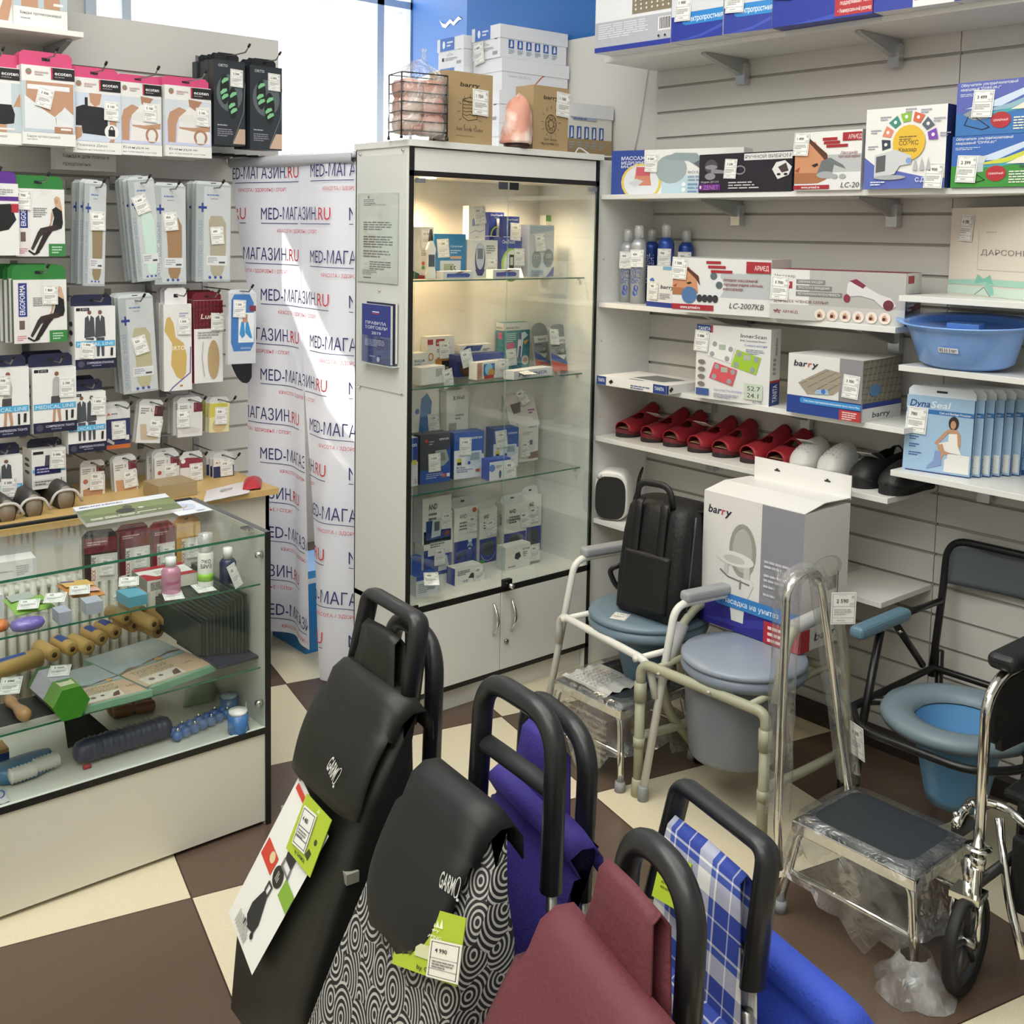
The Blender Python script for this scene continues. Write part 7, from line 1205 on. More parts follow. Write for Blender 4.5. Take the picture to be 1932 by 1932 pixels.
price(o, 0,0,'4 700', mx=Matrix.Translation((.02,-.02,.4815)) @ Matrix.Rotation(R(35), 4, 'Z') @ Matrix.Rotation(R(-90), 4, 'X'), y=0, tilt=0)
# beige steel commode
F2 = Fr(((2.436+2.47)/2, (2.223+1.785)/2), 2.47-2.436, 1.785-2.223); o = F2.loc('commode_chair', 'beige steel commode chair with grey lid, carrying the toilet seat box', 'commode chair')
hw = .22; t2 = .0155
for s in (-1, 1):
    q = G(); q.tube([(hw*s,0,.03),(hw*s,0,.33)], t2, BEI); q.lathe([(0,0),(.021,0),(.019,.05),(.0165,.055)], M('#a9a893', .6), 14, (hw*s,0,0)); q.tube([(hw*s,0,.155),(hw*s,0,.185)], .0185, BEI); q.tube([(hw*s,0,.30),(hw*s,0,.36)], .0195, BEI); q.build('front_leg', o)
    inv = o.matrix_basis.inverted(); sp_ = lambda x_, y_: inv @ PP(x_, y_, F2(-hw,0,0), F2.r)
    lp = [sp_(*q) for q in ((1321,1400),(1262,1345),(1246,1285),(1290,1172),(1318,1140),(1420,1128))]; lp[0].z = .03
    path = lp if s < 0 else [(hw,.46,.03),(hw,.44,.45),(hw,.36,.62),(hw,.10,.62),(hw,.05,.42)]
    q = G(); q.tube(fil(path, [0,.04,.04,.03,.03,0] if s < 0 else [0,.1,.07,.07,0], 7), t2, BEI); q.lathe([(0,0),(.021,0),(.019,.05),(.0165,.055)], RUBBER, 14, (path[0][0], path[0][1], 0)); q.build('rear_leg', o)
    q = G(); q.tube([lp[2]*.98+lp[3]*.02, lp[2]*.05+lp[3]*.95] if s < 0 else [(hw*s,.12,.62),(hw*s,.34,.62)], .021, M('#a8a9aa', .6)); q.build('foam_grip', o)
    q = G(); q.tube(fil([(hw*s,0,.19),(hw*s*.97,.20,.16),(hw*s,.455,.15)], .1), t2*.9, BEI); q.build('side_stretcher', o)
g = G(); g.tube(fil([(-hw,0,.34),(-hw,-.0,.42),(hw,-.0,.405),(hw,0,.34)], .06, 8), t2, BEI); g.tube(fil([(-hw,.44,.40),(hw,.44,.40)], .01), t2*.9, BEI)
for s in (-1,1): g.tube([(.17*s,0,.415),(.17*s,.44,.41)], .010, BEI); g.lathe([(0,-.004),(.007,0),(0,.004)], M('#c9c8bc', .4), 8, (.09*s-.05,-.018,.415))
g.build('seat_frame', o)
LG = M('#8f99a8', .35); toilet(o, (.03,.175), .445, .188, .188, M('#7d8796', .4), LG, bucket=None)
g = G(); n = 32; el = lambda a, zz: [(a*math.cos(2*math.pi*k/n), .175+a*math.sin(2*math.pi*k/n), zz) for k in range(n)]
g.loft([el(.152,.425), el(.150,.36), el(.132,.17), el(.124,.155), el(.01,.15)], M('#7c828c', .4), True, True); g.build('bucket', o)
# black folding commode by the wall
F3 = Fr((2.74, 1.462), .02, -1); BK = M('#161617', .3); o = F3.loc('commode_chair', 'black framed commode chair with open blue grey seat by the slat wall', 'commode chair')
for s in (-1, 1):
    x = .235*s
    q = G(); q.tube(fil([(x*1.04,.06,.0),(x,.075,.28),(x*.98,.15,.575)], .05), .0125, BK); q.build('front_leg', o)
    q = G(); q.tube([(x,.54,.0),(x,.53,.42)], .0125, BK); q.build('rear_leg', o)
    q = G(); q.tube([(x,.42,.40),(x,.24,.575)], .011, BK); q.lathe([(0,-.006),(.008,0),(0,.006)], CHROME, 10, (x-.012*s,.25,.55)); q.build('arm_strut', o)
    q = G(); q.box((x-.024,.02,.575), (x+.024,.30,.612), M('#5f7f90', .45)); q.build('armrest', o, bevel=.014, seg=3)
    q = G(); q.tube([(x,.28,.592),(x,.515,.585)], .010, BK); q.build('arm_link', o)
g = G(); g.tube(fil([(-.245,.50,.34),(-.245,.545,.60),(-.245,.565,.775),(.245,.565,.775),(.245,.545,.60),(.245,.50,.34)], [.02,.05,.07,.07,.05,.02], 8), .012, BK); g.build('back_frame', o)
g = G(); pts = fil([(-.228,.632,.66),(-.228,.638,.768),(.228,.638,.768),(.228,.632,.66)], [0,.06,.06,0], 6); rows = [[(p.x, p.y-.012*math.sin(math.pi*(p.x+.228)/.456)+(.02 if k else 0), p.z) for p in pts] for k in (0,)]
rows = []
for j in range(9):
    z = .635+.135*j/8; hwz = .238-(.05*max(0,(j-6)/2)**2); rows.append([(-hwz+2*hwz*i/16, .552+.010*j/8+.03*math.sin(math.pi*i/16), z) for i in range(17)])
g.loft(rows, M('#5c6268', .3), False, False); g.build('backrest', o, solid=.008)
g = G(); g.tube(fil([(-.25,.05,.365),(-.16,-.07,.365),(.16,-.07,.365),(.25,.05,.365),(.24,.50,.37),(-.24,.50,.37)], .07, 6), .0115, BK, closed=True); g.tube([(-.24,.10,.37),(-.15,.20,.375)], .012, BK); g.tube([(.24,.10,.37),(.15,.20,.375)], .012, BK); g.build('seat_frame', o)
toilet(o, (.02,.15), .400, .21, .215, M('#74868f', .42), None, bucket=M('#6aa2d0', .3), bz=.16)
obj('price_tag', tag_mesh('6 100'), o, Matrix.Translation((-.15,-.075,.285)) @ Matrix.Rotation(R(-6), 4, 'Y') @ Matrix.Rotation(R(-30), 4, 'Z') @ Matrix.Scale(1.4, 4) @ Matrix.Translation((-.03,0,0)))
# ---- backpack on the white commode
a, b = PZ(1158,1147,.484), PZ(1268,1184,.484); FB = Fr((a+b)/2, (b-a).x, (b-a).y); W2 = (b-a).length/2+.01; o = FB.loc('backpack', 'black backpack standing on the blue grey commode lid', 'backpack')
LE = M('#0c0d0f', .55, bump=.2, bscale=90); LE2 = M('#131416', .45)
def rring(hw_, d0, d1, z, rad, n=6, dr=0):
    out = []
    for cx, cy, a0 in ((hw_-rad, d0+rad, -90), (hw_-rad, d1-rad, 0), (-hw_+rad, d1-rad, 90), (-hw_+rad, d0+rad, 180)):
        for k in range(n+1): q = R(a0+90*k/n); out.append((cx+dr+rad*math.cos(q), cy+rad*math.sin(q), z))
    return out
g = G(); ln = lambda z: .12*z
g.loft([rring(W2*s, d0+ln(z), d1+ln(z), .484+z, rad) for z, s, d0, d1, rad in ((0,.92,.01,.17,.03),(.01,1,0,.185,.035),(.12,1.02,-.006,.195,.04),(.26,1,-.002,.19,.04),(.34,.96,.005,.175,.045),(.365,.88,.02,.155,.05),(.372,.6,.05,.12,.03))], LE, True, True); g.build('body', o)
g = G(); g.loft([rring(W2*.72, -.02+ln(z), .02+ln(z), .484+z, .018) for z in (.03,.04,.20,.21)], LE, True, True); g.build('front_pocket', o)
g = G(); g.tube([(p[0]*1.005, p[1]*1.005+.0, p[2]) for p in rring(W2*.985, .06+ln(.33), .17+ln(.33), .484+.352, .045)], .004, LE2, 6, closed=True)
g.tube([(W2*1.02, .05+ln(z), .484+z) for z in (.03,.1,.2,.3,.34)], .003, M('#4a4c50', .4), 6); g.build('zip', o)
g = G(); g.tube(fil([(-.07,.045,.845),(-.065,.045,.915),(.05,.06,.915),(.065,.06,.84)], .04, 6), .011, LE2, 8, flat=.5); g.build('handle', o)
for x in (-.055, .05): g = G(); g.tube([(x,-.004+ln(z)-.004, .484+z) for z in (.04,.15,.25,.33,.365)]+[(x,.05,.862)], .016, LE2, 8, flat=.3, up=(1,0,0)); g.build('strap', o)
g = G(); g.tube(fil([(-W2*1.0,.06,.52),(-W2*1.18,.04,.55),(-W2*1.25,.02,.60),(-W2*1.0,.05,.62)], .02), .009, LE2, 6, flat=.5); g.build('side_tab', o)
# ---- toilet seat carton on the beige commode's lid
a, b = PZ(1321,1168,.483), PZ(1508,1235,.483); v = b-a; t = PP(1329,925,a,Vector((-v.y,v.x,0)).normalized()); w_, h_ = v.length, t.z-.483
seat_art = [('r','#8c8c96',.60,.24,1,1), ('r','#2f2a86',0,0,1,.24), ('p','#3a3a9a',[(0,.04),(.3,.08),(.9,.2),(1,.22),(1,.16),(.4,.04)]), ('t','#26203c','bar',.05,.85,.06,.135,'bi'), ('t','#c03440','r',.19,.85,.06,.035,'bi'), ('t','#26203c','y',.23,.85,.06,.06,'bi'),
  ('o','#9a9a94',.42,.62,.135,.20,.035), ('c','#b4b4ae',.42,.62,.10,.165), ('p','#dcdcd8',[(.2,.34),(.24,.42),(.52,.42),(.54,.38),(.46,.22),(.45,.08),(.33,.08),(.31,.2),(.24,.26)]), ('r','#c9c9c4',.24,.42,.28,.54), ('r','#c9c9c4',.44,.42,.50,.52), ('c','#e0e0da',.35,.545,.19,.055), ('c','#c4c4be',.34,.54,.11,.03), ('s','#77777a',[(.2,.44),(.28,.40),(.5,.38)],.012), ('r','#8a8a8a',.40,.33,.42,.40),
  ('l','#c9c9d2',.64,.60,.28,2,.035), ('l','#c9c9d2',.64,.50,.3,2,.035), ('l','#c9c9d2',.64,.42,.2,1,.035), ('l','#c9c9d2',.64,.36,.2,1,.035), ('c','#3a82c8',.20,.225,.05,.05), ('r','#3a82c8',.2,.175,1,.275), ('t','#e4eef8','Насадка на унитаз',.24,.205,.04,.56,'b'), ('r','#b42c38',.66,0,1,.16), ('l','#efd6d8',.70,.13,.24,3,.045)]
pl = (a, math.atan2(v.y, v.x), w_, h_)
o = carton('seat_carton', 'large white and violet raised toilet seat carton on the grey lid', 'box', pl, .235, '#e0dfdc', F=seat_art, Rt=[('c','#c4c2bc',.5,.56,.36,.10), ('c','#d6d4ce',.48,.58,.28,.07), ('r','#8f8a84',.55,.40,.75,.5), ('s','#5a5652',[(.78,.52),(.78,.36)],.01), ('r','#b42c38',0,0,.2,.16), ('t','#26203c','barry',.3,.06,.06,.6,'bi')])
g = G(); g.add([(0,.0,h_+.0008),(w_,.0,h_+.0008),(w_,.235,h_+.016),(0,.235,h_+.016),(w_*.5,.10,h_+.022),(0,.1,h_+.020),(w_,.1,h_+.020)], [(0,1,6,4,5),(5,4,6,2,3)], M('#e4e3e0', .45)); g.build('top_flap', o, solid=.002)
g = G(); g.box((w_*.04,.234,h_+.01), (w_*1.0,.238,h_+.085), M('#e4e3e0', .45)); art(g, (w_*.04,.234,h_), (1,0,0), (0,0,1), w_*.96, .085, [('r','#2a2a2a',x,.60,x+.06,.66) for x in (.22,.74)]+[('c','#2a2a2a',x+.03,.66,.014) for x in (.22,.74)]); g.build('hang_panel', o)
# ---- chrome step stools in foil
def stool(label, x0, x1, y0, y1, zt, rail, foilz, group='chrome step stools'):
    o = empty('step_stool', label, 'step stool', ((x0+x1)/2, (y0+y1)/2, 0), 0, group); X0_, X1_, Y0_, Y1_ = x0-(x0+x1)/2, x1-(x0+x1)/2, y0-(y0+y1)/2, y1-(y0+y1)/2
    g = G(); g.box((X0_, Y0_, zt-.035), (X1_, Y1_, zt-.004), CHROME); g.build('top_frame', o, bevel=.003)
    g = G(); g.box((X0_+.008, Y0_+.008, zt-.006), (X1_-.008, Y1_-.008, zt), M('#2e343a', .55, bump=.3, bscale=250)); g.build('rubber_mat', o)
    for sx, sy in ((0,0),(1,0),(0,1),(1,1)):
        x, y = (X0_+.012, X1_-.012)[sx], (Y0_+.015, Y1_-.015)[sy]; dx, dy = (-.025, .025)[sx], (-.03, .03)[sy]
        g = G(); g.tube(fil([(x,y-dy*1.5,zt-.02),(x,y,zt-.03),(x+dx*.3,y+dy*.4,zt-.1),(x+dx,y+dy,.03)], .03), .0115, CHROME); lg = g.build('leg', o)
        g = G(); g.lathe([(0,0),(.018,0),(.016,.03),(0,.032)], M('#8d9094', .6), 12, (x+dx, y+dy, 0)); g.build('foot_tip', lg)
    g = G(); g.tube([(X0_-.0,Y0_-.01,.11),(X0_-.0,Y1_+.01,.11)], .008, CHROME, 8); g.tube([(X1_,Y0_-.01,.11),(X1_,Y1_+.01,.11)], .008, CHROME, 8); g.build('stretcher', o)
    if rail:
        g = G(); yr = Y1_+.004; g.tube(fil([(X0_-.04,yr,zt-.12),(X0_-.055,yr,zt),(X0_-.055,yr,rail-.03),(X0_+.0,yr,rail),(X0_+.065,yr,rail-.005),(X0_+.095,yr,rail-.06),(X1_-.005,yr,zt-.0),(X1_-.0,yr,zt-.12)], [.02,.02,.05,.04,.03,.04,.02,0], 6), .0115, CHROME); g.build('hand_rail', o)
        g = G(); n = 14; rings = []
        for j in range(13):
            t = j/12; z = zt+.03+(rail-zt-.01)*t
            rings.append([(X0_-.055+.0+.034*math.cos(2*math.pi*k/n)*(1+.18*math.sin(3*k+j)), yr+.030*math.sin(2*math.pi*k/n)*(1+.15*math.sin(2*k+1.7*j)), z) for k in range(n)])
        g.loft(rings, FOIL, True, False); 
        rings = []
        for j in range(13):
            t = j/12; z = zt+.02+(rail-zt-.03)*t; xx = (X1_-.005)*(1-t)+(X0_+.085)*t
            rings.append([(xx+.034*math.cos(2*math.pi*k/n)*(1+.18*math.sin(3*k+j)), yr+.030*math.sin(2*math.pi*k/n)*(1+.15*math.sin(2*k+1.7*j)), z) for k in range(n)])
        g.loft(rings, FOIL, True, False)
        rings = []
        for j in range(9):
            an = math.pi*j/8; cx_, rr = X0_+.015, .068; rings.append([(cx_-(rr+.02*math.cos(2*math.pi*k/n))*math.cos(an), yr+.028*math.sin(2*math.pi*k/n), rail-.045+(rr*.75+.02*math.cos(2*math.pi*k/n))*math.sin(an)) for k in range(n)])
        g.loft(rings, FOIL, True, False); g.build('rail_foil', o)
    # baggy foil around the stool
    g = G(); n = 40; rings = []; q = random.Random(5 if rail else 9)
    for j, (z, s) in enumerate(((zt+.012,.80),(zt+.010,1.02),(zt-.03,1.09),(zt-.09,1.12),(zt-.15,1.17),(foilz,1.2))):
        ring = []
        for k in range(n):
            u = 2*math.pi*k/n; cx_, cy_ = math.cos(u), math.sin(u); t = (abs(cx_)**8+abs(cy_)**8)**(-1/8); w__ = 1+(.035*math.sin(5*u+j)+.03*q.uniform(-1,1))*(j > 1)
            dz = (.05*math.sin(3*u+1)+.03*q.uniform(-1,1)) if j == 5 else 0
            ring.append((cx_*t*s*w__*(X1_), cy_*t*s*w__*Y1_, max(.015, z+dz)))
        rings.append(ring)
    g.loft(rings, FOIL, True, False); g.build('foil_wrap', o)
    return o, (X0_, X1_, Y0_, Y1_)
o, e = stool('chrome step stool with tall hand rail wrapped in clear foil', 2.304, 2.570, 1.235, 1.575, .25, .885, .10)
obj('price_tag', tag_mesh('2 590'), o, Matrix.Translation((e[0]+.088,e[3]-.03,.745)) @ Matrix.Rotation(R(-35), 4, 'Z') @ Matrix.Scale(1.25, 4))
g = G(); n = 20; q = random.Random(3); rings = []
for z, s in ((.0015,1.0),(.02,.9),(.05,.6),(.09,.42)): rings.append([(e[0]-.02+.085*s*math.cos(2*math.pi*k/n)*(1+.2*q.uniform(-1,1)), e[2]-.02+.085*s*math.sin(2*math.pi*k/n)*(1+.2*q.uniform(-1,1)), z) for k in range(n)])
g.loft(rings, film('milky_foil', (.97,.97,.96), .05, .2, .4, 18, .2), True, False); g.build('foil_bunch', o)
o, e = stool('foil wrapped chrome step stool under the white commode chair', 2.425, 2.74, 2.29, 2.60, .25, 0, .09)
g = G(); rows = []
for j in range(5): rows.append([(-.135+.17*i/10, .14-.20*j/4, .256+.006*math.sin(i*1.9+j)+.004*(j==0)) for i in range(11)])
g.loft(rows, M('#c9cac6', .5), False, False); q = tag(g.build('leaflet', None, Matrix.Translation(o.location)), 'white printed instruction sheet lying on the foil wrapped step stool', 'leaflet')
g = G()
for j in range(6):
    for i in range(9): x = -.12+.0145*i; g.quad((x,.10-.02*j,.2645),(x+.01,.10-.02*j,.2645),(x+.01,.105-.02*j,.2645),(x,.105-.02*j,.2645), M('#8f918f', .6))
g.build('small_print', q)
g = G()
for k in range(7): z = .07+.02*k; g.tube([(-.165,-.10,z),(-.165,.10,z)], .006, M('#6a6258', .6), 6)
g.build('cardboard_insert', o)
# ---- wheelchair at the right picture edge
o = empty('wheelchair', 'chrome and black wheelchair cut by the right picture edge', 'wheelchair', (2.7, 1.0, 0)); W0 = Vector((2.7, 1.0, 0)); L3 = lambda x, y, z: (x-2.7, y-1.0, z)
BKF = M('#0f0f11', .6, bump=.3, bscale=120)
for yy, k in ((1.128, 0), (.66, 1)):
    g = G(); g.tube(fil([L3(2.378,yy,.20),L3(2.378,yy,.69),L3(2.44,yy,.735),L3(2.95,yy,.735)], [0,.05,.05,0], 7), .0125, CHROME, 12); fr_ = g.build('side_frame', o)
    g = G(); g.lathe([(.014,0),(.030,.002),(.030,.005),(.014,.007)], CHROME, 20, L3(2.378,yy,.345)); g.lathe([(.014,0),(.018,.001),(.018,.028),(.014,.03)], CHROME, 14, L3(2.378,yy,.30)); g.build('collar', fr_)
    g = G(); g.box(L3(2.43,yy-.035,.745), L3(2.86,yy+.035,.785), M('#17171a', .45)); g.build('armrest', o, bevel=.018, seg=4)
    g = G(); g.prism([(2.41-2.7,.585),(2.40-2.7,.60),(2.41-2.7,.68),(2.45-2.7,.722),(2.9-2.7,.722),(2.9-2.7,.52),(2.45-2.7,.555),(2.44-2.7,.585)], -.008, .008, BKF); g.build('skirt_guard', o, Matrix.Translation((0,yy-1.0,0)) @ Matrix.Rotation(R(90), 4, 'X'))
    # caster
    cz, cr, cx_ = .118, .116, 2.375; ca = R(7)
    Mx = Matrix.Translation(L3(cx_, yy+.015, cz)) @ Matrix.Rotation(ca, 4, 'Z')
    rev = lambda prof, m, n=32: G().loft([[(r*math.cos(2*math.pi*j/n), y, r*math.sin(2*math.pi*j/n)) for j in range(n)] for r, y in prof], m, True, False)
    cw_ = rev([(cr-.02,-.011),(cr-.006,-.015),(cr,-.008),(cr,.008),(cr-.006,.015),(cr-.02,.011),(cr-.02,-.011)], RUBBER).build('caster_wheel', o, Mx)
    g = rev([(cr-.021,-.008),(cr-.018,-.010),(cr-.018,.010),(cr-.03,.008),(cr-.03,-.008),(cr-.021,-.008)], M('#2a2c2e', .5))
    for j in range(5): an = 2*math.pi*j/5+.3; g.tube([(.012*math.cos(an),0,.012*math.sin(an)),((cr-.028)*math.cos(an),0,(cr-.028)*math.sin(an))], .007, M('#2a2c2e', .5), 6)
    g.tube([(0,-.022,0),(0,.022,0)], .012, STEEL, 12); g.build('hub', cw_)
    g = G()
    for s in (-1, 1): g.tube(fil([(0,.026*s,0),(-.02,.030*s,.05),(.0,.028*s,.115)], .03), .007, CHROME, 8)
    g.box((-.03,-.034,.108), (.03,.034,.122), CHROME); g.tube([(.0,0,.115),(.0,0,.20)], .014, CHROME, 12); g.build('caster_fork', cw_)
    g = G(); g.tube([L3(2.378,yy,.26),L3(2.95,yy,.26)], .0125, M('#1a1a1c', .35)); g.tube([L3(2.46,yy,.26),L3(2.46,yy,.02)] if 0 else [L3(2.60,yy,.26),L3(2.60,yy,.42)], .011, M('#1a1a1c', .35)); g.tube([L3(2.95,yy,.05),L3(2.95,yy,.95)], .0125, CHROME); g.build('lower_frame', fr_)
g = G(); g.box(L3(2.44,.68,.455), L3(2.88,1.11,.475), BKF); g.build('seat', o, bevel=.008); g = G(); g.box(L3(2.93,.68,.5), L3(2.95,1.11,.92), BKF); g.build('backrest', o, bevel=.008)
for yy in (1.16, .63):
    n = 40; g = G(); g.tube([L3(2.92+.29*math.cos(2*math.pi*j/n), yy-.20 if yy > 1 and 0 else (yy if yy < 1 else .66+.0), .30+.29*math.sin(2*math.pi*j/n)) for j in range(n)], .014, RUBBER, 8, closed=True)
    if yy < 1:
        for j in range(10): an = 2*math.pi*j/10; g.tube([L3(2.92,yy,.30),L3(2.92+.28*math.cos(an),yy,.30+.28*math.sin(an))], .003, CHROME, 5)
        g.build('drive_wheel', o)
# swing-away leg rest with bracket and calf pad, beyond the front tube
g = G(); g.tube(fil([L3(2.39,1.19,.372),L3(2.52,1.22,.376),L3(2.56,1.16,.372),L3(2.50,1.02,.36)], .03), .011, CHROME, 10); g.tube(fil([L3(2.52,1.15,.36),L3(2.48,1.10,.20),L3(2.44,1.04,.10)], .05), .0105, CHROME, 10); g.box(L3(2.40,1.175,.345), L3(2.47,1.205,.362), M('#1d1d1f', .4))
for x in (2.41, 2.45, 2.49): g.lathe([(0,0),(.008,0),(.008,.012),(0,.014)], CHROME, 10, L3(x,1.20,.378))
g.build('leg_rest', o)
g = G(); g.box(L3(2.50,1.02,.16), L3(2.53,1.11,.34), BKF); g.build('calf_pad', o, bevel=.008)

# ================================================================== SHOPPING TROLLEYS
def swirl_mat():
    m = bpy.data.materials.new('swirl_cloth'); m.use_nodes = True; nt = m.node_tree; L = nt.links.new; b = nt.nodes['Principled BSDF']; b.inputs['Roughness'].default_value = .7
    tc = nt.nodes.new('ShaderNodeTexCoord'); sx = nt.nodes.new('ShaderNodeSeparateXYZ'); L(tc.outputs['Object'], sx.inputs[0])
    cb = nt.nodes.new('ShaderNodeCombineXYZ'); ad = nt.nodes.new('ShaderNodeMath'); ad.operation = 'ADD'; L(sx.outputs[0], ad.inputs[0]); L(sx.outputs[1], ad.inputs[1]); L(ad.outputs[0], cb.inputs[0]); L(sx.outputs[2], cb.inputs[1])
    vo = nt.nodes.new('ShaderNodeTexVoronoi'); vo.voronoi_dimensions = '2D'; vo.inputs['Scale'].default_value = 21; vo.inputs['Randomness'].default_value = .8; L(cb.outputs[0], vo.inputs['Vector'])
    vm = lambda op, a, b=None: (lambda n: ([setattr(n, 'operation', op), L(a, n.inputs[0]), (L(b, n.inputs[1]) if not isinstance(b, (tuple, type(None))) else (setattr(n.inputs[1], 'default_value', b) if b else None))], n)[1])(nt.nodes.new('ShaderNodeVectorMath'))
    of = vm('MULTIPLY', vm('SUBTRACT', vo.outputs['Color'], (.5,.5,.5)).outputs[0], (.052,.052,0)); df = vm('ADD', vm('SUBTRACT', cb.outputs[0], vo.outputs['Position']).outputs[0], of.outputs[0]); ln_ = vm('LENGTH', df.outputs[0])
    k = nt.nodes.new('ShaderNodeMath'); k.operation = 'MULTIPLY'; k.inputs[1].default_value = 125; L(ln_.outputs['Value'], k.inputs[0])
    fr = nt.nodes.new('ShaderNodeMath'); fr.operation = 'FRACT'; L(k.outputs[0], fr.inputs[0]); gt = nt.nodes.new('ShaderNodeMath'); gt.operation = 'GREATER_THAN'; gt.inputs[1].default_value = .58; L(fr.outputs[0], gt.inputs[0])
    mx = nt.nodes.new('ShaderNodeMix'); mx.data_type = 'RGBA'; mx.inputs[6].default_value = lin('17171a'); mx.inputs[7].default_value = lin('aaa9a4'); L(gt.outputs[0], mx.inputs[0]); L(mx.outputs[2], b.inputs['Base Color']); return m
def plaid_mat():
    m = bpy.data.materials.new('plaid_cloth'); m.use_nodes = True; nt = m.node_tree; L = nt.links.new; b = nt.nodes['Principled BSDF']; b.inputs['Roughness'].default_value = .8
    tc = nt.nodes.new('ShaderNodeTexCoord'); sx = nt.nodes.new('ShaderNodeSeparateXYZ'); L(tc.outputs['Object'], sx.inputs[0])
    def band(src, sc, stops):
        k = nt.nodes.new('ShaderNodeMath'); k.operation = 'MULTIPLY'; k.inputs[1].default_value = sc; L(src, k.inputs[0]); fr = nt.nodes.new('ShaderNodeMath'); fr.operation = 'FRACT'; L(k.outputs[0], fr.inputs[0])
        cr = nt.nodes.new('ShaderNodeValToRGB'); cr.color_ramp.interpolation = 'CONSTANT'; e = cr.color_ramp.elements
        for i, (p, c) in enumerate(stops):
            q = e[i] if i < 2 else e.new(p); q.position = p; q.color = lin(c)
        L(fr.outputs[0], cr.inputs[0]); return cr.outputs[0]
    st = [(0,'dcdcd8'), (.26,'3c55a4'), (.36,'dcdcd8'), (.40,'2b3f94'), (.70,'c9ccd4'), (.73,'2b3f94'), (.97,'dcdcd8')]
    ad = nt.nodes.new('ShaderNodeMath'); ad.operation = 'ADD'; L(sx.outputs[2], ad.inputs[0]); L(sx.outputs[1], ad.inputs[1])
    mx = nt.nodes.new('ShaderNodeMix'); mx.data_type = 'RGBA'; mx.inputs[0].default_value = .5; L(band(sx.outputs[0], 9.5, st), mx.inputs[6]); L(band(ad.outputs[0], 8.5, st), mx.inputs[7]); L(mx.outputs[2], b.inputs['Base Color']); return m
GRIP = M('#1a1c1f', .42, coat=.15)
def trolley(label, Lp, Rp, zh, cloth, flapm=None, style='flat', neck=True, hwb=.14, flap=.27, roller=False, bag=True, vo=0.0, slump=0.0, top=.84, wid=1.0, dp=1.0, fw=None, ts=.96, nw=1.0):
    a, b = PZ(*Lp, zh), PZ(*Rp, zh); f = Fr((a+b)/2, (b-a).x, (b-a).y); hh = (b-a).length/2*wid
    o = f.loc('shopping_trolley', label, 'shopping trolley', 'shopping trolleys in the front row'); o['hh'] = hh
    k = zh
    if style == 'flat':
        g = G(); g.tube(fil([(-hh*1.15,-.035,k-.20),(-hh,0,k-.012),(hh,0,k-.012),(hh*1.15,-.035,k-.20)], .022, 6), .021, GRIP, 12, flat=.62, up=(0,1,0))
        g.tube([(-hh*1.10,-.028,k-.17),(hh*1.10,-.028,k-.17)], .012, GRIP, 10); g.build('handle', o)
    elif style == 'round':
        g = G(); g.tube(fil([(-hh*1.06,-.01,k-.30),(-hh,0,k-.02),(hh,0,k-.02),(hh*1.06,-.01,k-.30)], .075, 9), .0185, GRIP, 12); g.build('handle', o)
    g = G()
    for s in (-1, 1): g.tube([(hh*1.06*s,-.01 if style != 'flat' else -.035,k-.24),(hh*1.1*s,.0,.09)], .0095, STEEL, 10)
    g.tube([(-hh*1.1,0,.13),(hh*1.1,0,.13)], .008, STEEL, 8); g.tube(fil([(-hh*1.1,0,.10),(-hh*1.1,-.20,.02),(hh*1.1,-.20,.02),(hh*1.1,0,.10)], .03), .008, STEEL, 8); g.tube([(-.19,.04,.085),(.19,.04,.085)], .006, STEEL, 8); g.build('frame', o)
    for s in (-1, 1):
        w_ = G(); n = 24; w_.loft([[(.19*s+y, .04+r*math.cos(2*math.pi*j/n), .085+r*math.sin(2*math.pi*j/n)) for j in range(n)] for r, y in ((.02,-.012),(.07,-.012),(.083,-.008),(.085,0),(.083,.008),(.07,.012),(.02,.012))], RUBBER, True, True); w_.build('wheel', o)
    if roller: g = G(); g.tube([(-hh*.96,-.0,k-.14),(hh*.96,-.0,k-.14)], .0165, M('#222427', .6), 12); g.build('roller', o)
    if not bag: return o, f
    B_ = G(); Q = k/1.0; tp = top*Q
    prof = [(.10,-.22,-.01,.86),(.13,-.25,-.005,.97),(.2,-.285,0,1.06),(.34,-.27,0,1.06),(.5,-.205,0,1.03),(.66,-.135,0,1.0),(.78,-.085,0,(.98+ts)/2),(tp-.02,-.055,-.004,ts)]
    prof = [q for q in prof[:-1] if q[0]*Q < tp-.06]+[prof[-1]]; NP = len(prof)-1
    rings = []
    for j, (z, vf, vb, s) in enumerate(prof):
        ring = rring(hwb*s, vf*Q*dp+vo, vb+vo-.018, z*Q if j < NP else z, .022 if dp < .5 else .03, 7); m_ = len(ring)
        rings.append([(x+.004*math.sin(j*2.1+5*y), y+.008*math.sin(j*1.3+x*38)*(1 if y < -.03 else 0), z_) for x, y, z_ in ring])
    B_.loft(rings, cloth, True, True); B_.build('bag', o)
    g = G(); fm = flapm or cloth; path = [(-.012,tp-.04),(-.014,tp-.005),(-.03,tp+.018),(-.055,tp+.02),(-.078,tp+.006)]; e0 = Vector((-.085*dp,tp-.03)); e1 = Vector((-.085*dp-.115*dp*flap/.27,tp-.03-flap*.92))
    for i in range(9): q = e0+(e1-e0)*(i/8); path.append((q.x-.010-.012*math.sin(math.pi*i/8), q.y))
    rows = []
    for i, (v_, z) in enumerate(path):
        t = max(0, (i-5)/8); w_ = (fw or hwb)+.006; cr_ = math.sqrt(max(.02, 1-max(0, (t-.62)/.46)**2)) if flapm else 1
        rows.append([(w_*x*cr_, v_*1.0+vo+(.018*abs(x)**6), z-(.030*abs(x)**8 if i < 6 else .0)-slump*abs(x)**2*t) for x in [-1+2*q/14 for q in range(15)]])
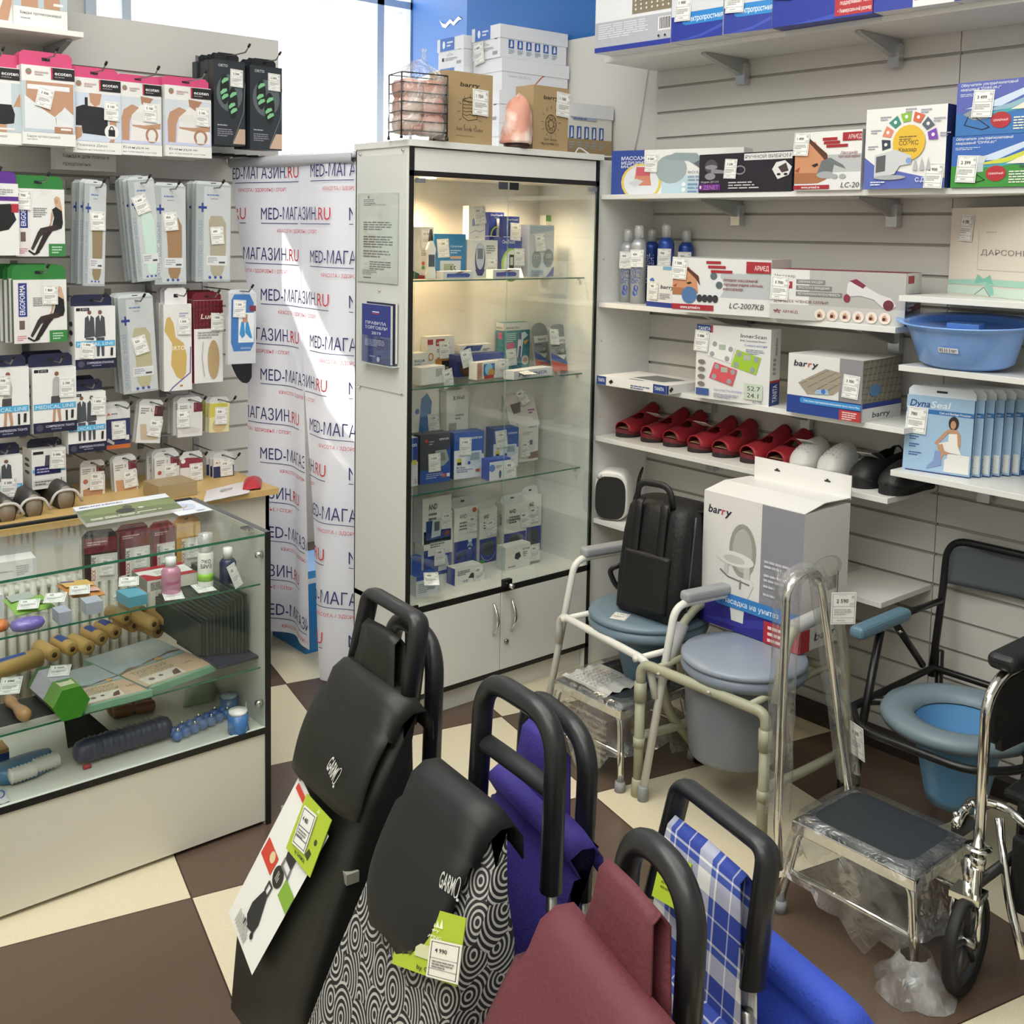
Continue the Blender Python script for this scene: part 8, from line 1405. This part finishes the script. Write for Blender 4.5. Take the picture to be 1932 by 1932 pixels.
    g.loft(rows, fm, False, False); fo = g.build('flap', o, solid=.005)
    if neck:
        g = G(); rows = []
        for v_, z, w_ in ((-.012,tp-.05,.105),(-.004,tp+.03,.09),(.004,k-.09,.074),(.006,k-.065,.07),(-.004,k-.050,.066),(-.016,k-.06,.066),(-.02,k-.10,.072),(-.030,tp+.0,.088),(-.034,tp-.05,.10)): rows.append([(x*w_*nw, v_-.02+vo*.5, z-.004*abs(x)) for x in (-1,-.5,0,.5,1)])
        g.loft(rows, cloth, False, False); g.build('neck_loop', o, solid=.004)
    return o, f
def onbag(o, f, quad_px, name, items, zh, lift=.022, base='#e6e6e2', vo=0):
    """stiff card tied to the sloping front of a bag"""
    p0 = f(0, -.085*zh+vo-lift, .78*zh); p1 = f(0, -.27*zh+vo-lift, .34*zh); s = (p1-p0).normalized(); n = f.r.cross(s).normalized()
    c = [PP(*q, p0, n) for q in quad_px]; g = G(); inv = o.matrix_basis.inverted(); c = [inv @ q for q in c]
    ux, uy = c[1]-c[0], c[3]-c[0]; w_, h_ = ux.length, uy.length; ux.normalize(); uy = (uy-ux*uy.dot(ux)).normalized()
    nn = ux.cross(uy); g.quad(*[q-nn*.0005 for q in (c[0], c[0]+ux*w_, c[0]+ux*w_+uy*h_, c[0]+uy*h_)], M(base, .45)); art(g, c[0], ux, uy, w_, h_, items); return g.build(name, o)
BLK = M('#161712', .5, bump=.12, bscale=30)
logo = lambda c='#cfcfc8': [('t',c,'GARM',0,.1,.8,.66,'b'), ('o',c,.80,.55,.12,.5,.03,30,330), ('t',c,'L',.88,.0,.8,.1,'b')]
def logo_on(o, f, zh, p_l, p_r, h_, vo=0, lift=.024, mat_c='#cfcfc8', fl=0):
    p0 = f(0, -.085*zh+vo-lift, .78*zh); p1 = f(0, -.27*zh+vo-lift, .34*zh); s = (p1-p0).normalized(); n = f.r.cross(s).normalized(); inv = o.matrix_basis.inverted()
    a, b = inv @ PP(*p_l, p0, n), inv @ PP(*p_r, p0, n); ux = (b-a); w_ = ux.length; ux.normalize(); nl = (inv.to_3x3() @ n); nl = nl if nl.y < 0 else -nl
    uy = nl.cross(ux); g = G(); art(g, a, ux, uy, w_, h_, logo(mat_c)); return g.build('logo', o)
# the black trolley
o, f = trolley('black shopping trolley with white product card, nearest the counter', (700,1105), (793,1158), 1.0, BLK, flap=.17, hwb=.135)
card = [('r','#b5342f',0,.60,.18,.80) if 0 else ('r','#d24438',.0,.52,.28,.64), ('r','#86ad35',.72,.50,1,.64), ('c','#d6c49a',.26,.56,.08), ('c','#22221f',.5,.575,.14), ('t','#c9c9c4','GARMOL',.38,.56,.02,.24,'b'), ('p','#1f1f22',[(.42,.12),(.36,.22),(.5,.42),(.62,.42),(.70,.2),(.66,.13)]), ('o','#2b2b2b',.57,.44,.06,.04,.012), ('c','#1f1f22',.5,.11,.06), ('c','#1f1f22',.68,.12,.05), ('p','#2b2b2e',[(.55,.68),(.5,.76),(.62,.86),(.78,.84),(.8,.7)]), ('s','#77777a',[(.5,.70),(.42,.66),(.5,.64),(.62,.66)],.006), ('l','#999',.1,.09,.35,4,.012), ('r','#c93a30',.0,.86,.3,.92), ('r','#86ad35',.75,.86,1,.9)]
onbag(o, f, ((475,1840),(615,1570),(570,1480),(432,1720)), 'product_card', [('p','#d24438',[(.28,.50),(.41,.50),(.41,.78),(.28,.78)]) if 0 else it for it in []], 1.0, .020)
def turned(items): return [(it[0], it[1], [(1-y, x) for x, y in it[2]]) if it[0] == 'p' else it for it in items]
qd = ((475,1840),(620,1578),(567,1480),(432,1720))
onbag(o, f, qd, 'product_print', [('r','#c8392f',.41,.80,.52,1) if 0 else ('r','#c9402f',.44,.62,.56,1.0), ('r','#7fa83a',.44,.0,.56,.30), ('c','#d8c79c',.52,.74,.035), ('c','#26261f',.50,.46,.065), ('l','#b9b9b4',.47,.5,.06,3,.03), ('p','#232326',[(.10,.52),(.13,.36),(.20,.34),(.36,.46),(.36,.56),(.22,.66),(.14,.64)]), ('s','#3a3a3c',[(.36,.46),(.42,.46),(.42,.56),(.36,.56)],.03), ('c','#1d1d1f',.11,.36,.02), ('c','#1d1d1f',.10,.62,.02), ('p','#2b2b2e',[(.62,.3),(.62,.5),(.74,.56),(.76,.30)]), ('s','#77777a',[(.62,.3),(.57,.28),(.57,.5),(.62,.5)],.03), ('l','#a9a9a4',.02,.8,.1,8,.05), ('r','#c9402f',.93,.6,.97,1), ('r','#7fa83a',.80,.0,.90,.2)], 1.0, .021)
onbag(o, f, ((540,1600),(585,1656),(622,1555),(575,1492)), 'green_tag', [('r','#a9bf35',0,0,1,1), ('p','#d3dca0',[(.5,.9),(.55,.98),(.6,.9)]), ('p','#39401f',[(.62,.2),(.68,.34),(.8,.3),(.76,.16)]), ('c','#39401f',.8,.5,.05), ('t','#39401f','by GARMOL',.3,.08,.06,.4,'b')], 1.0, .026, '#a9bf35')
onbag(o, f, ((551,1590),(574,1612),(603,1545),(574,1518)), 'price_tag', [('r','#e4e4de',0,0,1,1), ('r','#3a3d45',.06,.05,.94,.07), ('r','#3a3d45',.06,.93,.94,.95), ('r','#3a3d45',.06,.05,.09,.95), ('r','#3a3d45',.91,.05,.94,.95), ('r','#3a3d45',.06,.5,.94,.52), ('r','#3a3d45',.06,.24,.94,.26), ('t','#222','4 480',.2,.66,.12,.4,'b'), ('l','#777',.15,.44,.7,3,.07)], 1.0, .029)
logo_on(o, f, 1.0, (614,1450), (630,1488), .036, lift=.044)
g = G(); g.box((-.145,-.175,.545),(-.10,-.150,.565), M('#8a8a80', .4)); g.box((.10,-.175,.545),(.145,-.150,.565), M('#8a8a80', .4)); g.build('reflector', o)
# the bare round handle behind it
o, f = trolley('shopping trolley with round black grip behind the black one', (742,1138), (822,1190), .955, M('#223024', .5), style='round', neck=False, vo=.0, top=.60, flap=.14, dp=.35)
# the swirl patterned one
o, f = trolley('shopping trolley with white swirl pattern and black flap', (915,1252), (1052,1336), .965, swirl_mat(), M('#101214', .55), style='round', neck=False, hwb=.16, flap=.185, roller=True, slump=.02, vo=-.075, fw=.112, ts=.74)
onbag(o, f, ((740,1818),(862,1862),(862,1765),(748,1697)), 'green_tag', [('r','#a4b832',0,0,1,1)]+[('p','#e4e8c4',[(.34+.06*k,.74),(.37+.06*k,.74+.16*(.7+.3*(k%2))),(.40+.06*k,.74)]) for k in range(6)]+[('t','#e4e8c4','HAPPY',.36,.66,.05,.3,'b'), ('t','#e4e8c4','SHOPPING',.34,.57,.05,.36,'b'), ('c','#dfe4b8',.18,.62,.05), ('s','#4a5220',[(.14,.5),(.16,.2),(.2,.5),(.12,.46)],.02), ('c','#4a5220',.26,.3,.04), ('r','#c4c8a0',.34,.24,.6,.44), ('t','#39401f','by GARMOL',.4,.06,.07,.5,'b')], .965, .030, '#a4b832', -.075)
onbag(o, f, ((804,1842),(864,1858),(862,1782),(806,1770)), 'price_tag', [('r','#dcd8cc',0,0,1,1), ('r','#3a3d45',.06,.05,.94,.065), ('r','#3a3d45',.06,.93,.94,.945), ('r','#3a3d45',.06,.05,.08,.95), ('r','#3a3d45',.92,.05,.94,.95), ('r','#3a3d45',.06,.52,.94,.53), ('r','#3a3d45',.06,.24,.94,.25), ('t','#222','4 990',.2,.68,.11,.38,'b'), ('l','#777',.15,.46,.7,3,.07)], .965, .034, '#dcd8cc', -.075)
logo_on(o, f, .965, (826,1676), (866,1702), .030, vo=-.075, lift=.034, mat_c='#c4c6c0')
PUR, MAR = M('#3a2f86', .75, bump=.2, bscale=150), M('#612932', .7, bump=.2, bscale=150)
o, f = trolley('purple shopping trolley behind the swirl patterned one', (1000,1283), (1112,1372), .88, PUR, style='round', vo=.0, hwb=.15, neck=True, dp=.55, top=.80)
o, f = trolley('maroon shopping trolley cut by the lower picture edge', (1190,1527), (1312,1642), .955, MAR, style='round', hwb=.15, vo=-.03, top=.83)
o, f = trolley('blue plaid shopping trolley at the end of the row', (1287,1463), (1452,1588), .86, plaid_mat(), style='flat', hwb=.15, dp=.6, top=.66, nw=1.35, flap=.2)
onbag(o, f, ((1230,1690),(1285,1722),(1286,1625),(1231,1598)), 'green_tag', [('r','#a4b832',0,0,1,1), ('l','#6a7a20',.2,.5,.6,3,.1)], .86, .01, '#a4b832')
o, f = trolley('plain blue shopping trolley lowest at the right of the row', (1470,1742), (1600,1850), .62, BLK, M('#3450c0', .7, bump=.2, bscale=150), flap=.12, style='none', neck=False, hwb=.14, vo=.0, top=.98, dp=.6)
